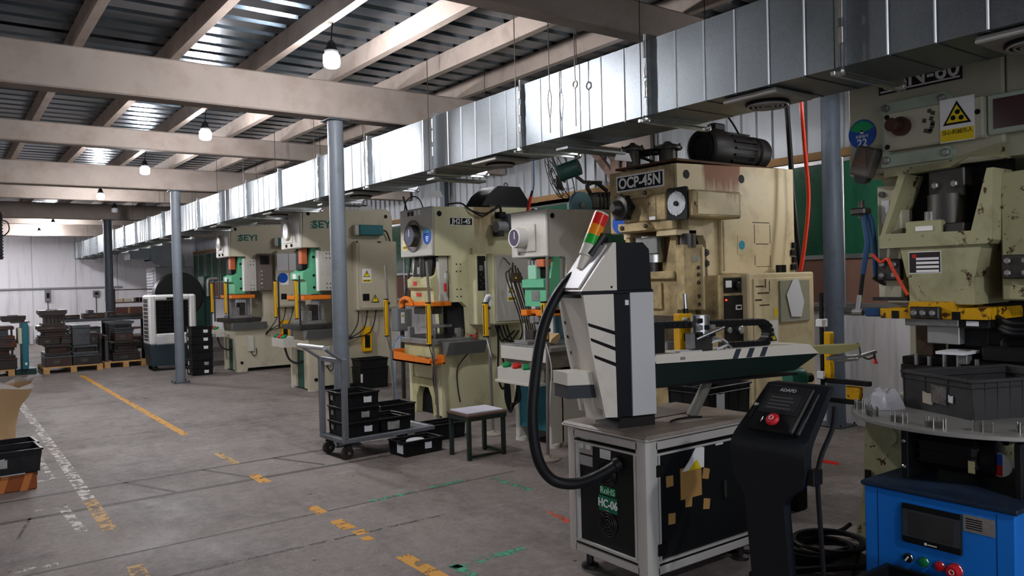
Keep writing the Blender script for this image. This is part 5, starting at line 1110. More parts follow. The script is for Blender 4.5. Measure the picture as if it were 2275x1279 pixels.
    for i in range(1, 8):
        q = PI / 2 - PI * i / 8; ch.append((.70 + .06 * math.cos(q), 1.172 + .06 * math.sin(q)))
    for i in range(3): ch.append((.70 - .13 * i, 1.112 + .002 * i))
    links = []
    lk = None
    for i in range(len(ch) - 1):
        a_ = Vector((ch[i][0], 0, ch[i][1])); b_ = Vector((ch[i + 1][0], 0, ch[i + 1][1])); n_ = max(1, int((b_ - a_).length / .032))
        for k in range(n_):
            p = a_.lerp(b_, k / n_); q = a_.lerp(b_, (k + 1) / n_); ang = math.atan2(q.z - p.z, q.x - p.x)
            M_ = T @ Matrix.Translation((p + q) / 2) @ Matrix.Rotation(-ang, 4, 'Y'); L_ = (q - p).length
            o = MB(M_).box(-L_ / 2, -.04, -.018, L_ / 2 - .002, .03, .018, .004).build('chain_link', BLACK, t if lk is None else lk)
            if lk is None: lk = o; lk.name = 'cable_chain'
    MB(T).box(-.03, -.05, 1.06, .05, .04, 1.26, .006).build('chain_bracket', BLACK, t)
    # carriage: gripper valve block, fittings, yellow-box behind
    vb = MB(T).box(.2, -.09, 1.105, .32, -.03, 1.19, .006).build('carriage', STEELD, t)
    MB(T).cyl((.26, -.06, 1.19), (.26, -.06, 1.29), .05, n=18).build('valve_cylinder', SILVER, vb)
    for k in range(7): MB(T).box(.22 + .04 * (k % 3) - .01, -.115, 1.18 + .035 * (k // 3), .24 + .04 * (k % 3), -.09, 1.205 + .035 * (k // 3), .004).build('valve_fitting', STEEL if k % 2 else BLACK, vb)
    MB(T).cyl((.2, -.11, 1.17), (.36, -.13, 1.225), .008, n=8).build('gripper_rod', SILVER, vb)
    MB(T).box(.17, -.1, 1.12, .2, -.05, 1.2, .004).build('gripper_block', STEEL, vb)
    for k in range(3): MB(T).tube([(.3, -.08, 1.14 + .02 * k), (.36, -.1, 1.16), (.42, -.08, 1.13), (.34 + .05 * k, -.09, 1.11)], .006, 6, 4).build('air_line', STEEL if k else PAPER, vb)
    yb = MB(T).box(.2, .03, 1.10, .285, .09, 1.295, .004).build('yellow_motor_cover', YELLOW, t)
    MB(T).box(.215, .029, 1.26, .25, .03, 1.275).build('cover_label', WHITE, yb)
    MB(T).box(.225, .029, 1.15, .232, .03, 1.19).build('cover_mark', BLKTEXT, yb)
    MB(T).cyl((.26, .06, 1.30), (.255, .06, 1.40), .011, n=10).build('cylinder_rod', SILVER, yb); MB(T).cyl((.258, .06, 1.295), (.258, .06, 1.32), .016, n=10).build('rod_collar', BLACK, yb)
    MB(T).box(.1, -.1, 1.105, .24, -.02, 1.112).build('carriage_plate', ROBG, vb)
    # extending arm and suction fingers
    ae = MB(T).prism([(.98, 1.04), (1.25, 1.025), (1.40, 1.045), (1.415, 1.072), (1.0, 1.08)], 'y', -.04, .05).build('telescopic_arm', mat('arm_khaki', '8f8a5c', .5), t)
    MB(T).tube([(1.2, 0, 1.0), (1.45, 0, .995), (1.58, 0, 1.015)], .012, 8).build('finger_bar', STEEL, ae)
    MB(T).tube([(1.22, -.03, .985), (1.4, -.03, .985)], .009, 8).build('finger_bar', STEEL, ae)
    MB(T).tube([(1.57, 0, 1.01), (1.575, 0, .97)], .007, 6).build('suction_stem', STEELD, ae); MB(T).lathe((1.575, 0, .975), (0, 0, -1), [(0, .008), (.012, .01), (.03, .018)], 12).build('suction_cup', RED, ae)
    MB(T).tube([(1.38, 0, 1.05), (1.44, 0, 1.07), (1.455, 0, 1.03), (1.46, 0, .99)], .005, 6, 4).build('air_line', STEELD, ae); MB(T).tube([(1.47, 0, .995), (1.52, 0, .975), (1.57, 0, .985)], .005, 6, 4).build('air_line', STEELD, ae)
    # grey flexible duct under the boom
    MB(T).tube([(.22, -.02, .76), (.26, -.02, .82), (.33, 0, .9), (.35, 0, .95)], .028, 12, 5).build('flexible_conduit', mat('flex_grey', '6d6a62', .55, 0, .15), t)
    MB().box(2.95, 2.86, .762, 3.25, 3.1, .768, .002).build('top_plate', mat('top_plate', '6f6a63', .4, .3), top)
    MB().tube([(2.95, 2.72, .768), (3.02, 2.74, .768), (3.12, 2.73, .768), (3.16, 2.7, .768)], .006, 6, 4).build('loose_wire', BLACK, top)
    # big black hose from head to cabinet
    hs = [(2.62, 2.985, 1.515), (2.56, 3.0, 1.50), (2.46, 3.01, 1.40), (2.385, 3.02, 1.25), (2.335, 3.02, 1.05), (2.30, 3.01, .83), (2.31, 2.99, .64), (2.37, 2.96, .53), (2.46, 2.90, .505), (2.55, 2.83, .54), (2.64, 2.77, .60)]
    MB().tube(hs, .027, 12, 6).build('hose', RUBBER, t)
    MB().lathe((2.645, 2.768, .602), (-.9, .6, -.55), [(0, .036), (.03, .036), (.035, .03)], 14).build('hose_gland', BLACK, t)
robot()
# ------------------------------------------------------------------ operator console
def console():
    d = Vector((0, -1, 0)); n = Vector((-1, 0, 0)); O = Vector((2.80, 1.885, 0))
    T = Matrix(((d.x, 0, n.x, O.x), (d.y, 0, n.y, O.y), (0, 1, 0, 0), (0, 0, 0, 1)))
    t = thing('operator_console', 'black slanted operator console with a red stop button, before the robot cabinet', 'console', (O.x, O.y, 0))
    rows = [(1.05, 0, .118, 0), (1.045, .012, .14, 0), (.95, .105, .153, -.003), (.885, .17, .163, -.007), (.855, .196, .167, -.009), (.83, .21, .169, -.01), (.80, .215, .169, -.011), (.75, .208, .167, -.014), (.70, .20, .16, -.02), (.67, .195, .142, -.03), (.635, .188, .108, -.045), (.60, .182, .09, -.05), (.3, .15, .09, -.05), (.012, .12, .09, -.05)]
    vs = []; fs = []
    for i, (z, b, h, q0) in enumerate(rows):
        k = .045 if z < 1.0 else .03
        vs += [(q0 - h, z, b), (q0 + h, z, b), (q0 + h, z, b - k), (q0 - h, z, b - k)]
        if i:
            for q in range(4): fs.append((4 * i - 4 + q, 4 * i - 4 + (q + 1) % 4, 4 * i + (q + 1) % 4, 4 * i + q))
    fs += [(0, 1, 2, 3), tuple(4 * len(rows) - 4 + q for q in range(4))]
    CB = mat('console_black', '202327', .42, .1, .1, 3, .15, '15171a')
    MB(T).add(vs, fs).build('console_body', CB, t)
    MB(T).box(-.2, 0, -.02, .1, .014, .24, .004).build('base_plate', CB, t)
    # teach pendant lying on the slope
    a = math.atan2(.95 - .885, .17 - .105)
    S = T @ Matrix.Translation((-.005, .955, .108)) @ Matrix.Rotation(-PI / 4 + .0, 4, 'X')
    # local: x across, y up the slope, z off the slope
    pd = MB(S).box(-.105, -.115, 0, .105, .105, .022, .006).build('teach_pendant', BLACK, t)
    MB(S).box(-.092, -.035, .022, .092, .098, .0235).build('pendant_bezel', mat('bezel', '2a2a2c', .3), pd)
    MB(S).box(-.075, -.02, .0235, .07, .06, .0245).build('pendant_screen', SCREEN, pd)
    for k in range(4): MB(S).box(-.06, -.012 + .017 * k, .0245, .05 - .012 * (k % 2), -.006 + .017 * k, .0248).build('screen_row', mat('screen_row', '5a5a5c', .3), pd)
    text('ADAPD', .022, S @ Matrix.Translation((.0, .08, .024)), mat('ink_grey', 'b5b5b7', .5), pd, depth=.0005, bold=.0004)
    MB(S).lathe((.01, -.075, .022), (0, 0, 1), [(0, .014), (.012, .014), (.012, .026), (.02, .028), (.028, .022), (.03, 0)], 22).build('emergency_button', mat('stop_red', 'c4202a', .35), pd)
    MB(S).torus((.01, -.075, .0525), (0, 0, 1), .009, .0016, 14, 5).build('button_mark', WHITE, pd)
    for k, x in enumerate((-.05, -.03)): MB(S).box(x, -.085 + .008 * k, .022, x + .006, -.06 + .008 * k, .03, .002).build('key_switch', SILVER, pd)
    MB(S).box(.108, -.11, 0, .128, .09, .012, .003).build('pendant_cradle', CB, t); MB(S).box(-.125, -.06, 0, -.109, .0, .014, .003).build('cradle_clip', CB, t)
    for k in range(6): MB(S).box(.112, -.03 + .01 * k, .012, .126, -.026 + .01 * k, .0135).build('speaker_slot', BLACKM, t)
    MB(S).box(-.13, .0, .0, -.11, .012, .01).build('white_tag', WHITE, t)
    # cable clipped on the right flank
    MB(T).box(.15, .70, .13, .18, .76, .19, .004).build('cable_clip', BLACK, t)
    MB(T).tube([(.172, .98, .03), (.178, .9, .06), (.172, .8, .13), (.17, .7, .15), (.172, .4, .13), (.165, .2, .11), (.15, .05, .12), (.14, .02, .16)], .009, 8, 5).build('console_cable', RUBBER, t)
    MB(T).tube([(.15, .78, .1), (.2, .77, .06)], .006, 6).build('red_plug', RED, t)
console()
# ------------------------------------------------------------------ turntable feeder
DC = (3.75, 1.60)
def turntable():
    t = thing('turntable_feeder', 'bright blue feeder cabinet carrying a round steel turntable', 'machine', (3.5, 1.555, 0))
    x0, x1, y0, y1, h = 3.2, 3.86, 1.26, 1.85, .6
    cb = MB().box(x0, y0, .06, x1, y1, h - .02, .006).build('cabinet', BLUEP, t)
    MB().box(x0 - .012, y0 - .012, h - .02, x1 + .012, y1 + .012, h, .006).build('cabinet_top', mat('top_blue_dirty', '26364c', .45, .1, .25, 4, .6, '14161a'), t)
    for yy in (1.325, 1.79): MB().box(x0 - .001, yy - .0015, .06, x0 + .004, yy + .0015, h - .03).build('panel_seam', mat('seam_blue', '0c3a70', .5), cb)
    F = lambda y, z, dd=0.: frame('f', (x0 - dd, y, z))
    sc = MB(F(1.565, .46)).box(-.117, -.08, 0, .117, .08, .012, .003).build('touch_screen', BLACK, t)
    MB(F(1.565, .462, .012)).box(-.113, -.055, 0, .113, .056, .001).build('screen_surround', mat('surround', '3d3f42', .35), sc)
    MB(F(1.565, .462, .013)).box(-.088, -.048, 0, .088, .048, .001).build('screen_glass', SCREEN, sc)
    MB(F(1.585, .392, .012)).box(-.006, -.005, 0, .004, .005, .0006).build('maker_mark', WHTTEXT, sc); MB(F(1.56, .391, .012)).box(-.018, -.002, 0, .018, .002, .0006).build('maker_mark', WHTTEXT, sc)
    np_ = MB(F(1.388, .512)).box(-.058, -.033, 0, .058, .033, .002).build('rating_plate', SILVER, t)
    for k in range(5): MB(F(1.40, .53 - .009 * k, .002)).box(-.035, -.003, 0, .025, .0015, .0006).build('plate_text_row', BLKTEXT, np_)
    for y, m, r in ((1.661, BLACK, .016), (1.598, GREENB, .017), (1.536, mat('stop_red', 'c4202a', .35), .017), (1.477, mat('stop_red', 'c4202a'), .026)):
        b = MB(F(y, .314)).lathe((0, 0, 0), (0, 0, 1), [(0, r + .004), (.006, r + .004), (.008, r), (.014 if r < .02 else .03, r), (.016 if r < .02 else .034, r * .8)], 22).build('push_button', m, t)
        MB(F(y, .314, .0005)).torus((0, 0, .006), (0, 0, 1), r + .002, .002, 22, 5).build('button_ring', SILVER, b)
    MB(F(1.661, .314, .016) @ Matrix.Rotation(-.6, 4, 'Z')).box(-.003, -.011, 0, .003, .011, .004).build('selector_pointer', WHITE, t)
    MB(F(1.477, .314, .034)).torus((0, 0, .001), (0, 0, 1), .009, .0016, 16, 5).build('button_mark', WHITE, t)
    for x in (x0 + .05, x1 - .05):
        for y in (y0 + .05, y1 - .05): MB().cyl((x, y, 0), (x, y, .06), .025, n=12).build('foot', STEELD, t)
    # gear motor lying under the disc
    mb_ = MB().box(3.36, 1.74, h, 3.62, 1.77, .815, .003).build('motor_bracket', BLACK, t)
    MB().box(3.36, 1.30, h, 3.62, 1.325, .815, .003).build('motor_bracket', BLACK, t)
    for z in (.65, .76): bolt('f', (3.36, 1.755, z), .009, mb_, SILVER)
    mo = MB().box(3.40, 1.47, .645, 3.56, 1.74, .79, .03).build('gear_motor', mat('motor_satin', '1b1a1d', .35, .2), t)
    MB().lathe((3.48, 1.47, .715), (0, -1, 0), [(0, .075), (.04, .075), (.045, .06), (.05, .0)], 22).build('motor_end', BLACK, mo)
    for z in (.68, .72, .76): MB().box(3.396, 1.48, z, 3.4, 1.735, z + .006).build('motor_fin', BLACK, mo)
    MB().box(3.394, 1.485, .66, 3.399, 1.51, .71).build('motor_label', mat('label_cream', 'c9bf8a', .5), mo)
    for k, m in enumerate((WHITE, BLUES, RED, WHITE)): MB(Matrix.Translation((3.455, 1.415, .70))).cyl((-.004, 0, 0), (.0, 0, 0), .048 - .0 * k, n=24).build('warning_disc', WHITE, mo) if k == 0 else MB(frame('f', (3.4505, 1.415, .70))).box(-.012, (-.045 if k == 2 else .0), 0, .012, (0 if k == 2 else .045), .001).build('disc_mark', m, mo) if k < 3 else None
    MB().cyl((DC[0], DC[1], h), (DC[0], DC[1], .832), .05, n=20).build('spindle', STEELD, t)
    MB().box(3.55, 1.42, .76, 3.95, 1.78, .82, .008).build('index_gearbox', STEELD, t)
    MB().lathe((DC[0], DC[1], .832), (0, 0, 1), [(0, .02), (0, .538), (.002, .54), (.016, .54), (.018, .538), (.018, .01)], 96).build('turntable_disc', mat('disc_steel', '9a9893', .36, .45, .12, 2.5, .2, '7d7a76', (1, 1, 1)), t)
    MB().tube([(3.64, 1.34, .66), (3.62, 1.3, .63), (3.66, 1.27, .61), (3.7, 1.28, .6)], .012, 8, 4).build('motor_cable', RUBBER, t)
    MB().box(3.6, 1.28, .74, 3.9, 1.30, .752).build('copper_strip', ORANGE, t)
turntable()
# little stacks of pressed plates held between pins on the turntable
PLATEG = mat('plate_grey', '66645f', .5, .2)
def part_stack(x, y, lab):
    rz = math.atan2(y - DC[1], x - DC[0])
    t = thing('pressed_plate_stack', lab, 'metal parts', (x, y, .85), rz + PI / 2, group='plate stacks on the turntable')
    n = 5 + int(3 * rnd.random())
    for k in range(n): MB().box(-.03, -.016, .0005 + k * .0052, .03, .016, .0045 + k * .0052).build('pressed_plate', PLATEG, t, local=True)
    for px, py in ((-.034, .012), (-.034, -.012), (.034, .012), (.034, -.012), (0, -.02), (0, .02)): MB().cyl((px, py, 0), (px, py, .042), .0035, n=7).build('guide_pin', SILVER, t, local=True)
for i, (x, y) in enumerate(((3.505, 2.04), (3.365, 1.90), (3.30, 1.745), (3.285, 1.585), (3.335, 1.425), (3.43, 1.30))):
    part_stack(x, y, 'stack of pressed steel plates on the turntable rim, %s from the left' % ('leftmost', 'second', 'third', 'fourth', 'fifth', 'sixth')[i])
# ------------------------------------------------------------------ crates
def crate(label, loc, rz, L, W, H, m=None, notes=(), group='black parts crates', ribs=4, base=.9, inside=None):
    """open stacking crate: tapered walls, bottom, double rim, ribs, stuck-on labels; notes = (side, u, v, w, h)"""
    m = m or CRATE
    t = thing('parts_crate', label, 'crate', loc, rz, group)
    a, b = L / 2, W / 2; a0, b0 = a * base, b * base; th = .008
    vs = []; fs = []
    for (p, q, z) in ((a0, b0, 0), (a - .012, b - .012, H), (a - .012 - th, b - .012 - th, H), (a0 - th, b0 - th, .01)): vs += [(-p, -q, z), (p, -q, z), (p, q, z), (-p, q, z)]
    for i in range(3):
        for q in range(4): fs.append((4 * i + q, 4 * i + (q + 1) % 4, 4 * i + 4 + (q + 1) % 4, 4 * i + 4 + q))
    fs += [(0, 1, 2, 3), (12, 13, 14, 15)]
    body = MB().add(vs, fs).build('crate_body', m, t, local=True)
    def ringbox(z0, z1, o):
        mb = MB(); p, q = a + o, b + o; i_ = .022
        mb.box(-p, -q, z0, p, -q + i_, z1, .003); mb.box(-p, q - i_, z0, p, q, z1, .003); mb.box(-p, -q + i_, z0, -p + i_, q - i_, z1, .003); mb.box(p - i_, -q + i_, z0, p, q - i_, z1, .003); return mb
    ringbox(H - .012, H + .002, 0).build('crate_rim', m, t, local=True)
    ringbox(H * .78, H * .78 + .006, -.005).build('crate_lip', m, t, local=True)
    for i in range(ribs + 1):
        x = -a0 + 2 * a0 * i / ribs
        for s in (-1, 1): MB().prism([(s * b0, .0), (s * (b - .008), H - .012), (s * (b - .014), H - .012), (s * (b0 - .006), 0)], 'x', x - .004, x + .004).build('crate_rib', m, body, local=True)
    for i in range(4):
        y = -b0 + 2 * b0 * i / 3
        for s in (-1, 1): MB().prism([(s * a0, 0), (s * (a - .008), H - .012), (s * (a - .014), H - .012), (s * (a0 - .006), 0)], 'y', y - .004, y + .004).build('crate_rib', m, body, local=True)
    for side, u, v, w_, h, mm in notes:
        if side == 'y': M_ = frame('s', (u, -(b0 + (b - .012 - b0) * v / H) - .004, v))
        else: M_ = frame('f', (-(a0 + (a - .012 - a0) * v / H) - .004, u, v))
        MB(M_).prism([(-w_ / 2, -h / 2), (w_ / 2, -h / 2 - .003), (w_ / 2 + .002, h / 2), (0, h / 2 - .004), (-w_ / 2, h / 2 + .003)], 'z', 0, .003).build('paper_label', mm, t, local=True)
    return t
SMEAR = mat('torn_paper', '9c9a96', .8, 0, .3, 30, .4, '2a2a2a')
# on the trolley
R4 = math.radians(4)
def on_tr(u, v, z): c, s_ = math.cos(R4), math.sin(R4); return (2.735 + u * c - v * s_, 6.19 + u * s_ + v * c, z)
for k, lab in enumerate(('lowest of three black crates stacked at the trolley handle end', 'middle of three black crates stacked at the trolley handle end', 'topmost of three black crates stacked at the trolley handle end')):
    crate(lab, on_tr(.215, .225, .176 + .127 * k), R4, .33, .36, .125, None, (('y', .045 if k != 1 else .02, .06, .075, .05, PAPER if k != 1 else SMEAR), ('x', .1, .07, .04, .04, SMEAR)))
crate('black crate with smudged label in the middle of the trolley deck', on_tr(.545, .225, .176), R4, .32, .36, .125, None, (('y', -.03, .055, .12, .07, SMEAR),))
crate('black crate behind the stacked three on the far floor side of the trolley', (3.62, 7.05, 0), .05, .4, .3, .3, None, (('y', -.12, .2, .03, .09, PAPER),))
# trolley
def trolley():
    t = thing('platform_trolley', 'grey steel platform trolley with tilted handle loaded with black crates', 'trolley', (2.735, 6.19, 0), R4)
    TG = mat('trolley_grey', '7d8186', .42, .5, .12, 5, .3, '4a4a48')
    L, W = .92, .46
    fr = MB()
    fr.box(0, 0, .142, L, .045, .18, .004); fr.box(0, W - .045, .142, L, W, .18, .004); fr.box(0, .045, .142, .045, W - .045, .18, .004); fr.box(L - .045, .045, .142, L, W - .045, .18, .004)
    d = fr.build('deck_frame', TG, t, local=True)
    MB().box(.045, .045, .165, L - .045, W - .045, .173).build('deck_sheet', TG, t, local=True)
    for y in (.0, W - .045):
        MB().box(0, y, .18, .045, y + .045, .86, .004).build('post', TG, t, local=True)
        MB().tube([(.02, y + .022, .84), (-.16, y + .022, .965)], .015, 8).build('handle_arm', TG, t, local=True)
    MB().box(.005, .045, .82, .04, W - .045, .86, .004).build('cross_bar', TG, t, local=True)
    MB().cyl((-.165, -.01, .967), (-.165, W + .01, .967), .02, n=14).build('handle_bar', mat('handle_bright', 'c4c6c8', .35, .5), t, local=True)
    for x in (.07, L - .09):
        for y in (.06, W - .06):
            c = MB().box(x - .035, y - .03, .125, x + .035, y + .03, .142, .003).box(x - .03, y - .028, .04, x + .02, y - .022, .12).box(x - .03, y + .022, .04, x + .02, y + .028, .12).build('caster_fork', STEELD, t, local=True)
            MB().lathe((x - .015, y - .02, .055), (0, 1, 0), [(0, .03), (0, .05), (.006, .055), (.034, .055), (.04, .05), (.04, .03)], 22).build('caster_wheel', mat('wheel_brown', '3f3433', .6), c, local=True)
            MB().cyl((x - .015, y - .035, .055), (x - .015, y + .035, .055), .012, n=10).build('axle', STEEL, c, local=True)
trolley()
# on the floor by the trolley
cr = crate('black crate on the floor in front of the trolley, holding a white packet', (3.365, 6.10, 0), .1, .42, .26, .13, None, (('y', .045, .075, .07, .055, PAPER), ('x', -.05, .07, .09, .08, PAPER)))
single('white_packet', MB(Matrix.Translation((3.36, 6.09, .105)) @ Matrix.Rotation(.3, 4, 'Z')).lathe((0, 0, 0), (0, 0, 1), [(-.025, .05), (-.02, .085), (0, .09), (.015, .07), (.02, .0)], 10), PAPER, 'crumpled white packet lying in the crate in front of the trolley', 'packet', (3.36, 6.09, .08))
crate('black crate on the floor between the trolley and the stool', (3.86, 6.52, 0), .02, .42, .3, .15)
crate('black crate standing behind the grey column beside the near green-ram press', (4.98, 10.32, 0), 0, .45, .3, .3, None, (('y', -.2, .16, .03, .12, PAPER),))
crate('black crate stacked on the crate behind the grey column', (4.98, 10.32, .303), 0, .45, .3, .12)
# on and by the turntable
crate('big dark grey crate with torn label standing on the steel turntable', (3.885, 1.625, .851), math.radians(-24), .60, .44, .17, CRATEG, (('x', .05, .06, .06, .05, mat('old_paper', 'b9b0a2', .8)), ('x', -.02, .085, .09, .08, mat('torn_grey', '6d6864', .8, 0, .4, 30, .6, '2a2624')), ('x', -.09, .075, .025, .03, PAPER)), group=None, ribs=9, base=.95)
crate('black crate in the lower right foreground before the blue cabinet', (2.96, 1.555, .0), 0, .36, .34, .29, CRATE, group=None)
# foreground left
bk = thing('wood_block', 'reddish wooden support box under the left foreground crate', 'wooden box', (.36, 6.98, 0), 0)
WD = mat('red_wood', '8a4a22', .6, 0, .2, 4, .4, '4a2412', (1, 1, 5))
MB().box(.1, 6.95, .0, .575, 7.25, .13, .008).build('box_body', WD, bk)
for k in range(3): MB().prism([(.16 + .15 * k, .002), (.21 + .15 * k, .002), (.25 + .15 * k, .128), (.2 + .15 * k, .128)], 'y', 6.945, 6.95).build('worn_stripe', mat('worn_orange', 'b5703a', .6), bk)
MB().box(.2, 6.94, .128, .5, 7.2, .138).build('packing_slip', PAPER, bk)
crate('black crate with white smudge on wooden box at the left edge', (.33, 7.08, .14), .06, .56, .36, .17, None, (('y', .0, .09, .06, .07, SMEAR), ('y', .03, .085, .03, .06, SMEAR)), group=None)
crate('black crate behind the left foreground crate', (.42, 7.62, 0), .08, .42, .34, .27, group=None)
# paper sack
def sack():
    t = thing('paper_sack', 'open brown paper sack with frayed plastic liner at the left edge', 'sack', (.2, 8.25, 0))
    KR = mat('kraft_sack', 'b0916c', .8, 0, .12, 3, .2, '8a6d4a')
    rings = [(0.0, .24, .0), (.1, .26, .0), (.3, .26, .01), (.48, .29, .03), (.60, .34, .05), (.66, .36, .07)]
    n = 28; vs = []; fs = []
    for j, (z, r, dx) in enumerate(rings):
        for i in range(n):
            a = 2 * PI * i / n; f = 1 + .06 * math.sin(5 * a + j) + .04 * math.sin(9 * a)
            vs.append((.25 + dx + r * f * math.cos(a), 8.25 + r * .8 * f * math.sin(a), z + .02 * math.sin(3 * a) * (j > 3)))
    for j in range(len(rings) - 1):
        for i in range(n): fs.append((j * n + i, j * n + (i + 1) % n, (j + 1) * n + (i + 1) % n, (j + 1) * n + i))
    fs.append(tuple(range(n)))
    MB().add(vs, fs).build('sack_body', KR, t)
    vs2 = vs[-n:]; q = []
    for i, p in enumerate(vs2): q.append((p[0] + .015 * math.cos(i), p[1], p[2] + .03 + .02 * math.sin(i * 2.3)))
    MB().add(vs2 + q, [(i, (i + 1) % n, n + (i + 1) % n, n + i) for i in range(n)]).build('plastic_liner', mat('liner', 'b9b2aa', .3, 0, .15), t)
    MB().lathe((.27, 8.25, .60), (0, 0, 1), [(0, .26), (.03, .2), (.06, .1), (.07, 0)], 18).build('sack_contents', mat('contents', 'a98a72', .8, 0, .3, 12, .5), t)
sack()
# ------------------------------------------------------------------ stool with white board
st = thing('work_stool', 'green angle-steel work stool with wooden top in the aisle', 'stool', (3.72, 5.65, 0))
SG = mat('stool_green', '2c3a34', .5, .2, .2, 6, .5, '3a2a20')
LEGS = ((3.55, 5.80), (3.535, 5.50), (3.895, 5.515), (3.88, 5.785))
for x, y in LEGS: MB().box(x - .016, y - .016, 0, x + .016, y + .016, .36, .002).build('leg', SG, st)
MB().box(3.52, 5.485, .325, 3.91, 5.515, .36).box(3.52, 5.785, .325, 3.91, 5.815, .36).box(3.52, 5.515, .325, 3.55, 5.785, .36).box(3.88, 5.515, .325, 3.91, 5.785, .36).build('apron', SG, st)
MB().box(3.55, 5.495, .015, 3.88, 5.515, .035).box(3.885, 5.52, .015, 3.905, 5.78, .035).build('foot_rail', SG, st)
MB().box(3.515, 5.475, .36, 3.915, 5.825, .378, .003).build('stool_top', mat('stool_wood', '5a463c', .7, 0, .2), st)
single('white_board', MB(Matrix.Translation((3.72, 5.66, .379)) @ Matrix.Rotation(-.03, 4, 'Z')).box(-.175, -.14, 0, .185, .15, .012, .002), mat('board_white', 'c9c7d3', .6), 'white board lying flat on the green stool', 'board', (3.72, 5.66, .379))
# ------------------------------------------------------------------ free-standing light curtain stands
CONC = mat('stand_concrete', '8f887c', .85, 0, .2, 12, .3)
def curtain_stand(bx, by, tx, ty, ztop, z0, z1, lab, base=True):
    t = thing('light_curtain_stand', lab, 'sensor stand', (bx, by, 0), group='light curtain stands')
    P = lambda z: (bx + (tx - bx) * z / ztop, by + (ty - by) * z / ztop, z)
    MB().tube([P(.01), P(ztop)], .0145, 10).build('pole', mat('pole_grey', '7d7a74', .45, .5), t)
    if base: MB().lathe((bx, by, 0), (0, 0, 1), [(0, .1), (.012, .1), (.02, .085), (.025, .03), (.045, .02)], 20).build('base_disc', CONC, t)
    else: MB().lathe((bx, by, 0), (0, 0, 1), [(0, .05), (.02, .045), (.03, .02)], 14).build('base_disc', CONC, t)
    zc = (z0 + z1) / 2; c = P(zc)
    lc = MB().box(c[0] - .048, c[1] - .02, z0, c[0] - .012, c[1] + .026, z1, .004).build('light_curtain', YELLOW, t)
    MB().box(c[0] - .0495, c[1] - .005, z0 + .015, c[0] - .047, c[1] + .011, z1 - .015).build('sensor_strip', BLACKM, lc)
    for z in (z0 - .012, z1): MB().box(c[0] - .05, c[1] - .022, z, c[0] - .01, c[1] + .028, z + .012).build('end_cap', BLACKM, lc)
    for z in (z0 + .06, z1 - .06): MB().box(c[0] - .03, c[1] - .018, z, c[0] + .018, c[1] + .018, z + .03, .003).build('clamp', STEELD, t)
    MB().tube([(c[0] - .03, c[1], z1 + .012), (c[0] - .02, c[1] - .03, z1 + .07), (c[0] + .02, c[1] - .02, z1 + .05), (c[0] + .02, c[1], z1 - .02)], .02, 7, 4).build('tape_wrap', PAPER, t) if base and bx > 4.3 else None
    MB().tube([(c[0] - .03, c[1], z0 - .012), (c[0] - .01, c[1] - .03, z0 - .15), (c[0] + .02, c[1] - .01, z0 - .3), P(.3)], .005, 6, 4).build('sensor_cable', PAPER if by < 6.5 else STEELD, t)
curtain_stand(4.38, 8.44, 4.36, 8.55, 1.70, .86, 1.29, 'light curtain stand between the near green-ram press and cream-green press', False)
curtain_stand(4.17, 7.06, 4.05, 7.02, 1.70, .85, 1.27, 'light curtain stand leaning at the left corner of the cream-green press', False)
curtain_stand(4.312, 6.273, 4.312, 6.33, 1.68, .955, 1.27, 'light curtain stand behind the green stool')
curtain_stand(4.03, 5.08, 4.03, 5.02, 1.68, 1.0, 1.30, 'light curtain stand just behind the black robot hose')
# ------------------------------------------------------------------ far end: pallets and die blocks
def pallet(x0, x1, y0, y1, lab):
    t = thing('wooden_pallet', lab, 'pallet', ((x0 + x1) / 2, (y0 + y1) / 2, 0), group='wooden pallets under the dies')
    n = 6
    for k in range(n):
        y = y0 + (y1 - y0 - .1) * k / (n - 1); MB().box(x0, y, .095, x1, y + .1, .118, .002).build('top_board', WOOD, t)
    for x in (x0, (x0 + x1) / 2 - .05, x1 - .1):
        MB().box(x, y0, .0, x + .1, y1, .018, .002).build('bottom_board', WOOD, t)
        for y in (y0, (y0 + y1) / 2 - .05, y1 - .1): MB().box(x, y, .018, x + .1, y + .1, .078, .003).build('spacer_block', WOOD, t)
        MB().box(x, y0, .078, x + .1, y1, .095, .002).build('stringer', WOOD, t)
pallet(1.5, 2.46, 16.33, 17.35, 'pale wooden pallet under the tall die stack'); pallet(2.52, 3.26, 16.55, 17.4, 'pale wooden pallet under the right die stack beside the cooler')
DM = (DIE, DIE2, DIE3)
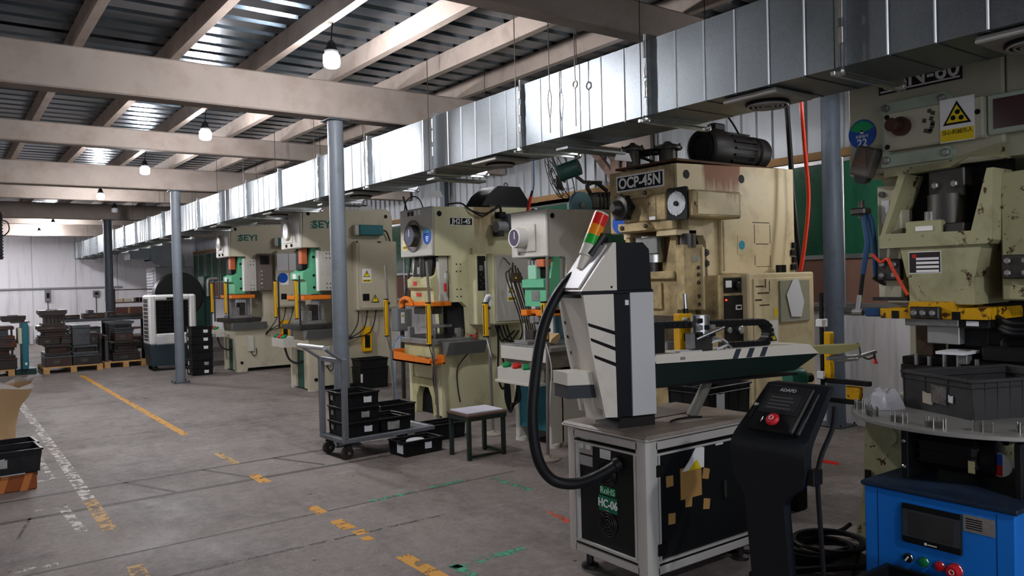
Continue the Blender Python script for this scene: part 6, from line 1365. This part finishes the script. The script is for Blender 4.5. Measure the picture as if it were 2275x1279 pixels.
def die(x0, x1, y0, y1, z0, z1, style, m, lab):
    t = thing('stamping_die', lab, 'die block', ((x0 + x1) / 2, (y0 + y1) / 2, z0), group='stamping dies stacked at the far end')
    h = z1 - z0 - .002; m2 = DM[(m + 1) % 3]; m = DM[m]; w_ = x1 - x0; d = y1 - y0
    if style == 'set':
        MB().box(x0, y0, z0, x1, y1, z0 + h * .28, .006).build('lower_shoe', m, t); MB().box(x0 + .01, y0, z0 + h * .76, x1 - .01, y1, z0 + h, .006).build('upper_shoe', m, t)
        MB().box(x0 + w_ * .14, y0 + d * .08, z0 + h * .28, x1 - w_ * .14, y1 - d * .1, z0 + h * .76, .004).build('die_body', m2, t)
        for x in (x0 + w_ * .07, x1 - w_ * .07): MB().cyl((x, y0 + .05, z0 + h * .28), (x, y0 + .05, z0 + h * .76), .018, n=10).build('guide_post', STEELD, t)
    elif style == 'slat':
        MB().box(x0, y0, z0, x1, y1, z0 + h * .2, .005).build('lower_shoe', m, t); MB().box(x0, y0, z0 + h * .8, x1, y1, z0 + h, .005).build('upper_shoe', m, t)
        MB().box(x0 + .05, y0 + .08, z0 + h * .2, x1 - .05, y1 - .05, z0 + h * .8).build('die_body', m2, t)
        for k in range(6): x = x0 + .02 + (w_ - .06) * k / 5; MB().box(x, y0 + .01, z0 + h * .2, x + .02, y0 + .06, z0 + h * .8).build('strut', m, t)
    elif style == 'flare':
        MB().prism([(x0 + .03, z0), (x1 - .03, z0), (x1, z0 + h * .45), (x1, z0 + h), (x0, z0 + h), (x0, z0 + h * .45)], 'y', y0, y1).build('die_body', m, t)
        MB().box(x0 + w_ * .3, y0 + d * .3, z0 + h, x1 - w_ * .3, y1 - d * .3, z0 + h + .012).build('shank_plate', m2, t)
    else:
        MB().box(x0, y0, z0, x1, y1, z0 + h * .84, .008).build('die_body', m, t); MB().box(x0 - .004, y0 - .004, z0 + h * .84, x1 + .004, y1, z0 + h, .004).build('ground_plate', DIE3 if style == 'bright' else m2, t)
        MB().box(x0 + w_ * .3, y0 - .006, z0 + h * .3, x0 + w_ * .55, y0, z0 + h * .6).build('id_plate', STEELD, t)
for a in [
    (1.54, 1.96, 16.36, 17.1, .119, .305, 'block', 1, 'iron die block, lowest left on the pallet of the tall stack'),
    (1.972, 2.42, 16.36, 17.1, .119, .305, 'bright', 0, 'iron die block with bright top edge, lowest right on the same pallet'),
    (1.54, 1.95, 16.38, 17.1, .307, .52, 'set', 0, 'two-plate die set second from below in the tall left stack'),
    (1.98, 2.40, 16.38, 17.0, .307, .475, 'set', 2, 'two-plate die set above the bright-edged block'),
    (1.45, 1.78, 16.4, 17.0, .522, .65, 'block', 0, 'dark die block at third level, left side of the tall stack'),
    (1.79, 1.965, 16.4, 16.9, .522, .65, 'set', 1, 'small die set at third level, right side of the tall stack'),
    (1.47, 1.95, 16.42, 17.0, .652, .78, 'set', 0, 'wide die set below the slatted die in the tall stack'),
    (1.45, 1.9, 16.42, 17.0, .782, .865, 'block', 1, 'thin dark die plate right under the slatted die'),
    (1.51, 1.88, 16.44, 16.9, .867, 1.045, 'slat', 1, 'die with row of vertical struts near the top of the tall stack'),
    (1.47, 1.91, 16.42, 16.95, 1.047, 1.14, 'flare', 0, 'wide flared die plate crowning the tall stack'),
    (1.98, 2.27, 16.4, 16.9, .477, .85, 'bright', 2, 'tall grey-green die block with bright top beside the tall stack'),
    (2.28, 2.42, 16.5, 16.9, .477, .7, 'block', 0, 'narrow dark die block right of the grey-green block'),
    (2.67, 3.15, 16.6, 17.3, .119, .28, 'block', 0, 'wide die block lowest on the right pallet'),
    (2.7, 3.12, 16.62, 17.3, .282, .455, 'set', 0, 'two-plate die set second on the right pallet'),
    (2.62, 3.16, 16.58, 17.25, .457, .495, 'bright', 1, 'wide thin plate in the middle of the right stack'),
    (2.72, 3.04, 16.62, 17.1, .497, .68, 'block', 1, 'reddish die block above the thin plate on the right pallet'),
    (2.70, 3.06, 16.62, 17.1, .682, .72, 'bright', 2, 'pale plate on the reddish die block'),
    (2.72, 3.03, 16.62, 17.1, .722, .82, 'set', 2, 'small die set near the top of the right stack'),
    (2.60, 3.06, 16.6, 17.15, .822, .875, 'flare', 2, 'grey plate lying on top of the right stack'),
    (2.54, 2.60, 16.6, 17.2, .119, .62, 'block', 2, 'upright steel plate leaning between the two pallet stacks'),
    (2.467, 2.515, 16.75, 17.3, .001, .66, 'block', 0, 'dark upright plate standing in the gap between the pallets'),
]: die(*a)
# long steel bench behind with more dies
bn = thing('steel_bench', 'long dark steel bench behind the pallets before the far wall', 'bench', (2.8, 18.0, 0))
MB().box(1.9, 17.75, .86, 3.6, 18.35, .92, .006).build('bench_top', DIE3, bn)
for x in (1.95, 2.75, 3.5):
    for y in (17.8, 18.25): MB().box(x, y, 0, x + .06, y + .06, .86).build('leg', DIE, bn)
MB().box(1.95, 17.8, .25, 3.55, 18.3, .28).build('lower_shelf', DIE, bn)
for i, a in enumerate([(2.03, 2.35, .285, .6), (2.36, 2.72, .285, .55), (2.83, 3.1, .285, .7), (3.12, 3.45, .285, .5), (2.04, 2.3, .602, .78), (2.4, 2.66, .552, .74)]):
    die(a[0], a[1], 17.82, 18.25, a[2], a[3], ('block', 'set', 'block')[i % 3], i % 3, 'dark die under the long far bench, %s' % ('first from the left', 'second from the left', 'third from the left', 'rightmost', 'upper left', 'upper middle')[i])
for i, a in enumerate([(1.95, 2.3, .922, 1.0), (2.36, 2.75, .922, 1.02), (2.45, 2.55, 1.022, 1.08), (2.8, 2.95, .922, 1.03), (2.98, 3.5, .922, .97)]):
    die(a[0], a[1], 17.85, 18.2, a[2], a[3], ('block', 'bright', 'block', 'block', 'bright')[i], i % 3, 'low die lying on the long far bench, %s' % ('far left', 'left of centre', 'small one on another plate', 'centre', 'right half')[i])
# rack beyond the bench
rk = thing('storage_rack', 'rack with thin rails and odd stock right of the dark column', 'rack', (3.8, 20.4, 0))
RK = mat('rack_brown', '5a4640', .6)
for x in (3.3, 4.5):
    for y in (20.2, 20.7): MB().box(x, y, 0, x + .04, y + .04, 1.5).build('upright', RK, rk)
for z in (.55, .9, 1.16, 1.46): MB().box(3.3, 20.2, z, 4.54, 20.24, z + .025).box(3.3, 20.7, z, 4.54, 20.74, z + .025).build('rail', RK, rk)
for z in (.56, .9, 1.16): MB().box(3.32, 20.24, z + .005, 4.52, 20.7, z + .02).build('shelf', RK, rk)
for i, (x, w_, h, z, m, lb) in enumerate([(3.36, .35, .09, 1.182, mat('cream_box', 'd8cbb8', .7), 'cream carton on the rack, top shelf left'), (3.8, .14, .1, 1.182, BLACKM, 'black tin on the rack top shelf'), (4.02, .3, .13, 1.182, mat('tan_box', 'a98c66', .7), 'tan carton on the rack top shelf'), (3.36, .6, .14, .922, mat('red_stock', '6a4a42', .7), 'reddish bar stock on the rack middle shelf'), (4.05, .4, .12, .922, RK, 'brown carton on the rack middle shelf')]):
    o = thing('stock_item', lb, 'carton', (x + w_ / 2, 20.45, z)); MB().box(x, 20.28, z, x + w_, 20.62, z + h, .008).build('carton', m, o); MB().box(x + w_ * .42, 20.276, z, x + w_ * .5, 20.28, z + h).build('tape_strip', WOOD, o)
# teal machine and blocks at the left edge
lt = thing('small_hydraulic_unit', 'small teal and white machine at the far left beside the dies', 'machine', (1.28, 16.6, 0))
MB().box(1.2, 16.5, .1, 1.3, 17.0, .93, .008).build('teal_frame', TEAL, lt); MB().box(1.1, 16.6, .0, 1.42, 17.1, .1, .008).build('foot', mat('unit_base', '16302f', .5), lt)
MB().box(1.31, 16.55, .52, 1.39, 16.95, .88, .02).build('white_housing', ROBG, lt); MB().box(1.14, 16.48, .56, 1.2, 16.9, .84, .008).build('side_panel', mat('yellowed', 'b8b49c', .5), lt)
MB().box(1.05, 16.52, .93, 1.33, 16.95, .955, .004).build('top_plate', STEELD, lt)
MB().box(1.24, 16.49, .18, 1.27, 16.5, .22).build('tag', WHITE, lt)
for a in [(.35, 1.12, 16.5, 17.2, .121, .32, 'block', 0, 'wide die block lowest on the leftmost pile'), (.45, 1.1, 16.52, 17.1, .322, .5, 'set', 0, 'die set above the lowest block on the leftmost pile'), (.4, 1.12, 16.5, 17.1, .502, .64, 'block', 1, 'brownish die block in the middle of the leftmost pile'), (.4, 1.1, 16.52, 17.1, .642, .88, 'set', 1, 'upper die set on the leftmost pile'), (.9, 1.28, 16.6, 17.0, .957, 1.06, 'flare', 0, 'dark flared plate on top of the teal machine')]: die(*a)
pallet(.3, 1.08, 16.5, 17.3, 'weathered pallet under the leftmost die pile')
plate('s', (.98, 16.51, .54), .1, .05, PAPER, bpy.data.objects['small_hydraulic_unit'], 'paper_label', .003)
# ------------------------------------------------------------------ portable air cooler
def cooler():
    t = thing('portable_air_cooler', 'white portable air cooler with dark tank and black grille behind the grey column', 'air cooler', (3.45, 15.5, 0))
    x0, x1, y0, y1 = 3.05, 3.86, 15.2, 15.75
    W = mat('cooler_white', 'd3d2d0', .4, 0, .05, 3, .15, 'a5a39f'); D = mat('cooler_tank', '2c3a40', .45)
    fr = MB().box(x0, y0, .47, x0 + .12, y1, 1.37, .03).box(x1 - .12, y0, .47, x1, y1, 1.37, .03).box(x0 + .1, y0, 1.27, x1 - .1, y1, 1.37, .03).box(x0 + .1, y0, .47, x1 - .1, y1, .67, .02).build('housing', W, t)
    MB().box(x0 + .1, y0 + .12, .66, x1 - .1, y1 - .02, 1.28).build('inner_box', BLACKM, t)
    for k in range(13): MB().box(x0 + .125 + .047 * k, y0 + .03, .67, x0 + .132 + .047 * k, y0 + .045, 1.27).build('grille_bar', PANELBLK, fr)
    for k in range(9): MB().box(x0 + .12, y0 + .045, .72 + .065 * k, x1 - .12, y0 + .06, .732 + .065 * k).build('grille_slat', PANELBLK, fr)
    MB().box(x0 - .004, y0 + .1, .55, x0, y1 - .1, 1.3).build('side_pad', mat('pad_brown', '4d4744', .8), fr)
    for k in range(10): MB().box(x0 - .012, y0 + .1, .58 + .07 * k, x0 - .003, y1 - .1, .59 + .07 * k).build('side_louvre', W, fr)
    MB().box(x0 + .3, y0 - .005, 1.28, x0 + .52, y0 + .005, 1.32).build('control_strip', BLACKM, fr)
    MB().box(x0 + .08, y0 - .004, .52, x0 + .27, y0, .62, .002).build('drawer_recess', ROBG, fr); MB().box(x0 + .42, y0 - .006, .55, x0 + .54, y0, .62).build('water_gauge', BLACKM, fr)
    MB().prism([(x0 + .04, .09), (x1 - .04, .09), (x1, .47), (x0, .47)], 'y', y0 + .01, y1 - .01).build('water_tank', D, t)
    for x in (x0 + .1, x1 - .1):
        for y in (y0 + .07, y1 - .07): MB().lathe((x, y - .015, .045), (0, 1, 0), [(0, .04), (.03, .04), (.03, .01)], 16).build('caster', BLACK, t); MB().box(x - .03, y - .025, .05, x + .03, y + .025, .1).build('caster_fork', BLACKM, t)
cooler()
# stack of black crates by the far press
for k in range(6):
    crate('black crate in the tall stack beside the far green-ram press, %s' % ('bottom one', 'second from below', 'third from below', 'fourth from below', 'fifth from below', 'top one')[k], (3.60, 14.04, .001 + .137 * k), .03, .36, .34, .135, None, (('y', .06, .06, .07, .05, PAPER if k not in (1,) else SMEAR), ('x', .05, .07, .05, .06, PAPER)) if k != 2 else (), group='tall crate stack by the far press', ribs=3)
# dark green machine with round flywheel guard
fm = thing('flywheel_press', 'dark green machine with a big black round flywheel guard behind the cooler', 'machine', (4.05, 17.2, 0))
MB().box(3.62, 17.0, .0, 4.5, 17.7, 1.35, .02).build('machine_body', mat('machine_green', '1c3530', .45, 0, .15), fm)
MB().lathe((4.0, 16.98, 1.33), (0, 1, 0), [(0, .02), (0, .45), (.02, .475), (.3, .475), (.32, .45), (.32, .02)], 40).build('flywheel_guard', BLACK, fm)
MB().cyl((4.0, 16.96, 1.33), (4.0, 16.99, 1.33), .09, n=20).build('guard_hub', STEELD, fm)
MB().box(4.5, 17.05, .4, 4.62, 17.5, 1.72, .01).build('side_column', mat('machine_green', '1c3530'), fm)
MB().tube([(4.56, 17.0, 1.3), (4.56, 17.0, 1.6), (4.62, 17.0, 1.66), (4.75, 17.0, 1.66)], .035, 10, 4).build('air_pipe', STEEL, fm)
light_curtain(4.6, 16.9, .95, 1.5, fm); MB().box(4.585, 16.9, 0, 4.605, 16.92, .94).build('curtain_post', STEELD, fm)
# grey switch box hung between the presses
gb = thing('switch_cabinet', 'grey switch box with yellow label on a post between two presses', 'electrical box', (4.85, 8.95, 0))
MB().box(4.72, 8.95, .87, 4.93, 9.12, 1.155, .008).build('housing', mat('switch_grey', '6d7073', .45), gb); MB().box(4.735, 8.942, .885, 4.86, 8.95, 1.14, .003).build('door', mat('switch_grey', '6d7073'), gb)
plate('s', (4.79, 8.942, 1.04), .05, .14, WHITE, gb, 'warning_label', .002); tri('s', (4.79, 8.942, 1.07), .04, gb, .0025)
MB().box(4.8, 9.0, 0, 4.84, 9.04, .87).build('post', STEELD, gb)
MB().tube([(4.82, 8.95, 1.155), (4.84, 8.96, 1.3), (4.95, 8.98, 1.8), (4.97, 9.0, 2.2), (4.9, 9.05, 2.6)], .012, 7, 5).build('supply_cable', RUBBER, gb)
# bundle of old light-curtain bars hung on the cabinet
wbn = thing('hanging_bar_bundle', 'dark bundle of thin bars hanging aslant on the cream-green cabinet', 'bars', (5.12, 6.98, 1.7))
for k in range(7):
    MB().tube([(5.07 + .02 * k, 7.0 - .012 * (k % 3), 1.68 - .03 * abs(k - 3)), (5.02 + .035 * k, 6.98 - .012 * (k % 3), 1.52), (5.17 + .03 * k, 6.97, 1.12), (5.23 + .03 * k, 6.98, .90)], .008, 6, 4).build('thin_bar', mat('bar_brown', '3a332e', .5, .3), wbn)
MB().box(5.07, 6.94, 1.46, 5.2, 6.975, 1.57, .006).build('bundle_block', mat('bundle_brown', '4a3f34', .6), wbn); tri('s', (5.12, 6.94, 1.52), .05, wbn, .001)
MB().tube([(5.1, 7.02, 1.66), (5.1, 7.1, 1.72), (5.1, 7.14, 1.74)], .006, 6).build('hook', STEELD, wbn)
# air line with red gun, red hose and black hose by the rusty press
al = thing('air_line', 'thin blue air line ending in a red hose above the small white press', 'hose', (5.2, 6.7, 2.2))
MB().tube([(5.22, 6.7, 3.42), (5.222, 6.7, 2.74), (5.215, 6.7, 2.5), (5.19, 6.7, 2.43)], .008, 7, 4).build('blue_line', mat('line_blue', '5a7fae', .4), al)
MB().tube([(5.19, 6.7, 2.44), (5.17, 6.7, 2.38)], .014, 8).build('coupling', BLACK, al); MB().tube([(5.17, 6.7, 2.38), (5.1, 6.68, 2.19), (5.05, 6.66, 2.1)], .018, 8).build('red_line', RED, al)
single('red_hose', MB().tube([(5.74, 3.80, 3.345), (5.66, 3.745, 2.9), (5.69, 3.74, 2.5), (5.70, 3.72, 2.1), (5.64, 3.72, 1.75), (5.57, 3.72, 1.505)], .0155, 10, 6), mat('hose_red', 'e8452e', .35), 'bright red air hose hanging from the roof beside the rusty press', 'hose', (5.57, 3.72, 1.5))
single('black_hose', MB().tube([(5.76, 4.03, 3.345), (5.88, 4.03, 2.9), (5.9, 4.0, 2.2), (5.92, 3.97, 1.7), (5.93, 3.95, 1.3), (5.93, 3.95, .022)], .022, 10, 6), RUBBER, 'black conduit hanging behind the rusty press beside the red hose', 'hose', (5.93, 3.95, 0))
# crates and a green motor behind the robot
for k in range(4): crate('black crate under the robot boom, %s in its stack' % ('bottom', 'second', 'third', 'top')[k], (4.03, 3.38, .001 + .2 * k), .05, .46, .34, .195, None, (('y', -.05 - .05 * (k % 2), .1, .08, .1, PAPER),), group='crates under the robot boom')
gm = thing('green_motor', 'dark green round motor on a stand at the end of the boom', 'motor', (4.36, 2.98, 0))
MB().lathe((4.30, 2.98, .835), (1, -.35, 0), [(0, .02), (0, .055), (.02, .062), (.1, .062), (.12, .05), (.12, .01)], 24).build('motor_housing', mat('motor_green', '1f5a48', .42), gm)
MB().box(4.30, 2.93, .0, 4.42, 3.02, .78, .01).build('stand', BLACKM, gm); MB().cyl((4.42, 2.93, .83), (4.46, 2.92, .83), .03, n=12).build('shaft_collar', BLACKM, gm)
# ------------------------------------------------------------------ wall fan and timber braces
fn = thing('wall_fan', 'old black industrial wall fan under the roof behind the small press', 'fan', (6.7, 7.95, 2.85))
FM = mat('fan_black', '3a3733', .55, .3, .2)
c = (6.62, 7.98, 2.86); ax = Vector((-.5, .75, -.25)).normalized()
for r in (.1, .2, .3, .36): MB().torus(Vector(c) + ax * (.06 if r < .35 else 0), ax, r, .006, 30, 5).build('guard_ring', FM, fn)
MB().torus(Vector(c) - ax * .08, ax, .36, .008, 30, 5).build('guard_ring', FM, fn)
u_ = ax.cross(Vector((0, 0, 1))).normalized(); v_ = ax.cross(u_)
for k in range(12):
    a = 2 * PI * k / 12; e = u_ * math.cos(a) + v_ * math.sin(a); MB().tube([Vector(c) + ax * .07 + e * .05, Vector(c) + ax * .05 + e * .3, Vector(c) + e * .36, Vector(c) - ax * .08 + e * .36], .004, 5).build('guard_wire', FM, fn)
for k in range(3):
    a = 2 * PI * k / 3; e = u_ * math.cos(a) + v_ * math.sin(a); s_ = u_ * math.cos(a + .7) + v_ * math.sin(a + .7)
    p = [Vector(c) + e * .05 - ax * .02, Vector(c) + e * .3 - ax * .03, Vector(c) + (e * .7 + s_ * .5).normalized() * .3 + ax * .02, Vector(c) + s_ * .06 + ax * .02]
    MB().add([tuple(q) for q in p] + [tuple(q - ax * .006) for q in p], [(0, 1, 2, 3), (4, 5, 6, 7), (0, 1, 5, 4), (1, 2, 6, 5), (2, 3, 7, 6), (3, 0, 4, 7)]).build('fan_blade', FM, fn)
MB().cyl(Vector(c) - ax * .02, Vector(c) - ax * .3, .11, n=20).build('fan_motor', mat('fan_green', '1f3a34', .45), fn)
MB().tube([Vector(c) - ax * .15, (6.9, 7.8, 2.75), (7.17, 7.75, 2.75)], .025, 8).build('wall_bracket', FM, fn)
tm = thing('timber_post', 'rough wooden wall post with two diagonal braces near the roof', 'post', (7.1, 7.4, 2.2))
TB = mat('rough_timber', '8a7468', .8, 0, .2, 4, .3, '5a4a40', (1, 1, 6))
MB().box(7.06, 7.32, 2.2, 7.16, 7.46, 3.33, .006).build('post', TB, tm)
MB().prism([(7.46, 2.72), (7.46, 2.86), (7.9, 3.33), (7.9, 3.19)], 'x', 7.08, 7.14).build('diagonal_brace', TB, tm); MB().prism([(7.32, 2.72), (7.32, 2.86), (6.96, 3.33), (6.96, 3.19)], 'x', 7.08, 7.14).build('diagonal_brace', TB, tm)
single('wall_pipe', MB().cyl((7.1, 6.75, 1.2), (7.1, 6.75, 3.34), .03, n=12), mat('pipe_black', '222323', .5), 'black vertical pipe on the wall left of the rusty press', 'pipe', (7.1, 6.75, 1.2))
single('wall_channel', MB().box(7.08, 11.6, .0, 7.17, 11.75, 3.34, .004), COLDARK, 'dark steel wall post behind the cream-green press', 'post', (7.12, 11.7, 0))
ar = thing('angle_rail', 'pale angle-steel rail propped on brackets behind the small white press', 'rail', (6.4, 6.9, 2.3))
MB().box(6.2, 6.2, 2.42, 6.26, 8.4, 2.46).box(6.2, 6.2, 2.40, 6.21, 8.4, 2.46).build('rail', ALU, ar)
for y in (6.5, 8.2): MB().box(6.2, y, 2.38, 7.17, y + .04, 2.41).build('bracket', STEELD, ar)
# ------------------------------------------------------------------ plastic bag on the turntable
def bag():
    t = thing('plastic_bag', 'crumpled clear plastic bag lying on the turntable left of the grey crate', 'bag', (3.62, 1.92, .851))
    n, m_ = 22, 14; vs = []; fs = []; r2 = random.Random(3)
    A = Vector((3.44, 1.98)); B = Vector((3.86, 2.06)); 
    for j in range(m_ + 1):
        for i in range(n + 1):
            u = i / n; v = j / m_
            x = 3.51 + .25 * u + .02 * math.sin(9 * v); y = 1.87 + .19 * v + .06 * u + .015 * math.sin(11 * u)
            e = math.sin(PI * u) ** .6 * math.sin(PI * min(1, v * 1.0)) ** .7
            vs.append((x, y, .8525 + e * (.035 + .05 * u + .022 * math.sin(13 * u + 5 * v) + .02 * math.sin(17 * v - 7 * u) + .016 * r2.random())))
    for j in range(m_):
        for i in range(n): k = j * (n + 1) + i; fs.append((k, k + 1, k + n + 2, k + n + 1))
    mm = bpy.data.materials.new('clear_plastic'); mm.use_nodes = True; b = mm.node_tree.nodes['Principled BSDF']; b.inputs['Base Color'].default_value = lin('c9c9cf'); b.inputs['Roughness'].default_value = .12; b.inputs['Alpha'].default_value = .45
    MB().add(vs, fs).build('bag_film', mm, t)
    MB().prism([(3.515, .86), (3.55, .855), (3.54, .93), (3.52, .915)], 'y', 1.93, 1.99).build('bag_corner', mm, t)
bag()
# ------------------------------------------------------------------ cables on the floor
def floor_cable(name, pts, r, lab, rings=()):
    t = thing(name, lab, 'cable', (pts[0][0], pts[0][1], 0))
    MB().tube([(x, y, z) for x, y, z in pts], r, 7, 6).build('cable_run', RUBBER, t)
    for k, (cx, cy, rx, ry, z) in enumerate(rings):
        MB().tube([(cx + rx * math.cos(a), cy + ry * math.sin(a), z) for a in [2 * PI * i / 30 for i in range(31)]], r, 7).build('coil_turn', RUBBER, t)
    return t
def more_cable(pts, r): MB().tube(pts, r, 7, 6).build('cable_run', RUBBER, CC)
CC = floor_cable('cable_coil', [(3.3, 2.9, .012), (3.5, 2.62, .012), (3.7, 2.4, .02), (3.9, 2.3, .03), (3.62, 2.15, .012), (3.4, 2.05, .012)], .011, 'tangle of coiled black cables lying on the floor before the olive press', [(3.74 + .01 * k, 2.44 - .01 * k, .24 - .03 * (k % 3), .12 + .012 * k, .012 + .012 * k) for k in range(6)])
more_cable([(3.35, 2.75, .012), (3.62, 2.76, .012), (3.85, 2.68, .012), (4.05, 2.52, .03), (4.04, 2.42, .1)], .012)
more_cable([(3.2, 2.45, .016), (3.45, 2.32, .016), (3.65, 2.12, .04), (3.75, 1.98, .03), (3.8, 1.9, .016)], .016)
single('wood_scrap', MB(Matrix.Translation((4.5, 3.15, .012)) @ Matrix.Rotation(.6, 4, 'Z')).box(-.15, -.02, -.012, .15, .02, .012, .003), WOOD, 'thin yellowish strip lying on the floor behind the console', 'strip', (4.5, 3.15, 0))

# ------------------------------------------------------------------ hanging cable carrier at the far left
hc = thing('hanging_cable_carrier', 'black ribbed cable carrier hanging from a beam at the far left', 'cable carrier', (1.08, 19.0, 2.2))
MB().box(1.02, 18.98, 2.15, 1.10, 19.02, 3.10, .004).build('carrier_strip', BLACKM, hc)
for k in range(14): MB().box(1.005, 18.965, 2.18 + .065 * k, 1.115, 19.035, 2.205 + .065 * k).build('carrier_link', BLACK, hc)
MB().tube([(1.1, 19.0, 2.95), (1.2, 19.0, 2.9), (1.22, 19.0, 2.75), (1.15, 19.0, 2.65), (1.1, 19.0, 2.62)], .012, 7, 5).build('cable_loop', RUBBER, hc)
MB().box(1.03, 18.97, 3.09, 1.09, 19.2, 3.13).build('hanger', STEELD, hc)
